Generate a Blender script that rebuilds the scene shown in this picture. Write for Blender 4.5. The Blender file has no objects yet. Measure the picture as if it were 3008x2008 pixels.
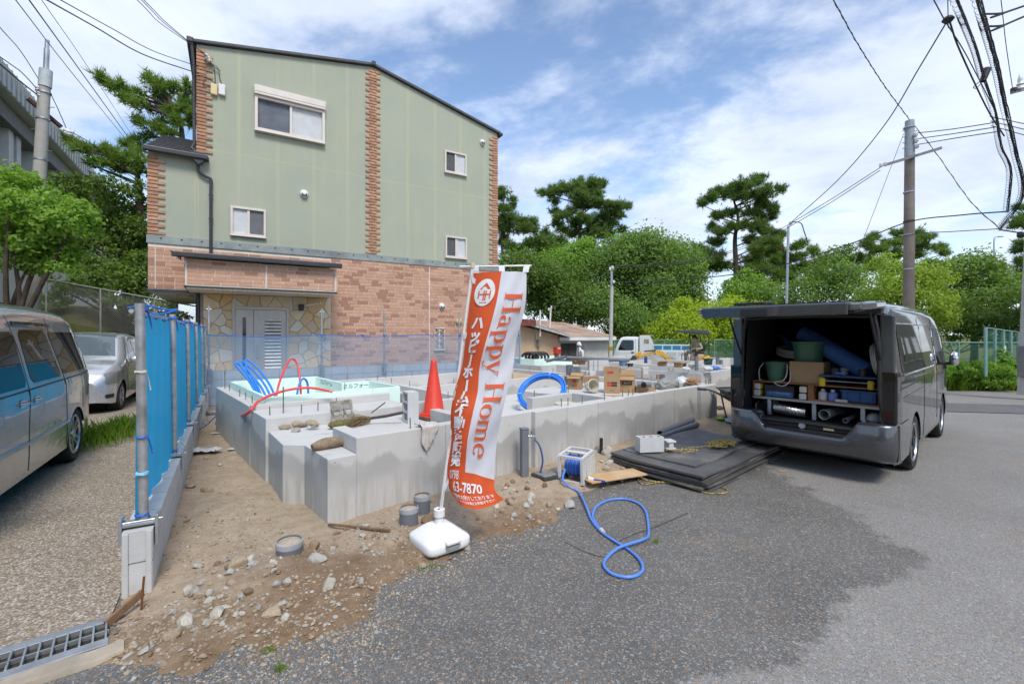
import bpy,bmesh,math,random
import numpy as np
from mathutils import Vector,Matrix,noise

R = math.radians
rnd = random.Random(7)
sc = bpy.context.scene
col = sc.collection

# ------------------------------------------------------------------ camera, sky, sun, exposure
cam = bpy.data.objects.new('camera',bpy.data.cameras.new('camera'))
col.objects.link(cam)
cam.location = (0,0,1.6)
cam.rotation_euler = (R(90),0,0)
cam.data.sensor_width = 36.0
cam.data.lens = 1340 / 3008 * 36.0
cam.data.shift_y = -24 / 3008
cam.data.clip_start = 0.05
cam.data.clip_end = 2000
sc.camera = cam

SUN_EL,SUN_AZ = R(52),R(158)          # azimuth clockwise from +Y
world = bpy.data.worlds.new('World')
sc.world = world
world.use_nodes = True
wn,wl = world.node_tree.nodes,world.node_tree.links
wn.clear()
wo = wn.new('ShaderNodeOutputWorld')
bg = wn.new('ShaderNodeBackground')
sky = wn.new('ShaderNodeTexSky')
sky.sky_type = 'NISHITA'
sky.sun_disc = False
sky.sun_elevation = SUN_EL
sky.sun_rotation = SUN_AZ
sky.air_density = 1.0
sky.dust_density = 0.25
sky.ozone_density = 2.6
tc = wn.new('ShaderNodeTexCoord')
sep = wn.new('ShaderNodeSeparateXYZ')
wl.new(tc.outputs['Generated'],sep.inputs[0])
def wmath(op,a,b=None,c=None,clamp=False):
    n = wn.new('ShaderNodeMath'); n.operation = op; n.use_clamp = clamp
    for i,x in enumerate((a,b,c)):
        if x is None: continue
        if isinstance(x,(int,float)): n.inputs[i].default_value = x
        else: wl.new(x,n.inputs[i])
    return n.outputs[0]
zz = wmath('ADD',wmath('MAXIMUM',sep.outputs[2],0.0),0.16)
cx_ = wmath('DIVIDE',sep.outputs[0],zz)
cy_ = wmath('DIVIDE',sep.outputs[1],zz)
cmb = wn.new('ShaderNodeCombineXYZ')
wl.new(cx_,cmb.inputs[0]); wl.new(cy_,cmb.inputs[1])
def wnoise(scale,detail,rough,off,dist=0.0):
    mp = wn.new('ShaderNodeMapping'); mp.inputs['Location'].default_value = off
    mp.inputs['Scale'].default_value = (scale,scale * 1.0,1)
    wl.new(cmb.outputs[0],mp.inputs[0])
    n = wn.new('ShaderNodeTexNoise'); n.inputs['Scale'].default_value = 1.0
    n.inputs['Detail'].default_value = detail; n.inputs['Roughness'].default_value = rough
    n.inputs['Distortion'].default_value = dist
    wl.new(mp.outputs[0],n.inputs['Vector'])
    return n.outputs['Fac']
cl1 = wnoise(0.72,9,0.60,(7.4,2.2,0),0.35)
cl2 = wnoise(2.6,7,0.62,(8.3,4.2,0),0.2)
cov = wmath('ADD',wmath('MULTIPLY',cl1,0.72),wmath('MULTIPLY',cl2,0.28))
ramp = wn.new('ShaderNodeMapRange'); ramp.interpolation_type = 'SMOOTHSTEP'
wl.new(cov,ramp.inputs[0])
ramp.inputs[1].default_value = 0.415; ramp.inputs[2].default_value = 0.555
ramp.inputs[3].default_value = 0.04; ramp.inputs[4].default_value = 0.92
# cloud brightness varies: lit tops and greyer bellies
cl3 = wnoise(1.5,6,0.6,(1.3,9.2,0),0.3)
cb = wn.new('ShaderNodeMapRange'); wl.new(cl3,cb.inputs[0])
cb.inputs[1].default_value = 0.32; cb.inputs[2].default_value = 0.68
cb.inputs[3].default_value = 3.7; cb.inputs[4].default_value = 5.3
ccol = wn.new('ShaderNodeCombineXYZ')
wl.new(wmath('MULTIPLY',cb.outputs[0],0.86),ccol.inputs[0])
wl.new(wmath('MULTIPLY',cb.outputs[0],0.95),ccol.inputs[1])
wl.new(wmath('MULTIPLY',cb.outputs[0],1.14),ccol.inputs[2])
wmix = wn.new('ShaderNodeMix'); wmix.data_type = 'RGBA'
hzn = wn.new('ShaderNodeMapRange'); hzn.interpolation_type = 'SMOOTHSTEP'; wl.new(sep.outputs[2],hzn.inputs[0])
for _i,_v in enumerate((0.30,0.02,0.0,0.75)): hzn.inputs[_i + 1].default_value = _v
wl.new(wmath('MAXIMUM',ramp.outputs[0],hzn.outputs[0]),wmix.inputs[0])
wl.new(sky.outputs[0],wmix.inputs[6])
wl.new(ccol.outputs[0],wmix.inputs[7])
wl.new(wmix.outputs[2],bg.inputs[0])
bg.inputs[1].default_value = 0.15
wl.new(bg.outputs[0],wo.inputs[0])

sun = bpy.data.objects.new('sun',bpy.data.lights.new('sun','SUN'))
col.objects.link(sun)
sun.data.energy = 2.1
sun.data.angle = R(18)
sun.data.color = (1.0,0.95,0.87)
sdir = Vector((math.sin(SUN_AZ) * math.cos(SUN_EL),math.cos(SUN_AZ) * math.cos(SUN_EL),math.sin(SUN_EL)))
sun.rotation_euler = (-sdir).to_track_quat('-Z','Y').to_euler()

vs = sc.view_settings
vs.view_transform = 'Standard'; vs.look = 'None'; vs.gamma = 1; vs.use_curve_mapping = False
vs.exposure = 0.6
sc.render.engine = 'CYCLES'
sc.cycles.use_denoising = True
sc.cycles.max_bounces = 6
sc.cycles.transparent_max_bounces = 12
sc.cycles.diffuse_bounces = 3
sc.cycles.caustics_reflective = False
sc.cycles.caustics_refractive = False

# ------------------------------------------------------------------ measuring helpers (used while laying out the site)
def G(u,v,z=0.0):
    Y = 1340 * (1.6 - z) / (v - 980)
    return Vector(((u - 1504) / 1340 * Y,Y,z))
def D(u,v,Y):
    return Vector(((u - 1504) / 1340 * Y,Y,1.6 - (v - 980) / 1340 * Y))

def gz(x,y):
    """level of the land: flat near the camera, falling gently towards the trees"""
    return -0.55 * min(1,max(0,(y - 8) / 13)) if y < 21 else -0.55

# ------------------------------------------------------------------ mesh builder
class B:
    def __init__(s): s.v = []; s.f = []; s.m = []; s.cur = 0
    def add(s,vs_,fs):
        o = len(s.v)
        s.v += [tuple(p) for p in vs_]
        for f in fs:
            s.f.append(tuple(o + i for i in f)); s.m.append(s.cur)
        return s
    def box(s,x0,x1,y0,y1,z0,z1,M=None):
        vs_ = [Vector((x,y,z)) for z in (z0,z1) for y in (y0,y1) for x in (x0,x1)]
        if M is not None: vs_ = [M @ p for p in vs_]
        return s.add(vs_,[(0,2,3,1),(4,5,7,6),(0,1,5,4),(2,6,7,3),(0,4,6,2),(1,3,7,5)])
    def bc(s,cx,cy,cz,sx,sy,sz,rz=0,rx=0,ry=0):
        M = Matrix.Translation((cx,cy,cz)) @ Matrix.Rotation(rz,4,'Z') @ Matrix.Rotation(ry,4,'Y') @ Matrix.Rotation(rx,4,'X')
        return s.box(-sx/2,sx/2,-sy/2,sy/2,-sz/2,sz/2,M)
    def bar(s,p,q,w,h=None):
        p,q = Vector(p),Vector(q); h = h or w
        d = q - p; L = d.length
        M = Matrix.Translation(p) @ d.to_track_quat('X','Z').to_matrix().to_4x4()
        return s.box(0,L,-w/2,w/2,-h/2,h/2,M)
    def cyl(s,p,q,r0,r1=None,n=12,cap=True):
        r1 = r0 if r1 is None else r1
        p,q = Vector(p),Vector(q)
        qt = (q - p).to_track_quat('Z','Y')
        vs_ = []
        for c,r in ((p,r0),(q,r1)):
            for i in range(n):
                a = 2 * math.pi * i / n
                vs_.append(c + qt @ Vector((r * math.cos(a),r * math.sin(a),0)))
        fs = [(i,(i+1) % n,n + (i+1) % n,n + i) for i in range(n)]
        if cap: fs += [tuple(range(n-1,-1,-1)),tuple(range(n,2*n))]
        return s.add(vs_,fs)
    def tube(s,pts,r,n=8,closed=False,cap=True):
        pts = [Vector(p) for p in pts]; N = len(pts)
        rs = r if isinstance(r,(list,tuple)) else [r] * N
        up = None; vs_ = []
        for i,p in enumerate(pts):
            if closed: t = pts[(i+1) % N] - pts[i-1]
            else: t = pts[min(i+1,N-1)] - pts[max(i-1,0)]
            t = t.normalized() if t.length > 1e-9 else Vector((0,0,1))
            if up is None:
                up = t.orthogonal().normalized()
            else:
                up = up - t * up.dot(t)
                up = up.normalized() if up.length > 1e-6 else t.orthogonal().normalized()
            b = t.cross(up)
            for k in range(n):
                a = 2 * math.pi * k / n
                vs_.append(p + (up * math.cos(a) + b * math.sin(a)) * rs[i])
        fs = []
        for i in range(N if closed else N-1):
            j = (i+1) % N
            for k in range(n):
                fs.append((i*n+k,i*n+(k+1) % n,j*n+(k+1) % n,j*n+k))
        if cap and not closed:
            fs += [tuple(range(n-1,-1,-1)),tuple((N-1)*n + k for k in range(n))]
        return s.add(vs_,fs)
    def lathe(s,prof,n=24,M=None):
        vs_ = []
        for r,z in prof:
            for i in range(n):
                a = 2 * math.pi * i / n
                p = Vector((r*math.cos(a),r*math.sin(a),z))
                vs_.append(M @ p if M is not None else p)
        fs = []
        for j in range(len(prof)-1):
            for i in range(n):
                fs.append((j*n+i,j*n+(i+1) % n,(j+1)*n+(i+1) % n,(j+1)*n+i))
        return s.add(vs_,fs)
    def prism(s,poly,z0,z1,M=None):
        n = len(poly)
        vs_ = [Vector((x,y,z0)) for x,y in poly] + [Vector((x,y,z1)) for x,y in poly]
        if M is not None: vs_ = [M @ p for p in vs_]
        return s.add(vs_,[(i,(i+1) % n,n+(i+1) % n,n+i) for i in range(n)] + [tuple(range(n-1,-1,-1)),tuple(range(n,2*n))])
    def grid(s,P,closed_u=False):
        nu,nv = len(P),len(P[0])
        vs_ = [p for row in P for p in row]
        fs = [(i*nv+j,((i+1) % nu)*nv+j,((i+1) % nu)*nv+j+1,i*nv+j+1) for i in range(nu if closed_u else nu-1) for j in range(nv-1)]
        return s.add(vs_,fs)
    def mesh(s,name,mats,smooth=None):
        me = bpy.data.meshes.new(name)
        me.from_pydata(s.v,[],s.f)
        mats = mats if isinstance(mats,(list,tuple)) else [mats]
        for m in mats: me.materials.append(m)
        if len(mats) > 1: me.polygons.foreach_set('material_index',s.m)
        if smooth is not None:
            me.shade_smooth()
            me.set_sharp_from_angle(angle=R(smooth))
        me.update()
        return me
    def obj(s,name,mats,parent=None,bev=0,smooth=None,loc=None,seg=2):
        o = bpy.data.objects.new(name,s.mesh(name,mats,smooth))
        col.objects.link(o)
        if parent is not None: o.parent = parent
        if loc is not None: o.location = loc
        if bev:
            m = o.modifiers.new('bevel','BEVEL'); m.width = bev; m.segments = seg; m.limit_method = 'ANGLE'
            m.angle_limit = R(35)
        return o

def tag(o,label=None,cat=None,group=None,kind=None):
    if label: o['label'] = label
    if cat: o['category'] = cat
    if group: o['group'] = group
    if kind: o['kind'] = kind
    return o
def thing(name,label,cat,loc=(0,0,0),rz=0,group=None):
    o = bpy.data.objects.new(name,None)
    o.empty_display_size = 0.1
    col.objects.link(o)
    o.location = loc; o.rotation_euler = (0,0,rz)
    return tag(o,label,cat,group)
def inst(name,me,parent=None,loc=(0,0,0),rot=(0,0,0),scale=None):
    o = bpy.data.objects.new(name,me)
    col.objects.link(o)
    o.location = loc; o.rotation_euler = rot
    if scale is not None: o.scale = scale
    if parent is not None: o.parent = parent
    return o
def copy_tree(o,parent=None):
    c = o.copy(); col.objects.link(c)
    if parent is not None: c.parent = parent
    for ch in list(o.children): copy_tree(ch,c)
    return c
def smooth_path(pts,k=6,closed=False):
    """Catmull-Rom through the points"""
    P = [Vector(p) for p in pts]; n = len(P); out = []
    for i in range(n if closed else n-1):
        p0 = P[(i-1) % n] if (closed or i > 0) else P[0] * 2 - P[1]
        p1,p2 = P[i],P[(i+1) % n]
        p3 = P[(i+2) % n] if (closed or i+2 < n) else P[-1] * 2 - P[-2]
        for j in range(k):
            t = j / k
            out.append(0.5 * ((2*p1) + (p2-p0)*t + (2*p0-5*p1+4*p2-p3)*t*t + (3*p1-p0-3*p2+p3)*t**3))
    if not closed: out.append(P[-1])
    return out

# ------------------------------------------------------------------ materials
MATS = {}
def newmat(name):
    m = bpy.data.materials.new(name); m.use_nodes = True
    nt = m.node_tree
    b = nt.nodes['Principled BSDF']
    return m,nt,b
def nnode(nt,t,**kw):
    n = nt.nodes.new(t)
    for k,v in kw.items(): setattr(n,k,v)
    return n
def nmath(nt,op,a,b=None,c=None,clamp=False):
    n = nt.nodes.new('ShaderNodeMath'); n.operation = op; n.use_clamp = clamp
    for i,x in enumerate((a,b,c)):
        if x is None: continue
        if isinstance(x,(int,float)): n.inputs[i].default_value = x
        else: nt.links.new(x,n.inputs[i])
    return n.outputs[0]
def nnoise(nt,vec,scale,detail=4,rough=0.55,dist=0):
    n = nt.nodes.new('ShaderNodeTexNoise')
    n.inputs['Scale'].default_value = scale; n.inputs['Detail'].default_value = detail
    n.inputs['Roughness'].default_value = rough; n.inputs['Distortion'].default_value = dist
    if vec is not None: nt.links.new(vec,n.inputs['Vector'])
    return n.outputs['Fac']
def nmap(nt,x,a,b,c=0.0,d=1.0,smooth=False):
    n = nt.nodes.new('ShaderNodeMapRange')
    if smooth: n.interpolation_type = 'SMOOTHSTEP'
    nt.links.new(x,n.inputs[0])
    for i,v in enumerate((a,b,c,d)): n.inputs[i+1].default_value = v
    return n.outputs[0]
def nmix(nt,fac,a,b,blend='MIX'):
    n = nt.nodes.new('ShaderNodeMix'); n.data_type = 'RGBA'; n.blend_type = blend
    if isinstance(fac,(int,float)): n.inputs[0].default_value = fac
    else: nt.links.new(fac,n.inputs[0])
    for i,x in ((6,a),(7,b)):
        if isinstance(x,tuple): n.inputs[i].default_value = (*x[:3],1)
        else: nt.links.new(x,n.inputs[i])
    return n.outputs[2]
def nbump(nt,b,h,strength=0.3,dist=0.01):
    n = nt.nodes.new('ShaderNodeBump'); n.inputs['Strength'].default_value = strength
    n.inputs['Distance'].default_value = dist
    nt.links.new(h,n.inputs['Height']); nt.links.new(n.outputs[0],b.inputs['Normal'])
def ncoord(nt,which='Object',rand=True):
    t = nt.nodes.new('ShaderNodeTexCoord')
    if not rand: return t.outputs[which]
    oi = nt.nodes.new('ShaderNodeObjectInfo')
    v = nt.nodes.new('ShaderNodeVectorMath'); v.operation = 'MULTIPLY_ADD'
    cb_ = nt.nodes.new('ShaderNodeCombineXYZ')
    for i in range(3): nt.links.new(oi.outputs['Random'],cb_.inputs[i])
    nt.links.new(cb_.outputs[0],v.inputs[0]); v.inputs[1].default_value = (37,53,71)
    nt.links.new(t.outputs[which],v.inputs[2])
    return v.outputs[0]
def mat(name,c=None,r=0.6,metal=0.0,var=0.12,scale=6.0,bump=0.0,bscale=60.0,c2=None,spec=0.5,coat=0.0,rand=0.0,detail=5,lo=0.35,hi=0.65,dirt=None):
    """plain surface with grain: noise between c and c2 (or c darkened), fine relief, optional per-object brightness"""
    if name in MATS: return MATS[name]
    m,nt,b = newmat(name)
    v = ncoord(nt)
    c2 = c2 or tuple(x * (1 - var * 2) for x in c)
    f = nmap(nt,nnoise(nt,v,scale,detail,0.6),lo,hi)
    colr = nmix(nt,f,c2,c)
    if dirt:
        colr = nmix(nt,nmap(nt,nnoise(nt,v,scale * 0.35,6,0.7),0.48,0.72,0,dirt[3],True),colr,dirt[:3])
    if rand:
        oi = nt.nodes.new('ShaderNodeObjectInfo')
        k = nmap(nt,oi.outputs['Random'],0,1,1 - rand,1 + rand)
        h = nt.nodes.new('ShaderNodeHueSaturation'); nt.links.new(k,h.inputs['Value']); nt.links.new(colr,h.inputs['Color'])
        colr = h.outputs[0]
    nt.links.new(colr,b.inputs['Base Color'])
    rr = nmap(nt,nnoise(nt,v,scale * 2.3,3),0.3,0.7,max(0.02,r - 0.08),min(1,r + 0.08))
    nt.links.new(rr,b.inputs['Roughness'])
    b.inputs['Metallic'].default_value = metal
    b.inputs['Specular IOR Level'].default_value = spec
    b.inputs['Coat Weight'].default_value = coat
    b.inputs['Coat Roughness'].default_value = 0.03
    if bump: nbump(nt,b,nnoise(nt,v,bscale,4,0.6),bump,0.01)
    MATS[name] = m
    return m
def glass_mat(name,tint=(0.02,0.025,0.025),alpha=0.9,r=0.02):
    """tinted pane: mostly dark mirror, lets a little through"""
    if name in MATS: return MATS[name]
    m,nt,b = newmat(name)
    b.inputs['Base Color'].default_value = (*tint,1); b.inputs['Roughness'].default_value = r
    b.inputs['Specular IOR Level'].default_value = 0.6
    if alpha < 1:
        tr = nt.nodes.new('ShaderNodeBsdfTransparent'); mx = nt.nodes.new('ShaderNodeMixShader')
        fr = nt.nodes.new('ShaderNodeFresnel'); fr.inputs[0].default_value = 1.5
        ge = nt.nodes.new('ShaderNodeNewGeometry')
        k = nmath(nt,'MULTIPLY',nmath(nt,'ADD',fr.outputs[0],alpha,clamp=True),nmath(nt,'SUBTRACT',1.0,ge.outputs['Backfacing']))
        nt.links.new(k,mx.inputs[0]); nt.links.new(tr.outputs[0],mx.inputs[1]); nt.links.new(b.outputs[0],mx.inputs[2])
        nt.links.new(mx.outputs[0],nt.nodes['Material Output'].inputs[0])
    MATS[name] = m
    return m
def chrome(): return mat('chrome',(0.7,0.71,0.72),0.12,1.0,0.03)
# ------------------------------------------------------------------ ground materials
def asphalt_mat(name,dark,light,worn=True):
    m,nt,b = newmat(name)
    v = ncoord(nt,'Object',False)
    n1 = nnoise(nt,v,1.3,6,0.65)
    vor = nnode(nt,'ShaderNodeTexVoronoi'); vor.inputs['Scale'].default_value = 105
    nt.links.new(v,vor.inputs['Vector'])
    sepc = nnode(nt,'ShaderNodeSeparateColor'); nt.links.new(vor.outputs['Color'],sepc.inputs[0])
    vor2 = nnode(nt,'ShaderNodeTexVoronoi'); vor2.inputs['Scale'].default_value = 250
    nt.links.new(v,vor2.inputs['Vector'])
    sepc2 = nnode(nt,'ShaderNodeSeparateColor'); nt.links.new(vor2.outputs['Color'],sepc2.inputs[0])
    base = nmix(nt,nmap(nt,n1,0.35,0.7),dark,tuple(x * 1.5 for x in dark))
    if worn:
        s = nnode(nt,'ShaderNodeSeparateXYZ'); nt.links.new(v,s.inputs[0])
        # older coarse asphalt near the plot, paler dusty asphalt beyond it
        curve = nmath(nt,'SUBTRACT',3.0,nmath(nt,'MULTIPLY',nmath(nt,'MAXIMUM',nmath(nt,'SUBTRACT',3.3,s.outputs[1]),0.0),1.7))
        d = nmath(nt,'SUBTRACT',s.outputs[0],curve)
        d = nmath(nt,'ADD',d,nmath(nt,'MULTIPLY',nmath(nt,'SUBTRACT',nnoise(nt,v,1.6,8,0.72,0.4),0.5),1.5))
        k = nmap(nt,d,-0.05,0.12,0,1,True)
        pale = nmix(nt,nmap(nt,n1,0.3,0.7),light,tuple(x * 0.8 for x in light))
        base = nmix(nt,k,base,pale)
        sand = nmix(nt,nmap(nt,nnoise(nt,v,0.9,7,0.7),0.56,0.72,0,0.45,True),base,(0.27,0.2,0.13))
        base = sand
    sp = nmap(nt,sepc.outputs[0],0.78,0.99,0,0.55)
    base = nmix(nt,sp,base,(0.52,0.5,0.47))
    sp2 = nmap(nt,sepc2.outputs[1],0.6,1.0,0,0.5)
    base = nmix(nt,sp2,base,(0.33,0.32,0.3))
    sp3 = nmap(nt,sepc.outputs[2],0.93,0.96,0,0.6)
    base = nmix(nt,sp3,base,(0.36,0.22,0.11))
    sp4 = nmap(nt,sepc2.outputs[2],0.0,0.35,0.75,0.0)
    base = nmix(nt,sp4,base,tuple(x * 0.35 for x in dark))
    nt.links.new(base,b.inputs['Base Color'])
    b.inputs['Roughness'].default_value = 0.82
    b.inputs['Specular IOR Level'].default_value = 0.35
    nbump(nt,b,nmath(nt,'ADD',sepc.outputs[0],sepc2.outputs[1]),0.5,0.004)
    return m
ASPH = asphalt_mat('asphalt',(0.100,0.097,0.092),(0.28,0.272,0.26))
ASPH2 = asphalt_mat('asphalt_new',(0.09,0.09,0.095),(0.1,0.1,0.1),False)

def dirt_mat():
    m,nt,b = newmat('dirt')
    v = ncoord(nt,'Object',False)
    n1 = nnoise(nt,v,0.8,8,0.68,0.3)
    n2 = nnoise(nt,v,9,6,0.7)
    dry = nmix(nt,nmap(nt,n2,0.3,0.7),(0.33,0.245,0.165),(0.47,0.375,0.275))
    s = nnode(nt,'ShaderNodeSeparateXYZ'); nt.links.new(v,s.inputs[0])
    # damp soil along the asphalt edge
    dd = nmath(nt,'ADD',nmath(nt,'MULTIPLY',s.outputs[0],0.30),nmath(nt,'MULTIPLY',s.outputs[1],-0.40))
    dd = nmath(nt,'ADD',dd,nmath(nt,'MULTIPLY',nmath(nt,'SUBTRACT',n1,0.5),1.7))
    wet = nmap(nt,dd,-1.78,-1.38,0,0.95,True)
    dark = nmix(nt,nmap(nt,n2,0.3,0.7),(0.15,0.095,0.05),(0.26,0.175,0.105))
    c = nmix(nt,wet,dry,dark)
    vor = nnode(nt,'ShaderNodeTexVoronoi'); vor.inputs['Scale'].default_value = 48
    nt.links.new(v,vor.inputs['Vector'])
    sepc = nnode(nt,'ShaderNodeSeparateColor'); nt.links.new(vor.outputs['Color'],sepc.inputs[0])
    near = nmap(nt,vor.outputs['Distance'],0.2,0.4,1,0)
    c = nmix(nt,nmath(nt,'MULTIPLY',nmap(nt,sepc.outputs[0],0.86,0.93,0,0.8),near),c,(0.5,0.44,0.35))
    c = nmix(nt,nmath(nt,'MULTIPLY',nmap(nt,sepc.outputs[1],0.9,0.95,0,0.7),near),c,(0.12,0.09,0.06))
    nt.links.new(c,b.inputs['Base Color'])
    nt.links.new(nmap(nt,wet,0,1,0.92,0.7),b.inputs['Roughness'])
    b.inputs['Specular IOR Level'].default_value = 0.25
    h = nmath(nt,'ADD',nnoise(nt,v,30,6,0.7),nmath(nt,'MULTIPLY',nnoise(nt,v,110,4,0.6),0.5))
    nbump(nt,b,h,0.8,0.02)
    return m
DIRT = dirt_mat()

def aggregate_mat():
    m,nt,b = newmat('washed_gravel_concrete')
    v = ncoord(nt,'Object',False)
    vor = nnode(nt,'ShaderNodeTexVoronoi'); vor.inputs['Scale'].default_value = 88
    nt.links.new(v,vor.inputs['Vector'])
    sepc = nnode(nt,'ShaderNodeSeparateColor'); nt.links.new(vor.outputs['Color'],sepc.inputs[0])
    c = nmix(nt,sepc.outputs[0],(0.22,0.155,0.095),(0.5,0.43,0.34))
    c = nmix(nt,nmap(nt,sepc.outputs[1],0.75,0.9),c,(0.62,0.58,0.52))
    c = nmix(nt,nmap(nt,sepc.outputs[2],0.85,0.95,0,0.8),c,(0.14,0.12,0.11))
    c = nmix(nt,nmap(nt,vor.outputs['Distance'],0.35,0.65,0,0.6),c,(0.14,0.10,0.065))
    n1 = nnoise(nt,v,0.9,6,0.65)
    c = nmix(nt,nmap(nt,n1,0.5,0.75,0,0.45),c,(0.13,0.105,0.07))
    nt.links.new(c,b.inputs['Base Color'])
    b.inputs['Roughness'].default_value = 0.8
    nbump(nt,b,nmath(nt,'SUBTRACT',1.0,vor.outputs['Distance']),0.55,0.006)
    return m
AGG = aggregate_mat()

def land_mat():
    m,nt,b = newmat('land')
    v = ncoord(nt,'Object',False)
    n1 = nnoise(nt,v,0.35,8,0.65)
    c = nmix(nt,nmap(nt,n1,0.4,0.6),(0.06,0.115,0.022),(0.2,0.155,0.085))
    c = nmix(nt,nmap(nt,nnoise(nt,v,6,6,0.7),0.35,0.7,0,0.5),c,(0.05,0.08,0.02))
    nt.links.new(c,b.inputs['Base Color']); b.inputs['Roughness'].default_value = 0.95
    b.inputs['Specular IOR Level'].default_value = 0.1
    nbump(nt,b,nnoise(nt,v,12,6,0.7),0.8,0.06)
    return m
LAND = land_mat()

def sstep(a,b,x):
    t = min(1,max(0,(x - a) / (b - a))); return t * t * (3 - 2 * t)

# local frames --------------------------------------------------
TH = R(49.5)                                   # heading of the road and of the front foundation
F1 = Vector((math.sin(TH),math.cos(TH),0)); F2 = Vector((-F1.y,F1.x,0))
FO = Vector((-1.345,3.945,0))
def fl(p):
    d = Vector((p[0],p[1],0)) - FO
    return d.dot(F1),d.dot(F2)
HD = Vector((math.sin(R(58.26)),math.cos(R(58.26)),0)); HN = Vector((-HD.y,HD.x,0))
HO = Vector((-5.22,13.1,0))

def land_z(x,y):
    z = gz(x,y)
    # wooded bank rising beyond the parked cars
    w = (x - HO.x) * HN.x + (y - HO.y) * HN.y; s = (x - HO.x) * HD.x + (y - HO.y) * HD.y
    k = sstep(2.5,10,w) * sstep(-3.6,-6,s)
    k2 = sstep(-11.5,-15,s)
    return z + 3.2 * max(k,k2)
xs = [-600,-300,-150,-90,-60] + [-45 + 1.5 * i for i in range(61)] + [60,90,150,300,600]
ys = [-200,-80,-30,-12,-4] + [-2 + 1.2 * i for i in range(44)] + [62,90,150,300,700,1200]
gb = B().grid([[Vector((x,y,land_z(x,y) - 0.09)) for y in ys] for x in xs])
tag(gb.obj('ground',LAND,smooth=60),kind='structure')

# road ----------------------------------------------------------
rb = B()
P = []
for i in range(60):
    a = -16 + i * 0.95
    row = []
    for j in range(34):
        bb = -26 + j * 0.8 + (0.8 * 0)
        p = FO + F1 * a + F2 * bb
        row.append(Vector((p.x,p.y,gz(p.x,p.y) + 0.0)))
    P.append(row)
rb.grid(P)
tag(rb.obj('road',ASPH,smooth=60),kind='structure')
pb = B()
pp = [G(2760,1166),G(3150,1180),G(3150,1212),G(2760,1198)]
pp = [Vector((p.x,p.y,gz(p.x,p.y) + 0.012)) for p in pp]
N_ = 14
pb.grid([[(pp[0].lerp(pp[1],i / N_)).lerp(pp[3].lerp(pp[2],i / N_),j / 3) for j in range(4)] for i in range(N_ + 1)])
po = pb.obj('road_patch',ASPH2); tag(po,kind='structure')
for vtx in po.data.vertices: vtx.co.z = gz(vtx.co.x,vtx.co.y) + 0.012

# dirt plot -----------------------------------------------------
DP = [(-2.5,2.9),(-2.36,2.45),(-2.05,2.05),(-1.52,2.13),(-1.24,2.2),(-0.98,2.3),(-0.82,2.45),(-0.76,2.62),(-0.74,2.85),(-0.66,3.03),(-0.41,3.16),
      (-0.2,3.45),(0.27,3.72),(0.62,4.35),(1.02,4.78),(1.5,5.1),(2.3,5.35),(2.95,5.95),(3.4,6.75),(4.3,7.6),(6,9.3),(8.6,12),(9.2,16),(-1,17.5),(-7.6,11.0),(-7.0,10.0)]
def sdist(x,y):
    """signed distance to the dirt outline, positive inside"""
    ins = False; best = 1e9
    n = len(DP)
    for i in range(n):
        x0,y0 = DP[i]; x1,y1 = DP[(i+1) % n]
        if (y0 > y) != (y1 > y) and x < (x1-x0)*(y-y0)/(y1-y0)+x0: ins = not ins
        dx,dy = x1-x0,y1-y0
        t = max(0,min(1,((x-x0)*dx+(y-y0)*dy)/(dx*dx+dy*dy)))
        d = (x-x0-t*dx)**2+(y-y0-t*dy)**2
        if d < best: best = d
    return math.sqrt(best) if ins else -math.sqrt(best)
def dirt_z(x,y):
    sd = sdist(x,y)
    if sd < -0.35: return None
    n1 = noise.noise(Vector((x*1.7,y*1.7,3.1))); n2 = noise.noise(Vector((x*5.3,y*5.3,1.7))); n3 = noise.noise(Vector((x*14,y*14,8.2)))
    a,bb = fl((x,y))
    zi = 0.022 + 0.012 * noise.noise(Vector((x*9,y*9,4))) + 0.018 * max(0,min(7,a)) * sstep(-1.3,-0.1,bb) + 0.02 * n1 + 0.015 * n2 + 0.008 * n3
    # rubble bank in front of the porch corner
    zi += 0.085 * math.exp(-(((x + 1.45) / 0.42)**2 + ((y - 2.95) / 0.34)**2)) + 0.05 * math.exp(-(((x + 1.0) / 0.3)**2 + ((y - 3.55) / 0.25)**2))
    zi += 0.06 * math.exp(-(((a - 2.75) / 0.35)**2 + ((bb + 0.25) / 0.3)**2))
    k = sstep(-0.10,0.24,sd + 0.10 * n1 + 0.09 * n2 + 0.07 * n3)
    return gz(x,y) + (-0.05 + (zi + 0.05) * k)
db = B(); idx = {}
gx = [-8 + 0.055 * i for i in range(330)]
gy = [1.9 + 0.055 * i for i in range(130)] + [9.05 + 0.2 * i for i in range(44)]
vid = {}
for i,x in enumerate(gx):
    for j,y in enumerate(gy):
        if j > 130 and i % 3: continue
        z = dirt_z(x,y)
        if z is not None:
            vid[i,j] = len(db.v); db.v.append((x,y,z))
for i in range(len(gx)):
    for j in range(len(gy) - 1):
        st = 3 if j >= 130 else 1
        if j >= 130 and i % 3: continue
        q = [(i,j),(i+st,j),(i+st,j+1),(i,j+1)]
        if all(k in vid for k in q): db.f.append(tuple(vid[k] for k in q)); db.m.append(0)
tag(db.obj('dirt_plot',DIRT,smooth=80),kind='structure')
def dz(x,y):
    z = dirt_z(x,y)
    return z if z is not None and z > gz(x,y) else gz(x,y)

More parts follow.
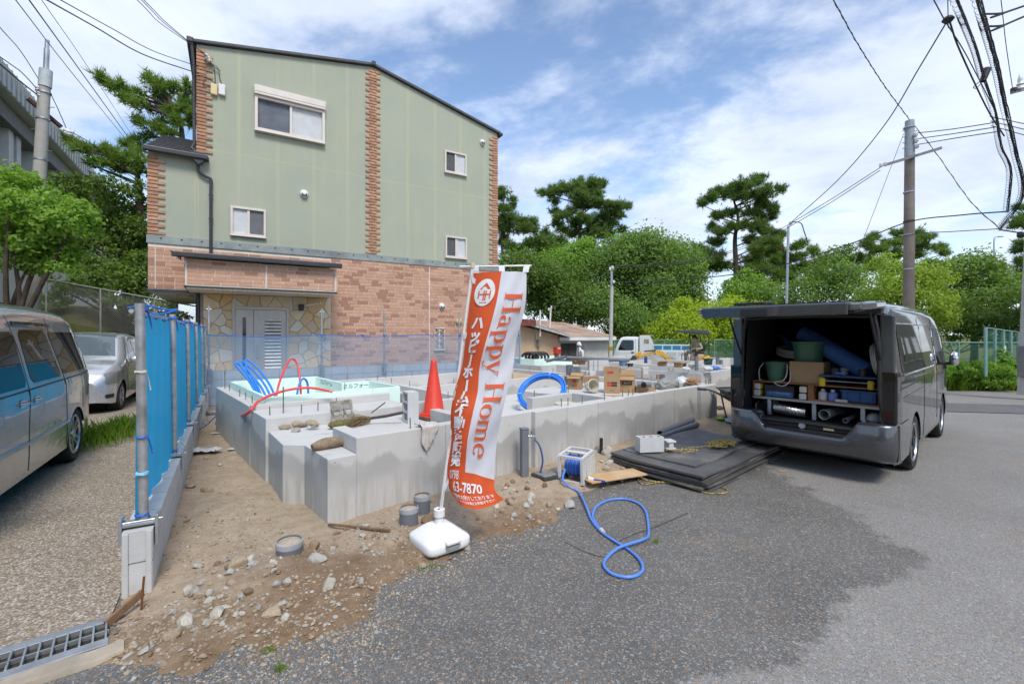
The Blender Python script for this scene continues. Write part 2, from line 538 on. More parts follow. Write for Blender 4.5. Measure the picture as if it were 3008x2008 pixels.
# driveway ------------------------------------------------------
wall0 = Vector((-2.30,2.80,0))
dr = B()
q0 = Vector((-2.24,2.54,0.0)); left = q0 - F1 * 9; far = HN * 13
P = []
for i in range(30):
    row = []
    for j in range(30):
        e = q0.lerp(left,i / 29)
        p = e + HN * (13.5 * j / 29)
        row.append(Vector((p.x,p.y,0.012 - 0.05 * (j / 29))))
    P.append(row)
dr.grid(P)
tag(dr.obj('driveway',AGG),kind='structure')

CURB = mat('old_kerb_concrete',(0.42,0.36,0.28),0.9,var=0.15,scale=5,bump=0.5,bscale=40,dirt=(0.16,0.12,0.08,0.8))
GALV = mat('galvanised_steel',(0.50,0.53,0.56),0.42,0.75,var=0.1,scale=9,c2=(0.36,0.38,0.4))
# drain grating: frame rails and cross bars, a dark channel below
gr = thing('drain_grating','galvanised steel drain grating set along the edge of the gravel driveway','grating',(q0.x,q0.y,0),math.atan2(F1.y,F1.x))
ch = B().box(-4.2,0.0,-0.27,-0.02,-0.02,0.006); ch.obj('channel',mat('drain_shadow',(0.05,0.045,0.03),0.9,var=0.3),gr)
for nm,y0,y1 in (('side_rail',-0.30,-0.235),('side_rail',-0.062,0.0)):
    B().box(-4.2,0.0,y0,y1,0.0,0.034).obj(nm,GALV,gr,bev=0.003)
B().box(-4.2,0,-0.153,-0.143,0.008,0.03).obj('middle_rod',GALV,gr)
cb_ = B().box(-0.004,0.004,-0.236,-0.061,0.006,0.036).mesh('cross_bar',GALV)
for i in range(84): inst('cross_bar',cb_,gr,(-0.012 - i * 0.05,0,0))
kb = B()
kP = []
for i in range(40):
    x = -4.2 + i * (4.26 / 39); j = 0.012 * noise.noise(Vector((x * 6,0.3,0)))
    kP.append([Vector((x,-0.305,-0.05)),Vector((x,-0.305,0.03 + j)),Vector((x,-0.40 + j,0.022 + j)),Vector((x,-0.425 + 2 * j,-0.06))])
kb.grid(kP); kb.add([kP[-1][k] for k in range(4)],[(0,1,2,3)])
ko = kb.obj('kerb',CURB,smooth=50,loc=(q0.x,q0.y,0)); ko.rotation_euler.z = math.atan2(F1.y,F1.x)
tag(ko,kind='structure')
# ------------------------------------------------------------------ concrete
def concrete_mat(name,c=(0.57,0.56,0.54),wet=None,seam=False,dark=0.66):
    m,nt,b = newmat(name)
    v = ncoord(nt,'Object',False)
    n1 = nnoise(nt,v,1.1,7,0.65); n2 = nnoise(nt,v,7,6,0.65)
    cc = nmix(nt,nmap(nt,n1,0.3,0.7),tuple(x * 0.86 for x in c),c)
    cc = nmix(nt,nmap(nt,n2,0.45,0.75,0,0.3),cc,tuple(x * 0.72 for x in c))
    s = nnode(nt,'ShaderNodeSeparateXYZ'); nt.links.new(v,s.inputs[0])
    if wet is not None:
        mp = nnode(nt,'ShaderNodeMapping'); mp.inputs['Scale'].default_value = (1,1,0.35); nt.links.new(v,mp.inputs[0])
        big = nnoise(nt,mp.outputs[0],2.1,5,0.55)
        up = nmath(nt,'ADD',s.outputs[2],nmath(nt,'MULTIPLY',nmath(nt,'SUBTRACT',big,0.5),0.7))
        band = nmath(nt,'MULTIPLY',nmap(nt,up,wet + 0.03,wet - 0.03,0,1,True),nmap(nt,up,wet - 0.34,wet - 0.12,0.15,1,True))
        mp2 = nnode(nt,'ShaderNodeMapping'); mp2.inputs['Scale'].default_value = (14,14,0.9); nt.links.new(v,mp2.inputs[0])
        drip = nnoise(nt,mp2.outputs[0],1.6,4,0.6)
        patchy = nmap(nt,nnoise(nt,v,0.75,3),0.36,0.52,0.25,0.95,True)
        cc = nmix(nt,nmath(nt,'MULTIPLY',band,patchy),cc,tuple(x * dark for x in c))
        low = nmap(nt,s.outputs[2],0.42,0.15,0,0.7,True)
        cc = nmix(nt,nmath(nt,'MULTIPLY',low,nmap(nt,drip,0.4,0.66)),cc,(0.36,0.335,0.29))
    vor = nnode(nt,'ShaderNodeTexVoronoi'); vor.inputs['Scale'].default_value = 11; nt.links.new(v,vor.inputs['Vector'])
    sp = nnode(nt,'ShaderNodeSeparateColor'); nt.links.new(vor.outputs['Color'],sp.inputs[0])
    pit = nmath(nt,'MULTIPLY',nmap(nt,vor.outputs['Distance'],0.05,0.09,1,0),nmap(nt,sp.outputs[0],0.72,0.74))
    cc = nmix(nt,nmath(nt,'MULTIPLY',pit,0.75),cc,(0.16,0.155,0.15))
    nt.links.new(cc,b.inputs['Base Color']); b.inputs['Roughness'].default_value = 0.85
    b.inputs['Specular IOR Level'].default_value = 0.3
    nbump(nt,b,nmath(nt,'SUBTRACT',nnoise(nt,v,45,5,0.65),pit),0.25,0.008)
    return m
CONC = concrete_mat('foundation_concrete',wet=0.47)
CONC2 = concrete_mat('foundation_concrete_far',(0.52,0.515,0.50),wet=0.38)
SLAB = concrete_mat('slab_concrete',(0.62,0.61,0.585))
BOLT = mat('zinc_bolt',(0.35,0.31,0.22),0.45,0.8,var=0.2,scale=30)

FZ = math.atan2(F1.y,F1.x)
found = thing('house_foundation','fresh concrete house foundation with stepped porch and open cells behind the banner','foundation',FO,FZ)
T = 0.70
def fwall(p,a0,a1,b0,b1,z0=-0.12,z1=T,m=CONC,bev=0.006,name='foundation_wall'):
    return B().box(a0,a1,b0,b1,z0,z1).obj(name,m,p,bev=bev)
fwall(found,0.0,2.07,0.0,0.13)
fwall(found,2.072,3.80,-0.06,0.128)
fwall(found,3.802,5.95,0.004,0.132)
fwall(found,5.952,6.53,-0.06,0.127)
fwall(found,6.40,6.527,0.129,0.62)
fwall(found,6.05,6.18,0.622,5.05)
fwall(found,6.052,6.398,0.49,0.619)
fwall(found,-0.36,6.04,4.92,5.05)
fwall(found,0.002,0.13,0.135,0.60)
fwall(found,2.14,2.27,1.45,4.91)
fwall(found,1.37,2.135,1.452,1.58)
fwall(found,2.275,6.045,3.0,3.12)
fwall(found,2.83,3.66,0.80,0.92)
fwall(found,3.665,3.79,0.14,0.92)
fwall(found,1.25,1.37,0.135,0.9)
# porch: low stepped block at the corner
pp = [(-0.25,-0.02),(-0.005,-0.02),(-0.005,0.6),(1.2,0.6),(1.2,1.49),(-0.36,1.49),(-0.40,0.76),(-0.25,0.61)]
B().prism(pp,-0.12,0.565).obj('porch_slab',CONC,found,bev=0.006)
# raised plinths round the hall and the bathroom
B().box(-0.385,0.60,1.495,2.2,-0.12,T).obj('plinth',CONC,found,bev=0.006)
B().box(-0.38,1.36,2.205,2.30,-0.12,0.755).obj('plinth',CONC,found,bev=0.006)
B().box(-0.382,-0.22,2.305,4.915,-0.12,0.73).obj('plinth',CONC,found,bev=0.006)
B().box(0.605,1.36,1.6,2.2,-0.12,0.66).obj('plinth',CONC,found,bev=0.006)
B().box(1.60,1.72,2.2,3.4,-0.1,0.72).obj('plinth',CONC,found,bev=0.006)
B().box(-0.2,6.04,0.6,4.95,-0.1,0.40).obj('floor_slab',SLAB,found)
B().box(3.80,6.04,0.135,2.2,0.40,0.60).obj('floor_slab',SLAB,found,bev=0.004)
# green insulation boards standing inside the plinth
FOAM = mat('green_foam',(0.70,0.88,0.78),0.7,var=0.03,scale=3,bump=0.15,bscale=120)
FOAMD = mat('foam_print',(0.12,0.33,0.28),0.7)
boards = [(-0.215,1.14,2.305,2.345),(-0.215,-0.175,2.35,4.70),(-0.17,1.135,4.66,4.70),(1.10,1.14,3.36,4.655),(1.145,1.56,3.34,3.38),(1.535,1.575,2.35,3.335),(1.145,1.575,2.307,2.347)]
for i,(a0,a1,b0,b1) in enumerate(boards):
    B().box(a0,a1,b0,b1,0.401,0.825 + 0.003 * (i % 3)).obj('foam_board',FOAM,found,bev=0.004)
def text_mesh(body,size,bold=0.0,align='CENTER',space=1.0,mat_=None,line=1.0):
    cu = bpy.data.curves.new('lettering','FONT'); cu.body = body; cu.size = size; cu.offset = bold
    cu.align_x = align; cu.align_y = 'CENTER'; cu.space_character = space; cu.space_line = line; cu.resolution_u = 3
    o = bpy.data.objects.new('lettering',cu); col.objects.link(o)
    dg = bpy.context.evaluated_depsgraph_get()
    me = bpy.data.meshes.new_from_object(o.evaluated_get(dg))
    bpy.data.objects.remove(o); bpy.data.curves.remove(cu)
    me.name = 'lettering'
    me.materials.clear()
    if mat_: me.materials.append(mat_)
    return me
def text_on(parent,body,size,M,mat_,bold=0.0,name='lettering',**kw):
    """flat print: text in the xy plane of M"""
    me = text_mesh(body,size,bold,mat_=mat_,**kw)
    o = bpy.data.objects.new(name,me); col.objects.link(o)
    o.parent = parent; o.matrix_local = M
    return o
Mx = lambda p,x,y: Matrix(((x[0],y[0],0,p[0]),(x[1],y[1],0,p[1]),(x[2],y[2],0,p[2]),(0,0,0,1)))
def Mxy(p,x,y):
    x,y = Vector(x).normalized(),Vector(y).normalized(); z = x.cross(y)
    return Matrix(((x.x,y.x,z.x,p[0]),(x.y,y.y,z.y,p[1]),(x.z,y.z,z.z,p[2]),(0,0,0,1)))
text_on(found,'ミルフォーム',0.10,Mxy((1.098,4.1,0.76),(0,-1,0),(0,0,1)),FOAMD,0.002)
text_on(found,'ミルフォーム',0.085,Mxy((1.36,3.338,0.76),(1,0,0),(0,0,1)),FOAMD,0.002)
# anchor bolts along the wall tops
bm_ = B().cyl((0,0,-0.05),(0,0,0.10),0.006,n=6).mesh('anchor_bolt',BOLT)
bl_ = B().cyl((0,0,-0.05),(0,0,0.30),0.007,n=6).cyl((0,0,0.24),(0,0,0.252),0.014,n=6).mesh('anchor_bolt',BOLT)
bolts = [(0.55,0.065),(2.6,0.03),(2.72,0.03),(2.98,0.02),(3.45,0.03),(3.62,0.85),(2.92,0.86),(3.9,0.06),(4.02,0.05),(4.15,0.06),(4.75,0.07),(5.45,0.07),(5.85,0.07),(6.3,0.03),(6.4,0.03),(6.48,0.04),
         (2.2,1.7),(2.2,2.4),(2.2,3.2),(2.2,3.9),(2.2,4.5),(1.6,1.52),(1.9,1.52),(0.0,1.6),(-0.3,1.7),(0.5,1.9),(0.2,1.66),(-0.3,2.6),(-0.3,3.0),(-0.3,3.4),(-0.3,4.2),(0.8,4.98),(1.3,4.98),(1.8,4.98),(2.6,4.98),(3.2,4.98),
         (3.0,3.06),(3.6,3.06),(4.4,3.06),(5.2,3.06),(6.1,1.0),(6.1,1.8),(6.1,2.6),(6.1,3.6),(6.1,4.4),(1.31,0.3),(1.31,0.5)]
for a,b_ in bolts:
    zt = 0.73 if (a < -0.25 and b_ > 2.3) else T
    inst('anchor_bolt',bm_,found,(a,b_,zt),(rnd.uniform(-.04,.04),rnd.uniform(-.04,.04),0))
for a,b_,zt in ((-0.3,4.6,0.73),(-0.15,1.75,T)):
    inst('anchor_bolt',bl_,found,(a,b_,zt))
for a in (0.9,1.55,2.6,3.2,4.6,5.2):
    B().box(a,a + 0.006,-0.0615 if 2.07 < a < 3.8 else 0.0025 if a > 3.8 else -0.0015,0.02,0.02,0.699).obj('form_joint',mat('joint_shadow',(0.36,0.35,0.33),0.9),found)

# second foundation on the neighbouring lot
T2 = R(45.0)
F2O = G(2061,1097,0.62)
f2 = thing('house_foundation','second concrete foundation further back, long grey side wall with pipes and buckets on it','foundation',(F2O.x,F2O.y,0),math.pi/2 - T2)
for a0,a1,b0,b1 in ((0,8,0,0.13),(0,0.13,0.132,4.6),(-0.75,-0.62,4.61,6.4),(-0.75,0.13,4.602,4.73 - 0.125),(-0.618,8,6.27,6.4),(2.2,2.33,0.132,6.26),(2.332,7.9,2.1,2.23),(5.0,5.13,2.232,6.26),(2.332,7.9,4.0,4.13),(8.0,8.13,0.002,6.4)):
    B().box(a0,a1,b0,b1,-0.8,0.62).obj('foundation_wall',CONC2,f2,bev=0.006)
B().box(-0.6,8,0.1,6.3,-0.7,0.3).obj('floor_slab',SLAB,f2)
for i in range(26):
    inst('anchor_bolt',bm_,f2,(rnd.choice([0.065,2.26,5.06]),rnd.uniform(0.3,5.9),0.62) if i % 2 else (rnd.uniform(0.2,7),rnd.choice([0.06,2.16,4.06]),0.62))
for i,(a0,a1,b0,b1) in enumerate([(-0.6,1.7,6.1,6.14),(-0.6,-0.56,5.0,6.095),(-0.555,1.7,5.0,5.04)]):
    B().box(a0,a1,b0,b1,0.31,0.80).obj('foam_board',FOAM,f2,bev=0.004)

# ------------------------------------------------------------------ block walls
BLK = mat('block_concrete',(0.53,0.53,0.525),0.85,var=0.05,scale=8,bump=0.3,bscale=90,rand=0.06)
MORT = mat('mortar',(0.33,0.325,0.31),0.9,var=0.1,scale=20)
def block_mesh(L=0.389,Hh=0.189,W=0.15):
    return B().box(0,L,-W/2,W/2,0,Hh)
bw = thing('block_wall','low grey concrete block wall carrying the blue netted pipe fence by the driveway','wall',(wall0.x,wall0.y,0),math.atan2(HN.y,HN.x))
bme = block_mesh(); bme = bme.mesh('block',BLK)
bhalf = block_mesh(0.192).mesh('block',BLK)
LW = 8.95
B().box(0.006,LW,-0.066,0.066,-0.15,0.388).obj('mortar_bed',MORT,bw)
for rrow in range(3):
    x = 0.0; off = rrow % 2
    if off: inst('block',bhalf,bw,(0,0,-0.2 + rrow * 0.2)); x = 0.2
    while x < LW - 0.3:
        inst('block',bme,bw,(x,rnd.uniform(-.001,.001),-0.2 + rrow * 0.2)); x += 0.4
for z in (0.06,0.26):   # open mortar groove in the end block
    pass
bo = B()
bo.box(-0.012,-0.001,-0.072,-0.042,-0.1,0.385).box(-0.012,-0.001,0.042,0.072,-0.1,0.385)
bo.obj('end_rib',BLK,bw,bev=0.004)

HB = Vector((-5.298,11.5,0))
hb = thing('block_wall','four course concrete block boundary wall behind blue netting in front of the green house','wall',(HB.x,HB.y,0),math.atan2(HD.y,HD.x))
B().box(-2.08,6.58,-0.065,0.065,-0.6,0.745).obj('mortar_bed',MORT,hb)
for rrow in range(5):
    x = -2.1
    while x < 6.3:
        inst('block',bme,hb,(x,0,-0.248 + rrow * 0.2)); x += 0.4

# ------------------------------------------------------------------ netting and pipe posts
def net_mat(name,c,alpha,scale=220):
    m,nt,b = newmat(name)
    b.inputs['Base Color'].default_value = (*c,1); b.inputs['Roughness'].default_value = 0.7
    tr = nnode(nt,'ShaderNodeBsdfTransparent')
    tl = nnode(nt,'ShaderNodeBsdfTranslucent'); tl.inputs[0].default_value = (*c,1)
    mx0 = nnode(nt,'ShaderNodeMixShader'); mx0.inputs[0].default_value = 0.5
    nt.links.new(b.outputs[0],mx0.inputs[1]); nt.links.new(tl.outputs[0],mx0.inputs[2])
    mx = nnode(nt,'ShaderNodeMixShader')
    v = ncoord(nt,'Object',False)
    s = nnode(nt,'ShaderNodeSeparateXYZ'); nt.links.new(v,s.inputs[0])
    wx = nmath(nt,'ABSOLUTE',nmath(nt,'SUBTRACT',nmath(nt,'FRACT',nmath(nt,'MULTIPLY',s.outputs[0],scale)),0.5))
    wz = nmath(nt,'ABSOLUTE',nmath(nt,'SUBTRACT',nmath(nt,'FRACT',nmath(nt,'MULTIPLY',s.outputs[2],scale)),0.5))
    thr = 0.5 * math.sqrt(1 - alpha)
    hole = nmath(nt,'MULTIPLY',nmath(nt,'LESS_THAN',wx,thr),nmath(nt,'LESS_THAN',wz,thr))
    nt.links.new(hole,mx.inputs[0]); nt.links.new(mx0.outputs[0],mx.inputs[1]); nt.links.new(tr.outputs[0],mx.inputs[2])
    nt.links.new(mx.outputs[0],nt.nodes['Material Output'].inputs[0])
    return m
NET = net_mat('blue_netting',(0.03,0.55,0.95),0.97)
NET2 = net_mat('blue_netting_sheer',(0.30,0.52,0.78),0.40)
ROPE = mat('blue_rope',(0.02,0.18,0.66),0.6,var=0.2,scale=60)
ROPE2 = mat('pale_blue_twine',(0.25,0.62,0.8),0.6)
ROPE3 = mat('white_twine',(0.7,0.66,0.58),0.7)
STEEL = mat('galvanised_pipe',(0.48,0.49,0.49),0.48,0.55,var=0.12,scale=14,c2=(0.34,0.34,0.34),dirt=(0.22,0.2,0.18,0.6))
def knot(b,c,r,t=0.004,n=3,seed=0):
    q = random.Random(seed)
    for k in range(n):
        pts = []
        for i in range(10):
            a = 2*math.pi*i/9
            pts.append(Vector(c) + Vector((math.cos(a)*r,math.sin(a)*r,0.006*k + 0.003*math.sin(3*a + k))))
        b.tube(pts,t,5)
    p = Vector(c) + Vector((r,0,0))
    for k in range(2):
        d = Vector((q.uniform(-.3,1),q.uniform(-1,.5),0)).normalized()
        b.tube(smooth_path([p,p + d*0.03 + Vector((0,0,-0.02)),p + d*0.05 + Vector((0,0,-0.09 - 0.03*k))],4),t,5)
pf = thing('pipe_fence','pipe fence of clamped steel posts hung with bright blue netting beside the driveway','fence',(wall0.x,wall0.y,0),math.atan2(HN.y,HN.x))
XS = [0.09,1.95,3.75,5.6,7.35,8.6]
TOPZ = 1.80
for i,x in enumerate(XS):
    lean = -0.04 if i == 0 else 0.01
    B().cyl((x,-0.02,0.40),(x + lean,-0.005,TOPZ - 0.01),0.026,n=16).obj('post',STEEL,pf,smooth=40)
    c = B().box(x - 0.05,x + 0.05,-0.098,-0.080,0.27,0.46).box(x - 0.05,x + 0.05,0.080,0.098,0.30,0.46).box(x - 0.045,x + 0.045,-0.08,0.08,0.405,0.425)
    c.cyl((x - 0.03,-0.12,0.43),(x - 0.03,0.1,0.43),0.007,n=8)
    c.obj('clamp',GALV,pf,bev=0.003)
B().cyl((XS[0] - 0.06,0.034,TOPZ - 0.06),(XS[-1] + 0.15,0.034,TOPZ - 0.05),0.0135,n=10).obj('rail',STEEL,pf,smooth=40)
# net: hung just beyond the posts, pleated
P = []
for i in range(241):
    x = XS[0] + 0.012 + (XS[-1] + 0.1 - XS[0]) * i / 240
    row = []
    for j in range(13):
        t = j / 12
        z = TOPZ - 0.075 - 0.02 * math.sin(i * 0.21) ** 2 - t * (TOPZ - 0.075 - 0.41)
        y = 0.012 + 0.010 * math.sin(i * 0.55 + 2 * t) * (0.4 + t) + 0.015 * math.sin(i * 0.12) * t
        row.append(Vector((x,y,z)))
    P.append(row)
B().grid(P).obj('net',NET,pf,smooth=80)
for i,x in enumerate(XS):
    for cz_,nn in ((TOPZ - 0.05,3),(0.46,2)):
        kb = B(); knot(kb,(x,-0.01,cz_),0.034,0.005,nn,i); tag(kb.obj('rope_tie',ROPE,pf),kind='stuff')
for k in range(26):
    x = XS[0] + 0.12 + k * 0.285
    B().tube([Vector((x + 0.012*math.cos(a),0.03 + 0.02*math.sin(a),TOPZ - 0.06 + 0.02*math.cos(a))) for a in [i*0.7 for i in range(9)]],0.004,5).obj('rope_loop',ROPE,pf)
kb = B()
kb.tube(smooth_path([(XS[0],0.06,TOPZ - 0.04),(XS[0] - 0.01,-0.03,TOPZ - 0.02),(XS[0] + 0.02,-0.13,TOPZ - 0.045),(XS[0] + 0.05,-0.19,TOPZ - 0.04),(XS[0],-0.1,TOPZ - 0.075),(XS[0],-0.03,TOPZ - 0.06)],5),0.006,6)
kb.obj('rope_tie',ROPE,pf)
k2 = B(); knot(k2,(XS[0] - 0.02,-0.012,0.95),0.031,0.004,2,4); k2.obj('rope_tie',ROPE,pf)
k3 = B(); knot(k3,(XS[0] - 0.02,-0.014,0.72),0.031,0.005,3,5); k3.tube(smooth_path([(XS[1],0.03,0.5),(XS[1] + 0.05,-0.06,0.52),(XS[1] + 0.08,-0.1,0.47)],4),0.004,5); tag(k3.obj('rope_tie',ROPE2,pf),kind='stuff')
k4 = B(); knot(k4,(XS[0] - 0.03,-0.008,1.36),0.03,0.004,2,6); k4.obj('rope_tie',ROPE3,pf)

nf = thing('net_fence','sheer blue net on thin steel posts hung along the wall before the green house','fence',(HB.x,HB.y,0),math.atan2(HD.y,HD.x))
for x in (-1.95,0.45,2.05,4.3,6.45):
    B().cyl((x,-0.115,0.50),(x,-0.115,2.24),0.024,n=12).obj('post',STEEL,nf,smooth=40)
    B().box(x - 0.07,x + 0.07,-0.092,-0.078,0.48,0.80).box(x - 0.06,x + 0.06,-0.09,0.09,0.757,0.772).obj('clamp',GALV,nf,bev=0.003)
    B().cyl((x - 0.05,-0.115,2.16),(x + 0.05,-0.115,2.16),0.012,n=8).obj('clamp',GALV,nf)
P = []
for i in range(141):
    x = -2.05 + 8.55 * i / 140
    sag = 0.05 * abs(math.sin(i * 0.075))
    P.append([Vector((x,-0.15 + 0.012 * math.sin(i * 0.5 + j),1.58 - sag - (1.60 - sag) * j / 8)) for j in range(9)])
B().grid(P).obj('net',NET2,nf,smooth=80)
B().tube([p[0] for p in P],0.009,6).obj('top_rope',ROPE,nf)
for x in (0.45,1.45,2.05,4.3):
    kb = B(); knot(kb,(x,-0.14,1.56),0.04,0.006,3,int(x * 10)); tag(kb.obj('rope_tie',ROPE,nf),kind='stuff')
# ------------------------------------------------------------------ green three storey house
def fac(u,v,w=0.0):
    """photo measure on the facade plane set w metres in front of the wall -> (s, z)"""
    t = (u - 1504) / 1340
    ox,oy = HO.x - HN.x * w,HO.y - HN.y * w
    s = (oy * t - ox) / (HD.x - t * HD.y)
    Y = oy + HD.y * s
    return s,1.6 + (980 - v) / 1340 * Y

def stucco_mat():
    m,nt,b = newmat('green_stucco')
    v = ncoord(nt,'Object',False)
    s = nnode(nt,'ShaderNodeSeparateXYZ'); nt.links.new(v,s.inputs[0])
    n1 = nnoise(nt,v,0.7,6,0.6)
    mp = nnode(nt,'ShaderNodeMapping'); mp.inputs['Scale'].default_value = (3.2,3.2,0.35); nt.links.new(v,mp.inputs[0])
    st = nnoise(nt,mp.outputs[0],1.0,6,0.65)
    c = nmix(nt,nmap(nt,n1,0.3,0.7),(0.345,0.375,0.30),(0.39,0.41,0.325))
    c = nmix(nt,nmap(nt,st,0.5,0.72,0,0.5),c,(0.43,0.43,0.29))
    fx = nmath(nt,'ABSOLUTE',nmath(nt,'SUBTRACT',nmath(nt,'FRACT',nmath(nt,'ADD',nmath(nt,'DIVIDE',s.outputs[0],0.91),2.973)),0.5))
    wob = nmath(nt,'MULTIPLY',nnoise(nt,v,2.3,5),0.05)
    line = nmap(nt,nmath(nt,'SUBTRACT',fx,wob),-0.005,0.045,1,0,True)
    c = nmix(nt,nmath(nt,'MULTIPLY',line,nmap(nt,st,0.3,0.62,0.1,0.55)),c,(0.48,0.475,0.32))
    # the floor joint
    hz = nmap(nt,nmath(nt,'ABSOLUTE',nmath(nt,'SUBTRACT',s.outputs[2],6.28)),0.006,0.02,0.7,0,True)
    c = nmix(nt,hz,c,(0.45,0.46,0.27))
    grime = nmap(nt,nnoise(nt,v,1.7,7,0.7),0.58,0.75,0,0.35,True)
    c = nmix(nt,grime,c,(0.29,0.315,0.25))
    nt.links.new(c,b.inputs['Base Color']); b.inputs['Roughness'].default_value = 0.9
    b.inputs['Specular IOR Level'].default_value = 0.2
    nbump(nt,b,nnoise(nt,v,38,5,0.6),0.5,0.012)
    return m
def brick_mat(name,island):
    m,nt,b = newmat(name)
    v = ncoord(nt,'Object',not island)
    if island:
        g = nnode(nt,'ShaderNodeNewGeometry'); rv = g.outputs['Random Per Island']
    else:
        oi = nnode(nt,'ShaderNodeObjectInfo'); rv = oi.outputs['Random']
    c = nmix(nt,nmap(nt,rv,0,0.7),(0.46,0.26,0.17),(0.55,0.33,0.225))
    c = nmix(nt,nmap(nt,rv,0.72,0.80),c,(0.35,0.175,0.115))
    c = nmix(nt,nmap(nt,nnoise(nt,v,9,5,0.7),0.55,0.75,0,0.5),c,(0.25,0.12,0.08))
    c = nmix(nt,nmap(nt,nnoise(nt,v,60,2,0.5),0.66,0.72,0,0.6),c,(0.62,0.5,0.42))
    nt.links.new(c,b.inputs['Base Color']); b.inputs['Roughness'].default_value = 0.75
    nbump(nt,b,nnoise(nt,v,40,5,0.6),0.4,0.006)
    return m
STUC = stucco_mat()
BR_I = brick_mat('siding_brick',True); BR_O = brick_mat('siding_brick_single',False)
JOINT = mat('siding_joint',(0.74,0.66,0.57),0.9,var=0.08,scale=5)
QUOIN = mat('terracotta_brick',(0.50,0.27,0.165),0.85,var=0.12,scale=7,c2=(0.40,0.20,0.12),rand=0.22,bump=0.5,bscale=50,dirt=(0.2,0.12,0.09,0.5))
BAND = mat('weathered_band',(0.30,0.33,0.30),0.7,var=0.15,scale=3,c2=(0.20,0.235,0.25),dirt=(0.10,0.105,0.12,0.7))
DARK = mat('dark_grey_metal',(0.045,0.047,0.052),0.45,0.2,var=0.1,scale=5)
ROOF = mat('slate_roof',(0.08,0.082,0.088),0.7,var=0.15,scale=4,bump=0.3,bscale=30)
FRAME = mat('pale_alu_frame',(0.66,0.60,0.54),0.4,0.1,var=0.04,scale=4)
PANE = glass_mat('window_glass',(0.05,0.055,0.06),0.12,0.03)
CURT = mat('curtain',(0.84,0.86,0.88),0.8,var=0.06,scale=6)
DKROOM = mat('room_dark',(0.06,0.06,0.065),0.9)
SOFF = mat('soffit_cream',(0.78,0.70,0.58),0.7,var=0.05,scale=3)
SOFF2 = mat('soffit_grey',(0.62,0.62,0.58),0.8,var=0.06,scale=3)
WHITEP = mat('white_plastic',(0.72,0.72,0.70),0.4,var=0.04,scale=8)

SL,SU,SR = -4.12,-3.16,5.53
ZB0,ZB1 = 3.78,3.98
E_L,RG,E_R = 8.85,9.62,8.60
SRG = 1.21
DEP = 7.5
house = thing('house','green stucco three storey house with brick trim, brick ground floor and stone entrance','house',HO,math.atan2(HD.y,HD.x))
# upper walls
up = B()
up.prism([(SU,ZB1),(SR,ZB1),(SR,E_R),(SRG,RG),(SU,E_L)],0,DEP,Matrix(((1,0,0,0),(0,0,1,0),(0,1,0,0),(0,0,0,1))))
up.obj('upper_wall',STUC,house)
lw = B().box(SL,SU - 0.002,0.001,5.5,ZB1,6.0)
lw.add([(SL,5.5,6.0),(SU - 0.002,5.5,6.0),(SU - 0.002,5.5,7.9),(SL,5.5,7.9),(SL,0.0,6.0),(SU - 0.002,0.0,6.0)],[(0,1,2,3),(4,0,3),(5,2,1)])
lw.obj('side_wall',STUC,house)
B().box(SL - 0.03,SR + 0.03,-0.03,5.5,ZB0,ZB1 - 0.002).obj('floor_band',BAND,house,bev=0.006)
bo = B().cyl((0,-0.034,0),(0,-0.028,0),0.022,n=10).mesh('band_bolt',DARK)
for k in range(24): inst('band_bolt',bo,house,(SL + 0.25 + k * 0.41,0,ZB0 + 0.13))
# ground floor core, overhang
B().box(SL,SU + 0.06,0.002,5.4,2.66,ZB0 - 0.002).obj('overhang_wall',JOINT,house)
B().box(SU + 0.062,SR - 0.004,0.002,DEP,-0.8,ZB0 - 0.002).obj('lower_wall',JOINT,house)
B().box(SL - 0.01,SU + 0.05,-0.012,5.4,2.625,2.657).obj('overhang_soffit',SOFF2,house)
B().box(SL - 0.02,SU + 0.05,-0.03,-0.013,2.60,2.68).obj('overhang_trim',DARK,house)
lampb = B().cyl((-3.45,0.9,2.56),(-3.45,0.9,2.62),0.19,n=20); lampb.obj('ceiling_lamp',mat('lamp_cream',(0.7,0.6,0.35),0.4),house,smooth=40)
# moulded bricks of the ground floor
BH,BL_,MORTR = 0.092,0.30,0.013
def brick_rows(s0,s1,z0,z1,y,seed):
    q = random.Random(seed); out = []
    z = z0
    k = 0
    while z + BH - MORTR < z1 + 0.001:
        s = s0 + (k % 2) * -BL_ * 0.5 + (k % 3) * -0.02
        while s < s1:
            L = BL_ * q.choice((0.75,1,1,1.15))
            a0,a1 = max(s,s0 + 0.002),min(s + L - MORTR,s1 - 0.002)
            if a1 - a0 > 0.02: out.append((a0,a1,z,z + BH - MORTR,y))
            s += L
        z += BH; k += 1
    return out
bricks = brick_rows(SL,-2.95,2.70,ZB0 - 0.01,0.002,1)
JS = [-0.013,3.017]
zones = [(0.02,3.0,11),(3.03,SR,12)]
bricks_far = []
for s0,s1,sd in zones: bricks_far += brick_rows(s0,s1,0.0,ZB0 - 0.01,0.002,sd)
for s0,s1,sd in ((-2.95,0.0,13),): bricks_far += brick_rows(s0,s1,3.25,ZB0 - 0.01,0.002,sd)
CW = 1.3   # canopy projection
C0,C1 = -3.30,-0.09
canopy_b = brick_rows(C0 + 0.03,-1.72,2.72,3.27,-CW,21) + brick_rows(-1.68,C1 - 0.03,2.72,3.27,-CW,22)
allb = bricks + canopy_b
rest = []
meshes = {}
for i,(a0,a1,z0,z1,y) in enumerate(allb):
    if i < 300:
        L = round(a1 - a0,2)
        if L not in meshes: meshes[L] = B().box(0,L,-0.009,0,0,z1 - z0).mesh('brick',BR_O)
        inst('brick',meshes[L],house,(a0,y,z0))
    else: rest.append((a0,a1,z0,z1,y))
rb_ = B()
for a0,a1,z0,z1,y in rest + bricks_far: rb_.box(a0,a1,y - 0.009,y,z0,z1)
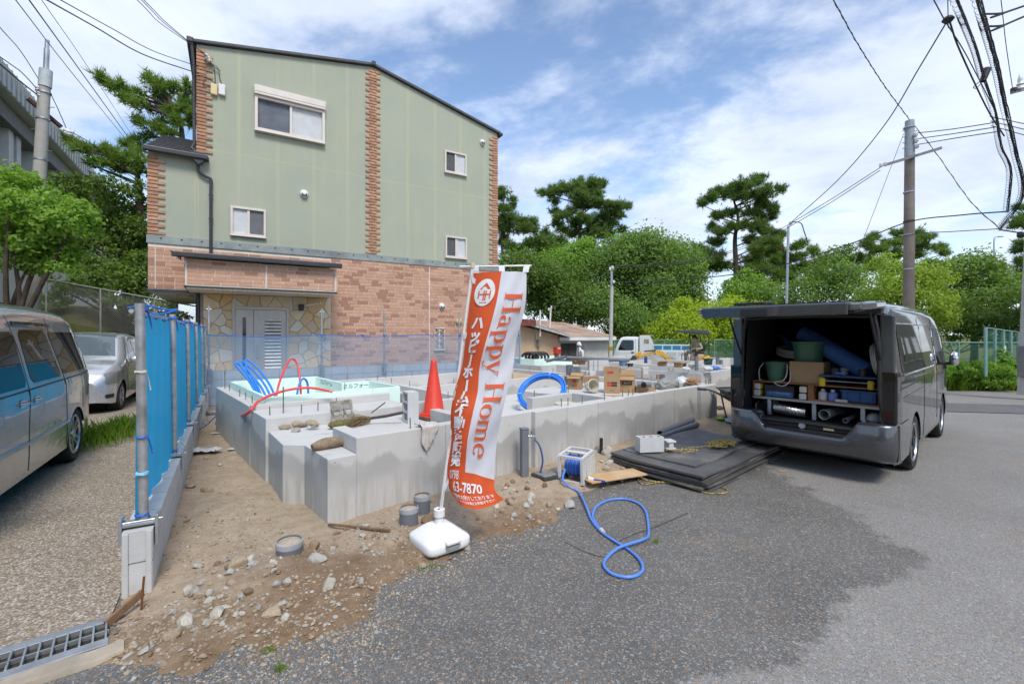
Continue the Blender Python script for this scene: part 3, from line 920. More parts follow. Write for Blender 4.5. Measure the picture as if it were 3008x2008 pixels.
tag(rb_.obj('brick_cladding',BR_I,house),kind='stuff')
for s in (SL + 0.13,):
    B().box(s,s + 0.018,-0.010,0.0,2.7,ZB0).obj('joint_strip',FRAME,house)
# canopy
SOFZ = 2.62
B().box(C0,C1,-CW,-0.002,SOFZ + 0.07,3.29).obj('canopy_box',JOINT,house)
for s in (C0 - 0.008,-1.71,C1 - 0.016):
    B().box(s,s + 0.03,-CW - 0.013,-CW + 0.02,SOFZ + 0.075,3.285).obj('corner_strip',FRAME,house)
B().box(C0 - 0.03,C1 + 0.03,-CW - 0.025,-0.003,SOFZ + 0.03,SOFZ + 0.068).obj('canopy_trim',DARK,house)
pl = B().box(0,0.094,-CW,-0.004,0,0.028).mesh('soffit_board',SOFF)
n_ = int((C1 - C0) / 0.1)
for k in range(n_): inst('soffit_board',pl,house,(C0 + 0.01 + k * 0.1,0,SOFZ))
cr = B().prism([(-CW - 0.12,3.30),(-CW - 0.12,3.36),(-0.002,3.58),(-0.002,3.52)],C0 - 0.12,C1 + 0.1,Matrix(((0,0,1,0),(1,0,0,0),(0,1,0,0),(0,0,0,1))))
cr.obj('canopy_roof',DARK,house,bev=0.004)
B().box(C0 - 0.24,C1 + 0.12,-CW - 0.215,-CW - 0.125,3.30,3.42).obj('gutter',DARK,house,bev=0.02)
B().prism([(C0 - 0.27,3.42),(C0 - 0.08,3.42),(C0 - 0.08,3.24)],-CW - 0.19,-CW + 0.05,Matrix(((1,0,0,0),(0,0,1,0),(0,1,0,0),(0,0,0,1)))).obj('gutter_end',DARK,house)

# crazy paving stone round the door
def clip(poly,n,d):
    out = []
    for i in range(len(poly)):
        p,q = poly[i],poly[(i+1) % len(poly)]
        a,b_ = p[0]*n[0]+p[1]*n[1]-d,q[0]*n[0]+q[1]*n[1]-d
        if a <= 0: out.append(p)
        if a*b_ < 0:
            t = a/(a-b_); out.append((p[0]+(q[0]-p[0])*t,p[1]+(q[1]-p[1])*t))
    return out
def voronoi(x0,x1,z0,z1,seeds,gap):
    cells = []
    for i,p in enumerate(seeds):
        poly = [(x0,z0),(x1,z0),(x1,z1),(x0,z1)]
        for j,q in enumerate(seeds):
            if i == j: continue
            n = (q[0]-p[0],q[1]-p[1]); L = math.hypot(*n)
            if L > 1.6: continue
            mid = ((p[0]+q[0])/2,(p[1]+q[1])/2)
            poly = clip(poly,(n[0]/L,n[1]/L),(mid[0]*n[0]+mid[1]*n[1])/L - gap)
            if not poly: break
        if poly and len(poly) > 2: cells.append(poly)
    return cells
STONE_MATS = [mat('flagstone_%s' % nme,c,0.8,var=0.1,scale=4,c2=c2,bump=0.35,bscale=25,dirt=(0.45,0.38,0.28,0.4)) for nme,c,c2 in
              (('ochre',(0.74,0.50,0.20),(0.66,0.47,0.27)),('cream',(0.78,0.68,0.48),(0.72,0.57,0.34)),('pale',(0.76,0.69,0.57),(0.68,0.61,0.5)),('tan',(0.64,0.47,0.30),(0.70,0.54,0.35)))]
q = random.Random(5)
D0,D1,DT = -2.40,-1.08,2.31
B().box(-3.02,0.0,-0.03,0.0,-0.3,SOFZ).obj('stone_bedding',mat('stone_mortar',(0.42,0.41,0.38),0.9),house)
for (x0,x1,z0,z1,n) in ((-3.02,D0,0.05,SOFZ - 0.01,24),(D1,-0.005,0.05,SOFZ - 0.01,36),(D0,D1,DT,SOFZ - 0.01,6)):
    seeds = []
    tries = 0
    md = math.sqrt((x1-x0)*(z1-z0)/n) * 0.72
    while len(seeds) < n and tries < 4000:
        p = (q.uniform(x0,x1),q.uniform(z0,z1)); tries += 1
        if all(math.hypot(p[0]-s[0],p[1]-s[1]) > md * q.uniform(0.75,1.1) for s in seeds): seeds.append(p)
    for poly in voronoi(x0,x1,z0,z1,seeds,0.007):
        cx = sum(p[0] for p in poly)/len(poly); cz = sum(p[1] for p in poly)/len(poly)
        if abs(sum(poly[i][0]*poly[(i+1) % len(poly)][1]-poly[(i+1) % len(poly)][0]*poly[i][1] for i in range(len(poly))))/2 < 0.004: continue
        yy = -0.045 - q.uniform(0,0.015)
        B().prism([(a - cx,c - cz) for a,c in poly],-0.03 - yy,0,Matrix(((1,0,0,0),(0,0,1,0),(0,1,0,0),(0,0,0,1)))).obj('flagstone',q.choice(STONE_MATS),house,loc=(cx,yy,cz),bev=0.006)
# door
DOORM = mat('door_champagne',(0.50,0.46,0.42),0.4,0.35,var=0.05,scale=3)
B().box(D0,D0 + 0.06,-0.075,-0.01,0.0,DT).box(D1 - 0.06,D1,-0.075,-0.01,0.0,DT).box(D0 + 0.06,D1 - 0.06,-0.075,-0.01,DT - 0.07,DT).obj('door_frame',DOORM,house,bev=0.004)
dl = B().box(D0 + 0.065,D0 + 0.48,-0.05,-0.02,0.02,DT - 0.075).obj('side_leaf',DOORM,house,bev=0.004)
B().box(D0 + 0.23,D0 + 0.31,-0.056,-0.0505,0.75,2.03).obj('slit_pane',glass_mat('dark_glass',(0.02,0.02,0.022),1.0,0.05),dl)
dm = B().box(D0 + 0.49,D1 - 0.065,-0.05,-0.02,0.02,DT - 0.075).obj('door_leaf',DOORM,house,bev=0.004)
B().box(D0 + 0.74,D0 + 1.13,-0.053,-0.0505,0.3,2.0).obj('louvre_backing',glass_mat('dark_glass',alpha=1.0),dm)
sl = B().bc(0,0,0,0.39,0.02,0.058,rx=-0.45).mesh('louvre_slat',mat('slat_pale',(0.80,0.78,0.74),0.4,0.0))
for k in range(19): inst('louvre_slat',sl,dm,(D0 + 0.935,-0.064,0.33 + k * 0.091))
B().tube([(D0 + 0.57,-0.06,0.95),(D0 + 0.57,-0.105,0.97),(D0 + 0.57,-0.105,1.28),(D0 + 0.57,-0.06,1.30)],0.013,8).obj('handle',GALV,dm,smooth=40)
B().cyl((D0 + 0.57,-0.05,1.42),(D0 + 0.57,-0.065,1.42),0.028,n=14).obj('lock',GALV,dm,smooth=40)
# camera lamp under the canopy, wall vents
wl_ = B().bc(-0.78,-0.15,2.33,0.13,0.2,0.16).bc(-0.78,-0.27,2.30,0.10,0.06,0.12); wl_.obj('wall_lamp',DARK,house,bev=0.02)
B().cyl((-0.32,-0.4,2.45),(-0.75,-0.12,2.36),0.035,n=10).obj('lamp_arm',SOFF,house,smooth=40)
def vent(u,v,r,cream=False):
    s,z = fac(u,v)
    vm = WHITEP if not cream else mat('cream_plastic',(0.66,0.52,0.28),0.5)
    prof = [(r,0.0),(r,0.02),(r * 0.93,0.05),(r * 0.7,0.085),(r * 0.35,0.105),(0.001,0.11)]
    M_ = Matrix(((1,0,0,s),(0,0,-1,-0.002),(0,1,0,z),(0,0,0,1)))
    o = B().lathe(prof,20,M_).obj('wall_vent',vm,house,smooth=50)
    if not cream: B().bc(s,-0.078,z - r * 0.32,r * 1.15,0.05,r * 0.62).obj('vent_mouth',mat('vent_dark',(0.03,0.03,0.03),0.8),o)
vent(893,570,0.115); vent(1416,419,0.10); vent(1297,899,0.105); vent(1347,944,0.11,True)
# windows
def window(u0,v0,u1,v1,name='window',shutter=False,curt=(True,True),proud=0.03):
    s0,z1 = fac(u0,v0); s1,_ = fac(u1,v1)
    z0 = (fac(u0,v1)[1])
    return s0,s1,z0,z1
def make_window(s0,s1,z0,z1,shutter=False,cl=CURT,cr_=CURT,fr=0.055,deep=0.06):
    w = B()
    for a,b_,c,d in ((s0,s0 + fr,z0,z1),(s1 - fr,s1,z0,z1),(s0 + fr,s1 - fr,z1 - fr,z1),(s0 + fr,s1 - fr,z0,z0 + fr)):
        w.box(a,b_,-deep,0.04,c,d)
    wo_ = w.obj('window',FRAME,house,bev=0.005)
    m_ = (s0 + s1) / 2
    B().box(m_ - 0.03,m_ + 0.03,-deep * 0.55,0.035,z0 + fr,z1 - fr).obj('meeting_stile',FRAME,wo_,bev=0.004)
    for a,b_,cm,yy in ((s0 + fr,m_ - 0.03,cl,0.0),(m_ + 0.03,s1 - fr,cr_,-0.012)):
        B().box(a,b_,-0.012 + yy * 0.3,-0.006 + yy * 0.3,z0 + fr,z1 - fr).obj('pane',PANE,wo_)
        pz = B(); n = 14
        if cm is CURT:
            pz.grid([[Vector((a + (b_ - a) * i / n,-0.0015 + 0.0015 * math.sin(i * 2.1),zz_)) for zz_ in (z0 + fr,z1 - fr)] for i in range(n + 1)])
            pz.obj('curtain',cm,wo_)
        else:
            pz.box(a,b_,-0.003,-0.001,z0 + fr,z1 - fr).obj('room_shade',cm,wo_)
    if shutter:
        B().box(s0 - 0.015,s1 + 0.015,-0.16,-0.001,z1 + 0.003,z1 + 0.24).obj('shutter_box',FRAME,wo_,bev=0.012)
        B().box(s0 - 0.018,s1 + 0.018,-0.163,-0.002,z1 + 0.065,z1 + 0.072).obj('shutter_seam',DARK,wo_)
    B().box(s0 - 0.01,s1 + 0.01,-deep - 0.03,-0.002,z0 - 0.03,z0 - 0.002).obj('sill',FRAME,wo_,bev=0.006)
    return wo_
s0,z1 = fac(748,281); s1,_ = fac(953,330); z0 = fac(748,383)[1]
make_window(s0,s1,z0,z1,True,mat('curtain_dim',(0.20,0.22,0.27),0.8,var=0.15,scale=3),CURT,0.07,0.10)
s0,z1 = fac(677,605); s1,_ = fac(781,617); z0 = fac(677,689)[1]
make_window(s0,s1,z0,z1,False,CURT,mat('screen_grey',(0.22,0.23,0.24),0.8))
s0,z1 = fac(1305,441); s1,_ = fac(1369,455); z0 = fac(1305,505)[1]
make_window(s0,s1,z0,z1,False,mat('screen_grey2',(0.13,0.135,0.14),0.8),CURT)
s0,z1 = fac(1307,692); s1,_ = fac(1370,700); z0 = fac(1307,755)[1]
make_window(s0,s1,z0,z1,False,mat('screen_grey2'),CURT)
s0,z1 = fac(1275,962); s1,_ = fac(1305,962); z0 = fac(1275,1027)[1]
gw = make_window(s0,s1,z0,z1,False,DKROOM,DKROOM,0.03,0.05)
def strip(b_,p,q_,w):
    b_.bar(p,q_,w,w)
for k in range(4):
    for sgn in (1,-1):
        for kk in range(1):
            za = z0 + (z1 - z0) * k / 4
            zb_ = za + (z1 - z0) / 4
            aa,bb2 = (s0,s1) if sgn > 0 else (s1,s0)
            B().bar((aa,-0.07,za),(bb2,-0.07,zb_),0.012).obj('lattice_bar',FRAME,gw)
# quoin bricks
qm1 = B().box(0,0.20,-0.028,-0.001,0,0.062).mesh('quoin_brick',QUOIN)
qm2 = B().box(0,0.30,-0.03,-0.001,0,0.062).mesh('quoin_brick',QUOIN)
for m_ in (qm1,qm2): pass
def quoin_col(s,z0,z1,side,off=0.0):
    z = z0; k = 0; pitch = 0.0865
    while z + 0.062 < z1:
        long_ = k % 2 == 0
        L = 0.34 if long_ else 0.205
        if side > 0: inst('quoin_brick',qm2 if long_ else qm1,house,(s,0,z),(0,0,0),(L / (0.30 if long_ else 0.20),1,1))
        else: inst('quoin_brick',qm2 if long_ else qm1,house,(s - L,0,z),(0,0,0),(L / (0.30 if long_ else 0.20),1,1))
        z += pitch; k += 1
quoin_col(SU - 0.005,6.16,E_L - 0.06,1)
quoin_col(SL - 0.012,ZB1 + 0.02,5.93,1)
quoin_col(SR + 0.012,ZB1 + 0.02,E_R - 0.06,-1)
# centre strip: two bricks per course, shifted left and right
z = ZB1 + 0.03; k = 0
while z < RG - 0.12:
    sh = 0.055 if k % 2 else -0.055
    for a in (-0.165,0.003):
        inst('quoin_brick',qm1,house,(SRG + sh + a,0,z),(0,0,0),(0.162 / 0.2,1,1))
    z += 0.0865; k += 1
# main roof: thin dark verge following the gable
rf = B()
ov = 0.10
for (s0_,z0_,s1_,z1_) in ((SU - 0.06,E_L - 0.01,SRG,RG),(SRG,RG,SR + 0.08,E_R - 0.02)):
    rf.prism([(s0_,z0_ + 0.02),(s1_,z1_ + 0.02),(s1_,z1_ + 0.085),(s0_,z0_ + 0.085)],-ov,DEP + 0.1,Matrix(((1,0,0,0),(0,0,1,0),(0,1,0,0),(0,0,0,1))))
tag(rf.obj('roof',ROOF,house),kind=None)
B().bc(SRG,-0.11,RG + 0.07,0.12,0.03,0.12).obj('ridge_cap',DARK,house,bev=0.01)
B().box(SU - 0.20,SU - 0.06,-0.14,DEP,E_L - 0.04,E_L + 0.09).obj('gutter',DARK,house,bev=0.02)
B().box(SR + 0.02,SR + 0.16,-0.13,DEP,E_R - 0.07,E_R + 0.03).obj('gutter',DARK,house,bev=0.02)
# roof over the side wing, seams parallel to the wall
w_top = 4.1
sr = B().prism([(-0.14,5.97),(w_top,7.78),(w_top,7.86),(-0.14,6.05)],SL - 0.06,SU - 0.005,Matrix(((0,0,1,0),(1,0,0,0),(0,1,0,0),(0,0,0,1))))
sro = sr.obj('wing_roof',ROOF,house)
sm = B().box(SL - 0.055,SU - 0.006,-0.01,0.01,0,0.022).mesh('roof_seam',ROOF)
for k in range(1,12):
    f = k / 12
    inst('roof_seam',sm,sro,(0,-0.14 + f * (w_top + 0.14),6.052 + f * 1.81),(R(23),0,0))
B().box(SL - 0.08,SU + 0.24,-0.25,-0.135,5.93,6.045).obj('gutter',DARK,house,bev=0.02)
B().box(SU + 0.0,SU + 0.26,-0.135,-0.0,5.95,6.03).obj('gutter',DARK,house,bev=0.01)
# hopper head and downpipes
hp = B().prism([(-3.30,6.10),(-2.98,6.10),(-3.02,5.86),(-3.12,5.78),(-3.20,5.86)],-0.21,-0.05,Matrix(((1,0,0,0),(0,0,1,0),(0,1,0,0),(0,0,0,1))))
hp.obj('hopper_head',DARK,house,bev=0.01)
B().tube(smooth_path([(-3.12,-0.1,5.8),(-3.11,-0.085,5.66),(-2.98,-0.075,5.56),(-2.86,-0.075,5.50),(-2.86,-0.075,5.3)],5) + [Vector((-2.86,-0.075,3.6)),Vector((-2.86,-0.075,3.5))],0.036,10).obj('downpipe',DARK,house,smooth=40)
B().tube([(SU - 0.10,-0.08,E_L),(SU - 0.06,-0.045,E_L - 0.5),(SU - 0.045,-0.045,6.35),(SU - 0.1,-0.08,6.2),(-3.14,-0.12,6.08)],0.036,10).obj('downpipe',DARK,house,smooth=40)
B().tube([(SU + 0.03,-0.06,2.62),(SU + 0.03,-0.06,-0.2)],0.05,10).obj('downpipe',DARK,house,smooth=40)
B().box(SU + 0.14,-3.03,-0.02,0.0,-0.2,2.6).obj('corner_pier',mat('pier_brick',(0.40,0.22,0.15),0.8,var=0.2,scale=12),house)
clp = B().bc(0,0,0,0.1,0.05,0.02).mesh('pipe_clip',DARK)
for zc in (4.5,5.1): inst('pipe_clip',clp,house,(-2.86,-0.06,zc))
for zc in (6.9,7.6,8.2): inst('pipe_clip',clp,house,(SU - 0.05,-0.04,zc))
# boxes, insulators and looped wires on the wall
for u,v,c in ((629,266,(0.66,0.52,0.27)),(652,267,(0.70,0.71,0.70))):
    s,z = fac(u,v)
    B().box(s - 0.075,s + 0.075,-0.09,-0.002,z - 0.14,z + 0.14).obj('meter_box',mat('meter_cream' if c[2] < 0.5 else 'meter_white',c,0.45,var=0.04),house,bev=0.02)
ins = B()
INSM = mat('porcelain',(0.75,0.76,0.75),0.2)
for k in range(3):
    s,z = fac(602 + 6 * k,170 + 8 * k)
    B().lathe([(0.001,0.08),(0.03,0.07),(0.045,0.04),(0.03,0.02),(0.045,0.0),(0.02,-0.03),(0.001,-0.03)],12,Matrix.Translation((s,-0.12,z)) @ Matrix.Rotation(R(60),4,'Y')).obj('insulator',INSM,house,smooth=50)
WIREM = mat('black_cable',(0.025,0.025,0.028),0.5)
for k,pts in enumerate([[(603,172),(620,195),(648,212)],[(608,180),(628,200),(632,240),(630,255)],[(614,186),(640,205),(645,230),(652,252)],[(604,232),(596,250),(606,258),(622,262)],[(576,225),(600,228),(614,236),(634,250)]]):
    B().tube(smooth_path([Vector((fac(u,v)[0],-0.05 - 0.03 * (i % 2),fac(u,v)[1])) for i,(u,v) in enumerate(pts)],5),0.009,5).obj('service_wire',WIREM,house)
# floodlight on the roof slope
s,z = fac(1278,290); 
B().bar((s,0.3,z - 0.3),(s,0.3,z + 0.2),0.03).obj('lamp_post',DARK,house)
B().cyl((s - 0.06,0.3,z + 0.08),(s - 0.20,0.3,z - 0.12),0.05,0.1,14).obj('roof_floodlight',DARK,house,smooth=40)
# ------------------------------------------------------------------ vehicles
def curve1(pts,k=10):
    P = smooth_path([Vector((x,z,0)) for x,z in pts],k)
    X = [p.x for p in P]; Z = [p.y for p in P]
    return lambda x: float(np.interp(x,X,Z))
def lin1(pts):
    X = [p[0] for p in pts]; Z = [p[1] for p in pts]
    return lambda x: float(np.interp(x,X,Z))
def ray_plane(u,v,P0,N):
    o = Vector((0,0,1.6)); d = Vector(((u - 1504) / 1340,1,-(v - 980) / 1340))
    t = (Vector(P0) - o).dot(N) / d.dot(N)
    return o + d * t
CARPAINT = {}
def paint(name,c,metal=0.6,r=0.28):
    return mat(name,c,r,metal,var=0.03,scale=2,coat=1.0,detail=2)
TYRE = mat('tyre_rubber',(0.022,0.022,0.023),0.85,var=0.2,scale=20,bump=0.3,bscale=60,dirt=(0.12,0.1,0.08,0.4))
RIM = mat('alloy_silver',(0.55,0.56,0.57),0.28,0.85,var=0.08,scale=8)
RIMD = mat('alloy_dark',(0.05,0.05,0.055),0.35,0.6)
BLACKP = mat('black_trim',(0.02,0.02,0.021),0.5,var=0.1)
CGLASS = glass_mat('car_glass',(0.012,0.014,0.014),1.0,0.02)
SEAM = mat('panel_gap',(0.012,0.012,0.013),0.7)
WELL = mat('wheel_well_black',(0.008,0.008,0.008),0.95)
LENS = glass_mat('lamp_lens',(0.20,0.205,0.20),1.0,0.05)
AMB = glass_mat('amber_lens',(0.6,0.2,0.03),1.0,0.1)
CHROME = mat('chrome',(0.72,0.73,0.74),0.12,1.0,0.03)

class Skin:
    def __init__(s,zt,zb,hw,belt,tum,rc,crown=0.03,low=0.5,tuck=0.05):
        s.zt,s.zb,s.hw,s.belt,s.tum,s.rc,s.crown,s.low,s.tuck = zt,zb,hw,belt,tum,rc,crown,low,tuck
    def y(s,x,z):
        h = s.hw(x); top = s.zt(x); rc = min(s.rc,max(0.02,(top - s.zb(x)) * 0.45))
        y = h
        if z < s.low: y -= s.tuck * ((s.low - z) / s.low) ** 2
        if z > s.belt: y -= s.tum * (z - s.belt)
        d = top - rc
        if z > d: y -= rc * (1 - math.sqrt(max(0,1 - min(1,(z - d) / rc) ** 2)))
        return max(0.02,y)
    def section(s,x,n1=14,n2=6,n3=8):
        top,zb = s.zt(x),s.zb(x); rc = min(s.rc,max(0.02,(top - zb) * 0.45))
        out = []
        for k in range(n1): z = zb + (top - rc - zb) * k / n1; out.append((s.y(x,z),z))
        for k in range(n2 + 1):
            a = k / n2 * math.pi / 2; z = top - rc + rc * math.sin(a); out.append((s.y(x,z),z))
        ye,ze = out[-1]
        for k in range(1,n3 + 1):
            yy = ye * (1 - k / n3); out.append((yy,ze + s.crown * (1 - (yy / max(ye,1e-6)) ** 2)))
        return out
    def body(s,xs_,cap0=True,cap1=True):
        b = B(); rows = []
        for x in xs_:
            sec = s.section(x)
            rows.append([Vector((x,-y,z)) for y,z in sec] + [Vector((x,y,z)) for y,z in reversed(sec[:-1])])
        b.grid(rows)
        for ok,r in ((cap0,rows[0]),(cap1,rows[-1])):
            if ok: b.add(r,[tuple(range(len(r)))])
        return b
    def patch(s,z0,z1,xl,xr,side,off=0.006,nz=10,nx=14,rad=0.0):
        P = []
        for k in range(nz + 1):
            t = k / nz; z = z0 + (z1 - z0) * t
            e = 0
            dd = min(z - z0,z1 - z)
            if rad and dd < rad: e = rad - math.sqrt(max(0,rad * rad - (rad - dd) ** 2))
            a,b_ = xl(z) + e,xr(z) - e
            P.append([Vector((a + (b_ - a) * i / nx,side * (s.y(a + (b_ - a) * i / nx,z) + off),z)) for i in range(nx + 1)])
        b = B(); b.grid(P)
        return b
    def line(s,pts,side,r=0.004,off=0.0):
        P = smooth_path([Vector((x,0,z)) for x,z in pts],6)
        return B().tube([Vector((p.x,side * (s.y(p.x,p.z) + off),p.z)) for p in P],r,5)
    def top(s,x0,x1,w0,w1,off=0.006,n=12,m=10):
        P = []
        for i in range(n + 1):
            x = x0 + (x1 - x0) * i / n; w = w0 + (w1 - w0) * i / n
            sec = s.section(x); ye,ze = sec[-9]
            row = []
            for j in range(m + 1):
                yy = (-1 + 2 * j / m) * min(w,ye)
                row.append(Vector((x,yy,s.zt(x) + s.crown * (1 - (yy / max(ye,1e-6)) ** 2) + off)))
            P.append(row)
        b = B(); b.grid(P)
        return b
def arch(zb,axles,r,sill):
    def f(x):
        z = zb(x)
        for a in axles:
            d = abs(x - a)
            if d < r: z = max(z,0.3 + math.sqrt(r * r - d * d))
        return z
    return f
def stations(x0,x1,axles,r,step=0.1,extra=()):
    S = set(np.round(np.arange(x0,x1 + 1e-6,step),3)) | set(extra)
    for a in axles:
        for k in range(-12,13): S.add(round(a + r * math.sin(k / 12 * math.pi / 2),4))
        S.add(a - r - 0.005); S.add(a + r + 0.005)
    return sorted(x for x in S if x0 <= x <= x1)
def wheel(parent,x,y,r,w,spokes=5,dark=False,rim_r=None):
    s = 1 if y > 0 else -1
    rim_r = rim_r or r * 0.66
    M = Matrix.Translation((x,y,r)) @ Matrix.Rotation(-s * math.pi / 2,4,'X')
    t = B().lathe([(rim_r,-w/2),(r * 0.93,-w/2),(r * 0.985,-w/2 + 0.02),(r,-w/2 + 0.05),(r,w/2 - 0.05),(r * 0.985,w/2 - 0.02),(r * 0.93,w/2),(rim_r,w/2 - 0.01),(rim_r - 0.01,w/2 - 0.03)],40,M)
    wo_ = t.obj('wheel',TYRE,parent,smooth=40)
    d = B().lathe([(rim_r,w/2 - 0.012),(rim_r - 0.02,w/2 - 0.02),(rim_r - 0.03,w/2 - 0.07),(0.0,w/2 - 0.09)],36,M)
    d.obj('rim_barrel',RIMD if True else RIM,wo_,smooth=50)
    d2 = B().lathe([(rim_r + 0.004,w/2 - 0.008),(rim_r - 0.012,w/2 - 0.004),(rim_r - 0.022,w/2 - 0.02)],36,M)
    d2.obj('rim_lip',RIM,wo_,smooth=50)
    sp = B()
    for k in range(spokes):
        a = 2 * math.pi * k / spokes
        Mk = M @ Matrix.Rotation(a,4,'Z')
        for o_ in ((-0.028,0.028) if spokes <= 6 else (0,)):
            q_ = [Vector((0.03,o_ * 0.6 - 0.02,0)),Vector((0.03,o_ * 0.6 + 0.02,0)),Vector((rim_r - 0.01,o_ * 1.7 + 0.017,0)),Vector((rim_r - 0.01,o_ * 1.7 - 0.017,0))]
            vv = [Mk @ (p + Vector((0,0,w/2 - 0.015 - 0.01 * (i < 2)))) for i,p in enumerate(q_)] + [Mk @ (p + Vector((0,0,w/2 - 0.06))) for p in q_]
            sp.add(vv,[(0,1,2,3),(0,4,5,1),(1,5,6,2),(2,6,7,3),(3,7,4,0)])
    sp.obj('spokes',RIMD if dark else RIM,wo_)
    B().lathe([(0.05,w/2 - 0.03),(0.05,w/2 - 0.012),(0.03,w/2 - 0.004),(0.0,w/2 - 0.003)],16,M).obj('hub_cap',RIM if not dark else RIMD,wo_,smooth=50)
    return wo_
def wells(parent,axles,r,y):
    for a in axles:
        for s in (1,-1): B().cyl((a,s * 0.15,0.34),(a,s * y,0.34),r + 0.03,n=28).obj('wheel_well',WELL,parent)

# ---- grey work van with its tailgate raised
VH = R(48.5)
VF = Vector((math.sin(VH),math.cos(VH),0)); VL = Vector((-VF.y,VF.x,0))
VC = Vector((4.73,5.41,0)) + VL * 0.80 + VF * 1.30
van = thing('work_van','dark grey van with raised tailgate and cargo bay full of plumbing gear','van',VC,math.atan2(VF.y,VF.x))
GREY = paint('van_grey',(0.105,0.108,0.115),0.75,0.30)
AX = (-1.30,1.255)
vzb = arch(lin1([(-2.36,0.24),(-1.9,0.24),(-1.7,0.27),(1.7,0.27),(2.35,0.24)]),AX,0.385,0.27)
VS = Skin(curve1([(-2.36,1.90),(-2.28,1.935),(-1.0,1.965),(0.4,1.96),(1.1,1.91),(1.45,1.76),(1.85,1.33),(2.08,1.08),(2.25,0.98),(2.36,0.72)]),vzb,
          curve1([(-2.36,0.815),(-2.26,0.842),(-1.0,0.847),(1.5,0.847),(2.0,0.82),(2.25,0.74),(2.36,0.62)]),1.08,0.115,0.13,0.03,0.5,0.05)
VS.body(stations(-2.36,2.36,AX,0.385,0.12),cap0=False).obj('body',GREY,van,smooth=35)
wells(van,AX,0.36,0.58)
for a in AX:
    for s in (1,-1): wheel(van,a,s * 0.735,0.325,0.20,5,True,0.225)
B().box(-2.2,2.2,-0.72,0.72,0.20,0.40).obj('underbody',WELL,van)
def const(c): return lambda z: c
for s in (-1,1):
    VS.patch(1.17,1.70,const(-2.10),lambda z: -0.62,s,0.004,rad=0.06).obj('side_window',CGLASS,van,smooth=60)
    VS.patch(1.17,1.70,const(-0.60),lambda z: 0.42 - 0.05 * (z - 1.2),s,0.004,rad=0.07).obj('side_window',CGLASS,van,smooth=60)
    VS.patch(1.15,1.68,const(0.62),lambda z: 1.62 - 0.72 * (z - 1.15),s,0.004,rad=0.05).obj('door_window',CGLASS,van,smooth=60)
    VS.line([(-2.12,1.71),(-0.6,1.715),(0.36,1.71),(0.46,1.55),(0.49,1.3),(0.42,1.165),(-0.5,1.155),(-2.1,1.155)],s,0.009,0.004).obj('window_trim',CHROME,van)
    VS.line([(-0.66,1.80),(-0.66,1.4),(-0.66,0.7),(-0.72,0.32)],s).obj('door_seam',SEAM,van)
    VS.line([(0.54,1.82),(0.54,1.2),(0.54,0.4)],s).obj('door_seam',SEAM,van)
    VS.line([(1.50,1.62),(1.62,1.2),(1.6,0.75)],s).obj('door_seam',SEAM,van)
    VS.line([(-2.2,1.02),(-1.4,1.03),(-0.66,1.035)],s,0.006).obj('slide_rail',SEAM,van)
    VS.line([(-2.2,0.92),(-1.4,0.93),(-0.66,0.935)],s,0.003).obj('slide_rail',SEAM,van)
    VS.line([(-2.3,0.62),(-1.9,0.60),(-1.72,0.45),(-1.7,0.3)],s,0.004).obj('bumper_seam',SEAM,van)
    VS.line([(-0.9,0.30),(0.0,0.285),(0.85,0.30)],s,0.012,-0.01).obj('sill_strip',BLACKP,van)
    for x in (0.44,0.62): VS.patch(0.90,1.05,const(x - 0.035),const(x + 0.035),s,0.012,rad=0.04).obj('door_handle',BLACKP,van,smooth=60)
    VS.patch(0.62,0.66,const(-2.12),const(-2.02),s,0.004).obj('side_marker',AMB,van)
    mr = B().lathe([(0.0,-0.08),(0.04,-0.07),(0.058,-0.03),(0.06,0.02),(0.045,0.08),(0.0,0.095)],16,Matrix.Translation((1.52,s * 0.955,1.20)) @ Matrix.Scale(1.3,4,(0,0,1)))
    mo = mr.obj('door_mirror',CHROME,van,smooth=60); B().bar((1.52,s * 0.84,1.12),(1.52,s * 0.94,1.15),0.045).obj('mirror_arm',BLACKP,mo)
    B().bar((1.50,s * 0.80,1.08),(1.5,s * 0.86,1.1),0.09).obj('mirror_arm',BLACKP,mo)
VS.top(1.20,1.84,0.68,0.74,0.004).obj('windscreen',CGLASS,van,smooth=60)
# rear frame
RX = -2.36
fr = B()
for s in (-1,1):
    y0,y1 = sorted((s * 0.685,s * 0.812))
    fr.box(RX - 0.012,RX + 0.07,y0,y1,0.56,1.80)
fr.box(RX - 0.012,RX + 0.07,-0.72,0.72,1.79,1.895)
fr.obj('rear_frame',GREY,van,bev=0.02)
sl_ = B().tube(smooth_path([(RX - 0.015,-0.66,1.70),(RX - 0.015,-0.69,1.0),(RX - 0.015,-0.66,0.60),(RX - 0.015,0,0.565),(RX - 0.015,0.66,0.60),(RX - 0.015,0.69,1.0),(RX - 0.015,0.66,1.70),(RX - 0.015,0.5,1.79),(RX - 0.015,-0.5,1.79)],8,True),0.022,8,True)
sl_.obj('door_seal',BLACKP,van,smooth=60)
# tail lamps
TL = glass_mat('smoked_lens',(0.015,0.012,0.012),1.0,0.04)
for s in (-1,1):
    y0,y1 = sorted((s * 0.695,s * 0.838))
    t = B().box(RX - 0.035,RX + 0.16,y0,y1,0.665,1.20); to = t.obj('tail_lamp',TL,van,bev=0.02)
    B().box(RX - 0.038,RX - 0.034,*sorted((s * 0.715,s * 0.80)),0.70,0.80).obj('red_reflector',mat('red_lens',(0.025,0.004,0.004),0.15),to)
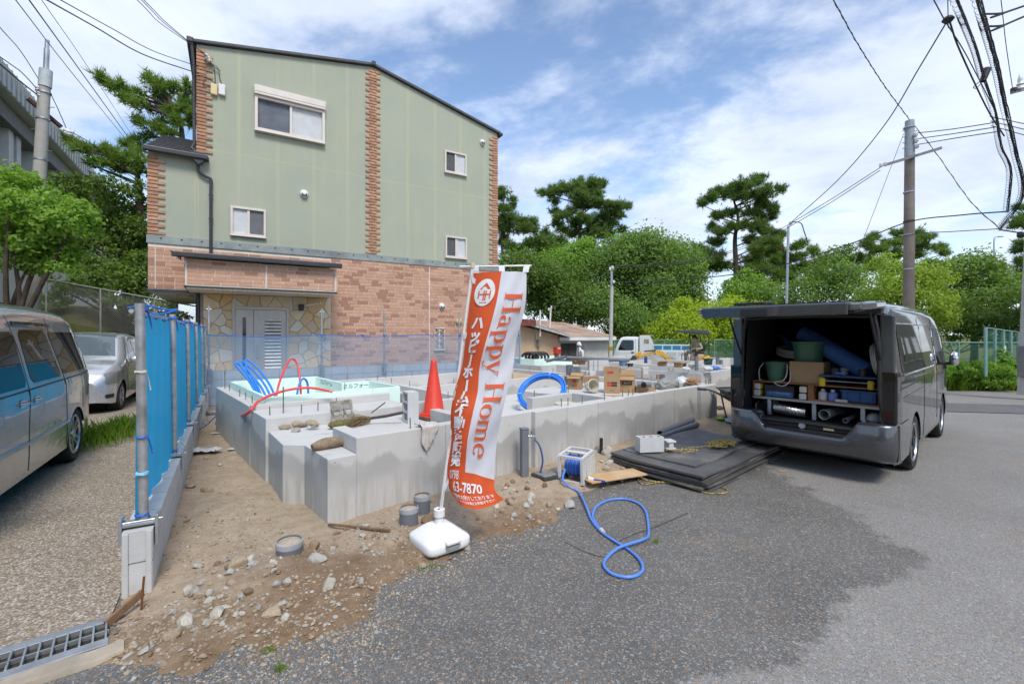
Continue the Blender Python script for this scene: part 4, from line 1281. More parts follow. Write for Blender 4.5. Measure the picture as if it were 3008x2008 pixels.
# bumper and step
def bump_top(y):
    a = abs(y); return 0.485 if a < 0.40 else 0.66 if a > 0.52 else 0.485 + (a - 0.40) / 0.12 * 0.175
P = []
for i in range(57):
    y = -0.85 + 1.70 * i / 56
    cr2 = max(0.0,abs(y) - 0.66) / 0.19
    dx = 0.17 * (1 - math.sqrt(max(0.0,1 - min(1,cr2) ** 2)))
    zt_ = bump_top(y)
    row = [(0.10,0.245),(-0.02,0.25),(-0.085,0.29),(-0.12,0.37),(-0.125,0.44),(-0.118,zt_ - 0.03),(-0.105,zt_ - 0.008),(-0.08,zt_),(0.0,zt_ + 0.002),(0.10,zt_ + 0.003)]
    P.append([Vector((RX + x_ + dx * (1 if x_ < 0.05 else 0.2),y,z_)) for x_,z_ in row])
B().grid(P).obj('rear_bumper',GREY,van,smooth=45)
for s in (-1,1): VS.patch(0.26,0.66,const(-2.34),const(-1.75),s,0.008,rad=0.0).obj('bumper_side',GREY,van,smooth=45)
B().box(RX - 0.11,RX + 0.02,-0.415,0.415,0.478,0.495).obj('bumper_step',BLACKP,van)
st_ = B().box(RX - 0.02,RX + 0.02,-0.68,0.68,0.495,0.575).obj('rear_sill',BLACKP,van,bev=0.01)
B().cyl((RX - 0.025,0.02,0.535),(RX - 0.035,0.02,0.535),0.035,n=14).obj('latch',GALV,st_)
B().bc(RX - 0.024,-0.24,0.535,0.01,0.1,0.035).obj('lamp_sticker',mat('cream_sticker',(0.6,0.5,0.28),0.5),st_)
# cargo bay liner
ib = B(); x0,x1,y_,z0,z1 = RX + 0.03,0.9,0.70,0.56,1.80
V = [(x0,-y_,z0),(x1,-y_,z0),(x1,y_,z0),(x0,y_,z0),(x0,-y_ + 0.06,z1),(x1,-y_ + 0.06,z1),(x1,y_ - 0.06,z1),(x0,y_ - 0.06,z1)]
ib.add(V,[(0,1,2,3),(4,7,6,5),(0,4,5,1),(3,2,6,7),(1,5,6,2)])
ib.obj('cargo_liner',mat('cargo_black',(0.018,0.018,0.019),0.8,var=0.2,scale=3),van)
B().tube(smooth_path([(RX + 0.25,-0.62,1.60),(RX + 0.9,-0.6,1.62),(RX + 1.1,-0.45,1.60)],5),0.02,8).obj('grab_rail',mat('grab_grey',(0.2,0.2,0.2),0.5),van,smooth=50)
# tailgate: raised flat, hinged at the roof
tg = bpy.data.objects.new('tailgate',None); col.objects.link(tg); tg.parent = van; tg.location = (RX + 0.02,0,1.95); tg.rotation_euler = (0,R(-3.5),0)
g0 = []
gp = [(0.0,0.735),(-0.25,0.775),(-0.75,0.79),(-1.10,0.75),(-1.17,0.68)]
outl = gp + [(x,-y) for x,y in reversed(gp)]
tb = B().prism(outl,-0.075,0.0)
tb.obj('gate_panel',GREY,tg,bev=0.02)
B().prism([(-0.10,0.60),(-0.55,0.64),(-0.55,-0.64),(-0.10,-0.60)],0.002,0.012).obj('gate_window',CGLASS,tg)
B().prism([(-0.12,0.66),(-1.05,0.68),(-1.05,-0.68),(-0.12,-0.66)],-0.095,-0.073).obj('gate_trim',BLACKP,tg,bev=0.01)
B().box(-1.20,-1.165,-0.66,0.66,-0.11,0.005).obj('gate_lip',GREY,tg,bev=0.015)
B().bc(-1.19,0.12,-0.06,0.04,0.26,0.08).obj('handle_recess',BLACKP,tg,bev=0.01)
B().bc(-0.6,0.35,0.03,0.24,0.34,0.03).obj('gate_mirror',BLACKP,tg,bev=0.012)
for s in (-1,1):
    B().tube([(RX + 0.05,s * 0.70,1.25),(RX - 0.25,s * 0.69,1.58),(RX - 0.48,s * 0.68,1.89)],[0.014,0.014,0.008],8).obj('gas_strut',BLACKP,van,smooth=50)

# ---- gear in the van (each a thing of its own)
VN = VF
def rp(u,v,x):
    p = ray_plane(u,v,VC + VF * x,VN) - VC
    return p.dot(VL),p.z
def vpt(u,v,x):
    y,z = rp(u,v,x); return VC + VF * x + VL * y + Vector((0,0,z))
def zz_(X,Y): return 2050 + X / 2.851,850 + Y / 2.851
WOOD = mat('brown_shelf_wood',(0.30,0.13,0.05),0.55,var=0.15,scale=6,c2=(0.22,0.09,0.035))
VR = math.atan2(VF.y,VF.x)
def vthing(name,label,cat,u,v,x,z=None,group=None):
    p = vpt(u,v,x)
    if z is not None: p.z = z
    return thing(name,label,cat,p,VR,group)
yL,zT = rp(*zz_(450,822),-2.12); yR,_ = rp(*zz_(1472,880),-2.12)
zT = 1.00
zM,zB_ = 0.80,0.575
shelf = thing('cargo_shelf','brown wooden two tier shelf unit fitted across the open rear of the van','shelf',VC,VR)
XA,XB = -2.14,-1.5
yL,yR = 0.655,-0.665
B().box(XA,XB,yR,yL,zT - 0.018,zT).obj('top_board',WOOD,shelf,bev=0.003)
B().box(XA - 0.01,XB,yR,yL,zM - 0.03,zM).obj('middle_board',mat('shelf_alu',(0.42,0.42,0.42),0.4,0.6),shelf,bev=0.003)
B().box(XA,XB,yL - 0.02,yL,zM + 0.001,zT - 0.019).obj('side_board',WOOD,shelf)
B().box(XA,XB,yR,yR + 0.03,zM + 0.001,zT - 0.019).obj('side_board',WOOD,shelf)
B().box(XA,XB,-0.03,0.03,zM + 0.001,zT - 0.019).obj('divider',WOOD,shelf)
B().box(XA,XB,yR + 0.03,-0.031,zM + 0.001,zM + 0.016).obj('lower_lip',WOOD,shelf)
for y in (0.46,-0.03,-0.50): B().box(XA + 0.01,XA + 0.05,y - 0.02,y + 0.02,zB_,zM - 0.031).obj('shelf_leg',GALV,shelf)
def zband(X,x):   # lateral position for a zoom column on the plane x
    return rp(*zz_(X,900),x)[0]
def lathe_thing(name,label,cat,prof,mtl,loc,group=None,n=28,parts=None):
    t = thing(name,label,cat,loc,VR,group)
    B().lathe(prof,n).obj('body',mtl,t,smooth=45)
    return t
def vp(x,y,z): return VC + VF * x + VL * y + Vector((0,0,z))
BUCK = mat('green_bucket_plastic',(0.07,0.17,0.10),0.5,var=0.06)
def bucket(loc,r0,r1,h,m_,label,group=None,rim=0.012,name='bucket',rz=VR,handle=True,cat='bucket'):
    t = thing(name,label,cat,loc,rz,group)
    B().lathe([(0.0,0.0),(r0,0.0),(r1,h),(r1 + rim,h),(r1 + rim,h - 0.02),(r1 + 0.004,h - 0.03),(r1 - 0.005,h),(r0 - 0.005,0.012),(0.0,0.012)],30).obj('body',m_,t,smooth=40)
    if handle:
        B().tube(smooth_path([(0,r1 + 0.01,h - 0.03),(-r1 * 0.6,r1 * 0.8,h - 0.09),(-r1 * 1.06,0.0,h - 0.12),(-r1 * 0.6,-r1 * 0.8,h - 0.09),(0,-r1 - 0.01,h - 0.03)],6),0.005,6).obj('handle',GALV,t)
    return t
bucket(vp(-1.98,0.42,zT),0.10,0.135,0.24,BUCK,'green plastic bucket with white rope handles on the van shelf',handle=False)
rp_t = thing('rope_coil','white rope tied through the green bucket on the van shelf','rope',vp(-2.0,0.42,zT),VR)
WROPE = mat('white_rope',(0.66,0.65,0.62),0.8,bump=0.4,bscale=200)
B().tube(smooth_path([(-0.05,-0.14,0.22),(-0.1,-0.15,0.1),(-0.13,-0.12,0.02),(-0.14,-0.02,-0.01),(-0.15,-0.1,-0.05),(-0.145,-0.17,-0.02),(-0.12,-0.2,0.06),(-0.06,-0.17,0.2)],6),0.007,6).obj('rope',WROPE,rp_t)
B().tube(smooth_path([(-0.05,0.14,0.22),(-0.1,0.17,0.14),(-0.12,0.16,0.02),(-0.145,0.13,0.01)],6),0.007,6).obj('rope',WROPE,rp_t)
bucket(vp(-1.86,0.10,zT + 0.262),0.15,0.175,0.24,BUCK,'larger green plastic pail standing on the cardboard box in the van',handle=False)
CARD = mat('cardboard',(0.42,0.28,0.15),0.85,var=0.07,scale=5,c2=(0.37,0.235,0.12))
def carton(name,label,loc,rz,sx,sy,sz,flaps=(),group=None,cat='box',closed=True):
    t = thing(name,label,cat,loc,rz,group)
    b = B()
    if closed: b.box(-sx/2,sx/2,-sy/2,sy/2,0,sz)
    else:
        th = 0.006
        b.box(-sx/2,sx/2,-sy/2,sy/2,0,th)
        b.box(-sx/2,sx/2,-sy/2,-sy/2 + th,th,sz).box(-sx/2,sx/2,sy/2 - th,sy/2,th,sz).box(-sx/2,-sx/2 + th,-sy/2 + th,sy/2 - th,th,sz).box(sx/2 - th,sx/2,-sy/2 + th,sy/2 - th,th,sz)
    b.obj('carton_body',CARD,t,bev=0.002)
    for side,ang,ln in flaps:
        fb = B()
        if side in 'xX':
            s = 1 if side == 'x' else -1
            M = Matrix.Translation((s * sx/2,0,sz)) @ Matrix.Rotation(s * ang,4,'Y')
            fb.box(*sorted((0,s * ln)),-sy/2 + 0.004,sy/2 - 0.004,0,0.005,M)
        else:
            s = 1 if side == 'y' else -1
            M = Matrix.Translation((0,s * sy/2,sz)) @ Matrix.Rotation(-s * ang,4,'X')
            fb.box(-sx/2 + 0.004,sx/2 - 0.004,*sorted((0,s * ln)),0,0.005,M)
        fb.obj('flap',CARD,t)
    return t
carton('cardboard_box','plain brown cardboard box on the shelf in the van',vp(-1.95,0.06,zT),VR,0.30,0.36,0.26)
# roll of blue sheet lying diagonally
BLUER = mat('blue_foam_sheet',(0.05,0.13,0.34),0.75,var=0.08,scale=8,bump=0.2,bscale=90)
BLUES = mat('blue_sheet',(0.01,0.10,0.28),0.6,var=0.1,scale=5)
rl = thing('sheet_roll','large blue roll of foam sheet lying diagonally in the cargo bay','roll',vp(-1.3,0,zT),VR)
p0,p1 = Vector((-0.35,0.22,0.60)),Vector((-0.68,-0.52,0.16))
B().cyl(p0,p1,0.105,n=24).obj('roll',BLUER,rl,smooth=40)
sp_ = []
for i in range(90):
    a = i * 0.42; r_ = 0.02 + 0.08 * i / 90
    qn = (p0 - p1).to_track_quat('Z','Y'); sp_.append(p0 + (p0 - p1).normalized() * 0.003 + qn @ Vector((r_ * math.cos(a),r_ * math.sin(a),0)))
B().tube(sp_,0.004,4).obj('roll_end',BLUES,rl)
bs = thing('tarp','dark blue sheet draped under the foam roll in the van','tarp',vp(-1.3,0,zT),VR)
B().grid([[Vector((-0.2 - 0.3 * t + 0.02 * math.sin(6 * s_),0.62 - 0.9 * t - 0.2 * s_ * (1 - t),0.62 - 0.50 * t - 0.42 * s_ * (0.5 + 0.5 * t) + 0.02 * math.sin(9 * t + 5 * s_))) for s_ in [k / 8 for k in range(9)]] for t in [k / 14 for k in range(15)]]).obj('sheet',BLUES,bs,smooth=80)
# hose coils
HOSEW = mat('pale_hose',(0.45,0.42,0.37),0.5,var=0.06)
HOSEG = mat('dark_green_cord',(0.02,0.10,0.06),0.6,var=0.1,scale=10)
def coil(name,label,cat,loc,rz,r,tr,n,m_,tilt=(0,0),group=None,h=0.0):
    t = thing(name,label,cat,loc,rz,group)
    q_ = random.Random(n * 7 + int(r * 100)); pts = []
    for k in range(n):
        rr = r * (1 + 0.07 * q_.uniform(-1,1)); cz = tr + (k // 3) * tr * 1.7 + q_.uniform(-.3,.3) * tr
        ox,oy = q_.uniform(-.5,.5) * tr,q_.uniform(-.5,.5) * tr
        for i in range(26):
            a = 2 * math.pi * i / 26; f = i / 26
            pts.append(Vector((math.cos(a) * rr + ox,math.sin(a) * rr + oy,cz + h * k)))
    M_ = Matrix.Rotation(tilt[0],4,'X') @ Matrix.Rotation(tilt[1],4,'Y')
    B().tube(smooth_path([M_ @ p for p in pts[::2]],2),tr,7).obj('coil',m_,t,smooth=60)
    return t
coil('cable_coil','green cable coil stacked behind the buckets in the van','coil',vp(-1.55,0.33,zT),VR,0.20,0.016,24,HOSEG)
coil('hose_coil','pale hose coil lying on top of the green cable in the van','coil',vp(-1.55,0.33,zT + 0.30),VR,0.21,0.014,12,HOSEW,(R(8),R(-6)))
coil('cable_coil','thin white and black cable coil hanging at the right wall of the van','coil',vp(-1.98,-0.575,zT + 0.30),VR,0.17,0.010,8,mat('white_cable',(0.55,0.55,0.52),0.5),(R(80),0))
# tray with yellow feet, bottles
tr_ = thing('tool_tray','blue tool tray with yellow clamps and glass tumblers at the right of the van shelf','tray',vp(-2.0,-0.36,zT),VR)
B().box(-0.18,0.18,-0.27,0.27,0.10,0.125).obj('tray',mat('tray_blue',(0.02,0.06,0.17),0.5),tr_,bev=0.006)
B().cyl((-0.17,-0.26,0.055),(-0.17,0.26,0.055),0.006,n=8).obj('rod',GALV,tr_)
for y in (-0.22,0.235): B().bc(-0.17,y,0.035,0.05,0.06,0.10).obj('clamp',mat('yellow_plastic',(0.72,0.55,0.02),0.45),tr_,bev=0.015)
for y,rr in ((0.12,0.05),(-0.14,0.05)): B().cyl((-0.1,y,0.126),(-0.1,y,0.20),rr,rr * 0.9,14).obj('knob',BLACKP,tr_,smooth=40)
B().cyl((-0.12,0.03,0.126),(-0.12,0.03,0.21),0.035,0.04,14).obj('tumbler',glass_mat('clear_plastic',(0.3,0.35,0.4),0.35),tr_,smooth=40)
B().bc(-0.13,0.075,0.145,0.05,0.08,0.035).obj('bulb',mat('bulb_blue',(0.05,0.2,0.6),0.2),tr_,bev=0.015)
SLV = mat('white_sleeve',(0.68,0.66,0.62),0.7); YEL = mat('yellow_tube',(0.66,0.42,0.02),0.5)
for y,z,lb in ((0.60,zM,'at the left end of the van shelf, lower of two'),(0.595,zM + 0.085,'at the left end of the van shelf, upper of two'),(0.085,zM,'by the van shelf divider, lower of two'),(0.08,zM + 0.085,'by the van shelf divider, upper of two')):
    t = thing('filter_tube','white capped yellow tube ' + lb,'tube',vp(-2.05,y,z),VR,'yellow capped tubes')
    B().bc(0.06,0,0.041,0.28,0.082,0.080).obj('tube',YEL,t,bev=0.02)
    B().bc(-0.093,0,0.041,0.03,0.078,0.076).obj('cap',SLV,t,bev=0.015)
cs = thing('tool_case','black tool case with a blue printed label on the van shelf','case',vp(-2.0,0.36,zM),VR)
B().box(-0.1,0.2,-0.17,0.17,0.0,0.15).obj('case',BLACKP,cs,bev=0.008)
B().box(-0.104,-0.1005,-0.155,0.14,0.015,0.075).obj('label',mat('label_blue',(0.02,0.12,0.40),0.4),cs)
B().box(-0.1055,-0.1043,-0.155,0.14,0.015,0.02).obj('label_stripe',mat('label_green',(0.03,0.42,0.36),0.4),cs)
text_on(cs,'ムーブ 防災仕上用 1箱入',0.022,Mxy((-0.1052,-0.01,0.052),(0,-1,0),(0,0,1)),SLV)
for y,c,lab in ((-0.105,(0.66,0.63,0.66),'white glue can with a white cap beside the van shelf divider'),(-0.205,(0.20,0.27,0.62),'blue and white glue can beside the blue crate in the van')):
    t = thing('glue_can',lab,'can',vp(-2.06,y,zM + 0.017),VR)
    B().lathe([(0,0),(0.045,0),(0.047,0.005),(0.047,0.085),(0.03,0.10),(0.02,0.102)],20).obj('can',mat('can_%d' % int(-y * 1000),c,0.35),t,smooth=40)
    B().cyl((0,0,0.10),(0,0,0.128),0.021,n=14).obj('cap',SLV,t,smooth=40)
br = thing('metal_bracket','small slotted metal bracket lying before the blue crate in the van','bracket',vp(-2.12,-0.30,zM + 0.017),VR)
B().box(-0.01,0.01,-0.06,0.06,0,0.004).box(-0.012,-0.008,-0.06,0.06,0.004,0.03).obj('bracket',GALV,br)
cr_ = thing('crate','blue plastic crate on the right of the van shelf','crate',vp(-1.95,-0.45,zM + 0.017),VR)
CB = mat('crate_blue',(0.02,0.09,0.27),0.45)
B().box(-0.13,0.2,-0.16,0.16,0,0.135).obj('crate_body',CB,cr_,bev=0.01)
for y in (-0.12,0.0,0.12): B().box(-0.142,-0.131,y - 0.012,y + 0.012,0.01,0.12).obj('rib',CB,cr_)
B().box(-0.145,0.21,-0.172,0.172,0.118,0.14).obj('rim',CB,cr_,bev=0.006)
GPVC = mat('grey_pvc',(0.20,0.21,0.23),0.4,var=0.05)
WPVC = mat('pale_pvc',(0.42,0.42,0.41),0.35,var=0.05)
def pipe(name,label,cat,p,q_,r,m_,group=None,wall=0.004):
    t = thing(name,label,cat,p,0,group)
    d = Vector(q_) - Vector(p)
    M_ = d.to_track_quat('Z','Y').to_matrix().to_4x4()
    B().lathe([(r,0),(r,d.length),(r - wall,d.length),(r - wall,0),(r,0)],24,M_).obj('pipe',m_,t,smooth=40)
    return t
el = thing('pipe_elbow','grey plastic pipe elbow under the left end of the van shelf','pipe fitting',vp(-2.05,0.56,zB_ + 0.085),VR)
B().tube(smooth_path([(0.0 - 0.05,0.0,0),(0.08,0,0),(0.15,-0.04,0),(0.17,-0.12,0)],5),0.08,20,cap=False).obj('elbow',WPVC,el,smooth=50)
B().cyl((0.0,0,0),(0.01,0,0),0.076,n=20).obj('bore',WELL,el)
fd = thing('flexible_duct','crinkled silver flexible duct under the van shelf','duct',vp(-2.06,0.2,zB_ + 0.07),VR)
pts = smooth_path([(-0.02,0.21,0.02),(-0.03,0.1,0.01),(-0.03,-0.02,0),(-0.02,-0.13,-0.005)],16)
B().tube(pts,[0.058 + (0.004 if i % 2 else 0) for i in range(len(pts))],20).obj('duct',mat('foil',(0.6,0.6,0.6),0.25,0.9),fd)
pipe('plastic_pipe','grey plastic pipe pointing out under the middle of the van shelf','pipe',vp(-2.13,-0.13,zB_ + 0.075),vp(-1.3,-0.22,zB_ + 0.075),0.058,WPVC)
pipe('plastic_pipe','thin pale square ended pipe lying below the crate in the van','pipe',vp(-2.13,-0.34,zB_ + 0.035),vp(-1.3,-0.36,zB_ + 0.035),0.028,WPVC)
ec = thing('domed_plug','round grey dome pipe cap at the right end under the van shelf','pipe fitting',vp(-2.08,-0.585,zB_ + 0.075),VR)
B().lathe([(0.07,0.1),(0.07,0.0),(0.06,-0.03),(0.035,-0.05),(0,-0.055)],22,Matrix.Rotation(R(90),4,'Y')).obj('cap',WPVC,ec,smooth=60)
pi_ = thing('tool_bag','teal power tool lying at the left of the van shelf','tool',vp(-1.75,0.55,zT),VR)
B().lathe([(0.0,-0.09),(0.05,-0.08),(0.055,0.06),(0.03,0.1),(0.0,0.1)],14,Matrix.Translation((0,0,0.14)) @ Matrix.Rotation(R(75),4,'X')).obj('motor',mat('teal_plastic',(0.01,0.12,0.14),0.5),pi_,smooth=50)
B().bc(0,0.02,0.06,0.05,0.06,0.14).obj('grip',BLACKP,pi_,bev=0.012)

# ---- silver minivan on the driveway (seen from its left rear side)
AF = -HN; AL = HD
AC = Vector((-5.54,5.79,0.0)) + AF * 1.45 - AL * 0.88
mv = thing('minivan','silver grey minivan parked on the gravel driveway beside the netted fence','minivan',AC,math.atan2(AF.y,AF.x))
MV = paint('minivan_silver',(0.40,0.41,0.415),0.55,0.22)
AXM = (-1.45,1.45)
mzb = arch(lin1([(-2.42,0.36),(-2.2,0.27),(-1.9,0.24),(2.2,0.22),(2.42,0.3)]),AXM,0.375,0.25)
MS = Skin(curve1([(-2.42,1.02),(-2.36,1.28),(-2.22,1.62),(-2.05,1.82),(-1.85,1.88),(-1.0,1.915),(0.0,1.90),(0.5,1.84),(1.1,1.58),(1.55,1.22),(1.85,1.08),(2.2,0.98),(2.38,0.80),(2.42,0.6)]),mzb,
          curve1([(-2.42,0.76),(-2.34,0.82),(-2.1,0.875),(-1.4,0.898),(1.4,0.898),(2.0,0.86),(2.3,0.76),(2.42,0.6)]),1.02,0.26,0.16,0.035,0.55,0.06)
MS.body(stations(-2.42,2.42,AXM,0.375,0.1)).obj('body',MV,mv,smooth=35)
wells(mv,AXM,0.36,0.6)
for a in AXM:
    for s in (1,-1): wheel(mv,a,s * 0.775,0.335,0.215,5,False,0.24)
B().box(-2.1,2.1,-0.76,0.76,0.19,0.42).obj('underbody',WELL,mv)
for s in (-1,1):
    MS.patch(1.13,1.62,lambda z: -2.27 + 0.55 * (z - 1.13),lambda z: -0.98 + 0.12 * (z - 1.13),s,0.004,rad=0.03).obj('quarter_window',CGLASS,mv,smooth=60)
    MS.patch(1.11,1.64,lambda z: -0.90 + 0.12 * (z - 1.13),lambda z: 0.04 - 0.20 * (z - 1.13),s,0.004,rad=0.06).obj('slide_window',CGLASS,mv,smooth=60)
    MS.patch(1.09,1.62,lambda z: 0.18 - 0.20 * (z - 1.13),lambda z: 1.28 - 0.85 * (z - 1.13),s,0.004,rad=0.06).obj('door_window',CGLASS,mv,smooth=60)
    MS.line([(0.10,1.78),(0.08,1.4),(0.16,1.05),(0.20,0.6),(0.18,0.28)],s,0.004).obj('door_seam',SEAM,mv)
    MS.line([(-1.0,1.78),(-0.97,1.2),(-0.98,1.0),(-1.0,0.8),(-1.02,0.5),(-1.03,0.28)],s,0.004).obj('door_seam',SEAM,mv)
    MS.line([(1.12,1.12),(1.08,0.8),(0.98,0.3)],s,0.004).obj('door_seam',SEAM,mv)
    MS.line([(-1.05,0.565),(0.0,0.55),(1.02,0.56)],s,0.022,0.004).obj('side_moulding',MV,mv,smooth=60)
    MS.line([(-0.92,1.69),(-0.4,1.70),(0.05,1.70)],s,0.028,0.015).obj('wind_visor',CGLASS,mv,smooth=60)
    MS.line([(-2.15,1.09),(-1.65,1.075),(-0.5,1.065),(0.9,1.05)],s,0.010,0.0).obj('belt_moulding',BLACKP,mv,smooth=60)
    for x0_,x1_ in ((-0.08,0.08),(0.28,0.44)):
        hb_ = MS.patch(0.905,0.985,const(x0_),const(x1_),s,0.003,rad=0.04).obj('handle_cup',CHROME,mv,smooth=60)
        ym = MS.y((x0_ + x1_) / 2,0.95)
        B().tube(smooth_path([(x0_ - 0.01,s * (ym + 0.005),0.955),((x0_ + x1_) / 2,s * (ym + 0.035),0.945),(x1_ + 0.01,s * (ym + 0.005),0.94)],6),0.014,8).obj('door_handle',CHROME,mv,smooth=60)
    MS.patch(0.80,1.22,lambda z: -2.395 + 0.30 * max(0,z - 1.0),lambda z: -2.30 + 0.25 * max(0,z - 1.0),s,0.006,rad=0.02).obj('tail_lamp',mat('tail_red',(0.16,0.02,0.02),0.12,coat=1),mv,smooth=60)
    B().lathe([(0,-0.1),(0.08,-0.08),(0.10,0.0),(0.08,0.08),(0,0.1)],14,Matrix.Translation((1.72,s * 1.0,1.12)) @ Matrix.Scale(1.2,4,(0,1,0))).obj('door_mirror',MV,mv,smooth=60)
    MS.patch(0.72,0.92,const(1.95),const(2.25),s,0.005,rad=0.03).obj('headlamp',LENS,mv,smooth=60)
MS.top(0.62,1.38,0.66,0.74,0.004).obj('windscreen',CGLASS,mv,smooth=60)
MS.top(-2.30,-2.02,0.68,0.62,0.006).obj('rear_window',CGLASS,mv,smooth=60)
MS.top(-1.95,-1.2,0.3,0.3,0.01).obj('sunroof',CGLASS,mv,smooth=60)

# ---- small silver hatchback behind it, nose towards the road
SCN = Vector((-8.43,9.83,-0.03)) - AF * 1.28 - AL * 0.80
hc = thing('hatchback','small bright silver hatchback parked nose out behind the minivan','car',SCN,math.atan2(AF.y,AF.x))
SIL = paint('hatch_silver',(0.62,0.63,0.66),0.6,0.25)
AXS = (-1.27,1.28)
szb = arch(lin1([(-1.97,0.3),(-1.7,0.22),(1.75,0.2),(2.0,0.26)]),AXS,0.345,0.22)
SS = Skin(curve1([(-1.97,0.95),(-1.9,1.25),(-1.72,1.52),(-1.2,1.62),(-0.3,1.645),(0.25,1.56),(0.72,1.30),(1.12,1.07),(1.5,0.98),(1.82,0.84),(1.95,0.66),(2.0,0.5)]),szb,
          curve1([(-1.97,0.70),(-1.85,0.79),(-1.2,0.845),(1.1,0.845),(1.55,0.81),(1.85,0.68),(1.96,0.5),(2.0,0.38)]),0.98,0.28,0.14,0.03,0.5,0.05)
SS.body(stations(-1.97,2.0,AXS,0.345,0.08)).obj('body',SIL,hc,smooth=40)
wells(hc,AXS,0.33,0.56)
for a in AXS:
    for s in (1,-1): wheel(hc,a,s * 0.735,0.30,0.18,7,False,0.205)
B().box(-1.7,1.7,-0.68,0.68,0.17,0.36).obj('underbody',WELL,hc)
SS.top(0.10,0.98,0.60,0.70,0.004).obj('windscreen',glass_mat('clear_glass',(0.10,0.13,0.15),1.0,0.02),hc,smooth=60)
for s in (-1,1):
    SS.patch(1.0,1.42,const(-0.30),lambda z: 0.62 - 1.0 * (z - 1.0),s,0.004,rad=0.05).obj('door_window',CGLASS,hc,smooth=60)
    SS.patch(1.02,1.44,lambda z: -1.5 + 0.3 * (z - 1.0),const(-0.36),s,0.004,rad=0.05).obj('rear_window',CGLASS,hc,smooth=60)
    SS.patch(1.0,1.15,const(0.70),lambda z: 0.93 - 1.2 * (z - 1.0),s,0.004,rad=0.02).obj('vent_window',CGLASS,hc,smooth=60)
    SS.patch(0.60,0.84,lambda z: 1.28 + 1.3 * (0.84 - z),lambda z: 1.84 + 0.25 * (0.84 - z),s,0.012,rad=0.05).obj('headlamp',LENS,hc,smooth=60)
    SS.patch(0.78,0.87,const(1.22),const(1.40),s,0.009,rad=0.03).obj('turn_lamp',mat('turn_amber',(0.55,0.25,0.10),0.15,coat=1),hc,smooth=60)
    SS.line([(0.62,1.0),(0.78,0.8),(0.74,0.28)],s,0.004).obj('door_seam',SEAM,hc)
    SS.line([(-0.33,1.45),(-0.33,0.9),(-0.33,0.28)],s,0.004).obj('door_seam',SEAM,hc)
    B().lathe([(0,-0.09),(0.07,-0.07),(0.09,0.0),(0.07,0.07),(0,0.09)],14,Matrix.Translation((0.66,s * 0.97,1.05)) @ Matrix.Scale(1.3,4,(0,1,0))).obj('door_mirror',SIL,hc,smooth=60)
    SS.patch(0.32,0.40,const(1.70),const(1.88),s,0.004,rad=0.02).obj('fog_recess',BLACKP,hc,smooth=60)
for z,w,x in ((0.60,0.42,1.985),(0.36,0.40,1.995)):
    B().box(x - 0.12,x + 0.012,-w,w,z - 0.035,z + 0.035).obj('grille',BLACKP,hc,bev=0.02)
B().box(1.99,2.02,-0.165,0.165,0.43,0.53).obj('number_plate',SLV,hc,bev=0.004)
# ------------------------------------------------------------------ trees
nr = np.random.default_rng(11)
def leaf_mat(name,c,c2,trans=0.35,spec=0.3):
    if name in MATS: return MATS[name]
    m,nt,b = newmat(name)
    g = nnode(nt,'ShaderNodeNewGeometry'); v = ncoord(nt,'Object',False)
    k = nmath(nt,'ADD',nmath(nt,'MULTIPLY',g.outputs['Random Per Island'],0.6),nmath(nt,'MULTIPLY',nmap(nt,nnoise(nt,v,0.9,4),0.3,0.7),0.4))
    cc = nmix(nt,k,c,c2)
    nt.links.new(cc,b.inputs['Base Color']); b.inputs['Roughness'].default_value = 0.5
    b.inputs['Specular IOR Level'].default_value = spec
    tl = nnode(nt,'ShaderNodeBsdfTranslucent'); nt.links.new(nmix(nt,1.0,cc,(1.25,1.35,0.6),'MULTIPLY'),tl.inputs[0])
    mx = nnode(nt,'ShaderNodeMixShader'); mx.inputs[0].default_value = trans
    nt.links.new(b.outputs[0],mx.inputs[1]); nt.links.new(tl.outputs[0],mx.inputs[2])
    nt.links.new(mx.outputs[0],nt.nodes['Material Output'].inputs[0])
    MATS[name] = m
    return m
def raw_mesh(name,co,nper,mtl,smooth=False):
    """co: (N, nper, 3) separate little polygons"""
    N = len(co); me = bpy.data.meshes.new(name)
    me.vertices.add(N * nper); me.vertices.foreach_set('co',co.reshape(-1).astype(np.float32))
    me.loops.add(N * nper); me.loops.foreach_set('vertex_index',np.arange(N * nper,dtype=np.int32))
    me.polygons.add(N); me.polygons.foreach_set('loop_start',np.arange(0,N * nper,nper,dtype=np.int32))
    me.polygons.foreach_set('loop_total',np.full(N,nper,dtype=np.int32))
    me.materials.append(mtl); me.update(calc_edges=True); me.validate()
    return me
def unit(a): return a / np.maximum(1e-9,np.linalg.norm(a,axis=-1,keepdims=True))
def leaf_cards(cen,nrm,size,asp=0.55):
    N = len(cen)
    a = unit(np.cross(nrm,nr.normal(size=(N,3)))); b = np.cross(nrm,a)
    s = size * nr.uniform(0.6,1.25,(N,1))
    fold = nrm * s * 0.18
    co = np.stack([cen - a * s * 0.5,cen + b * s * asp * 0.5 + fold * 0.5,cen + a * s * 0.5 - fold,cen - b * s * asp * 0.5 + fold * 0.5],1)
    return co
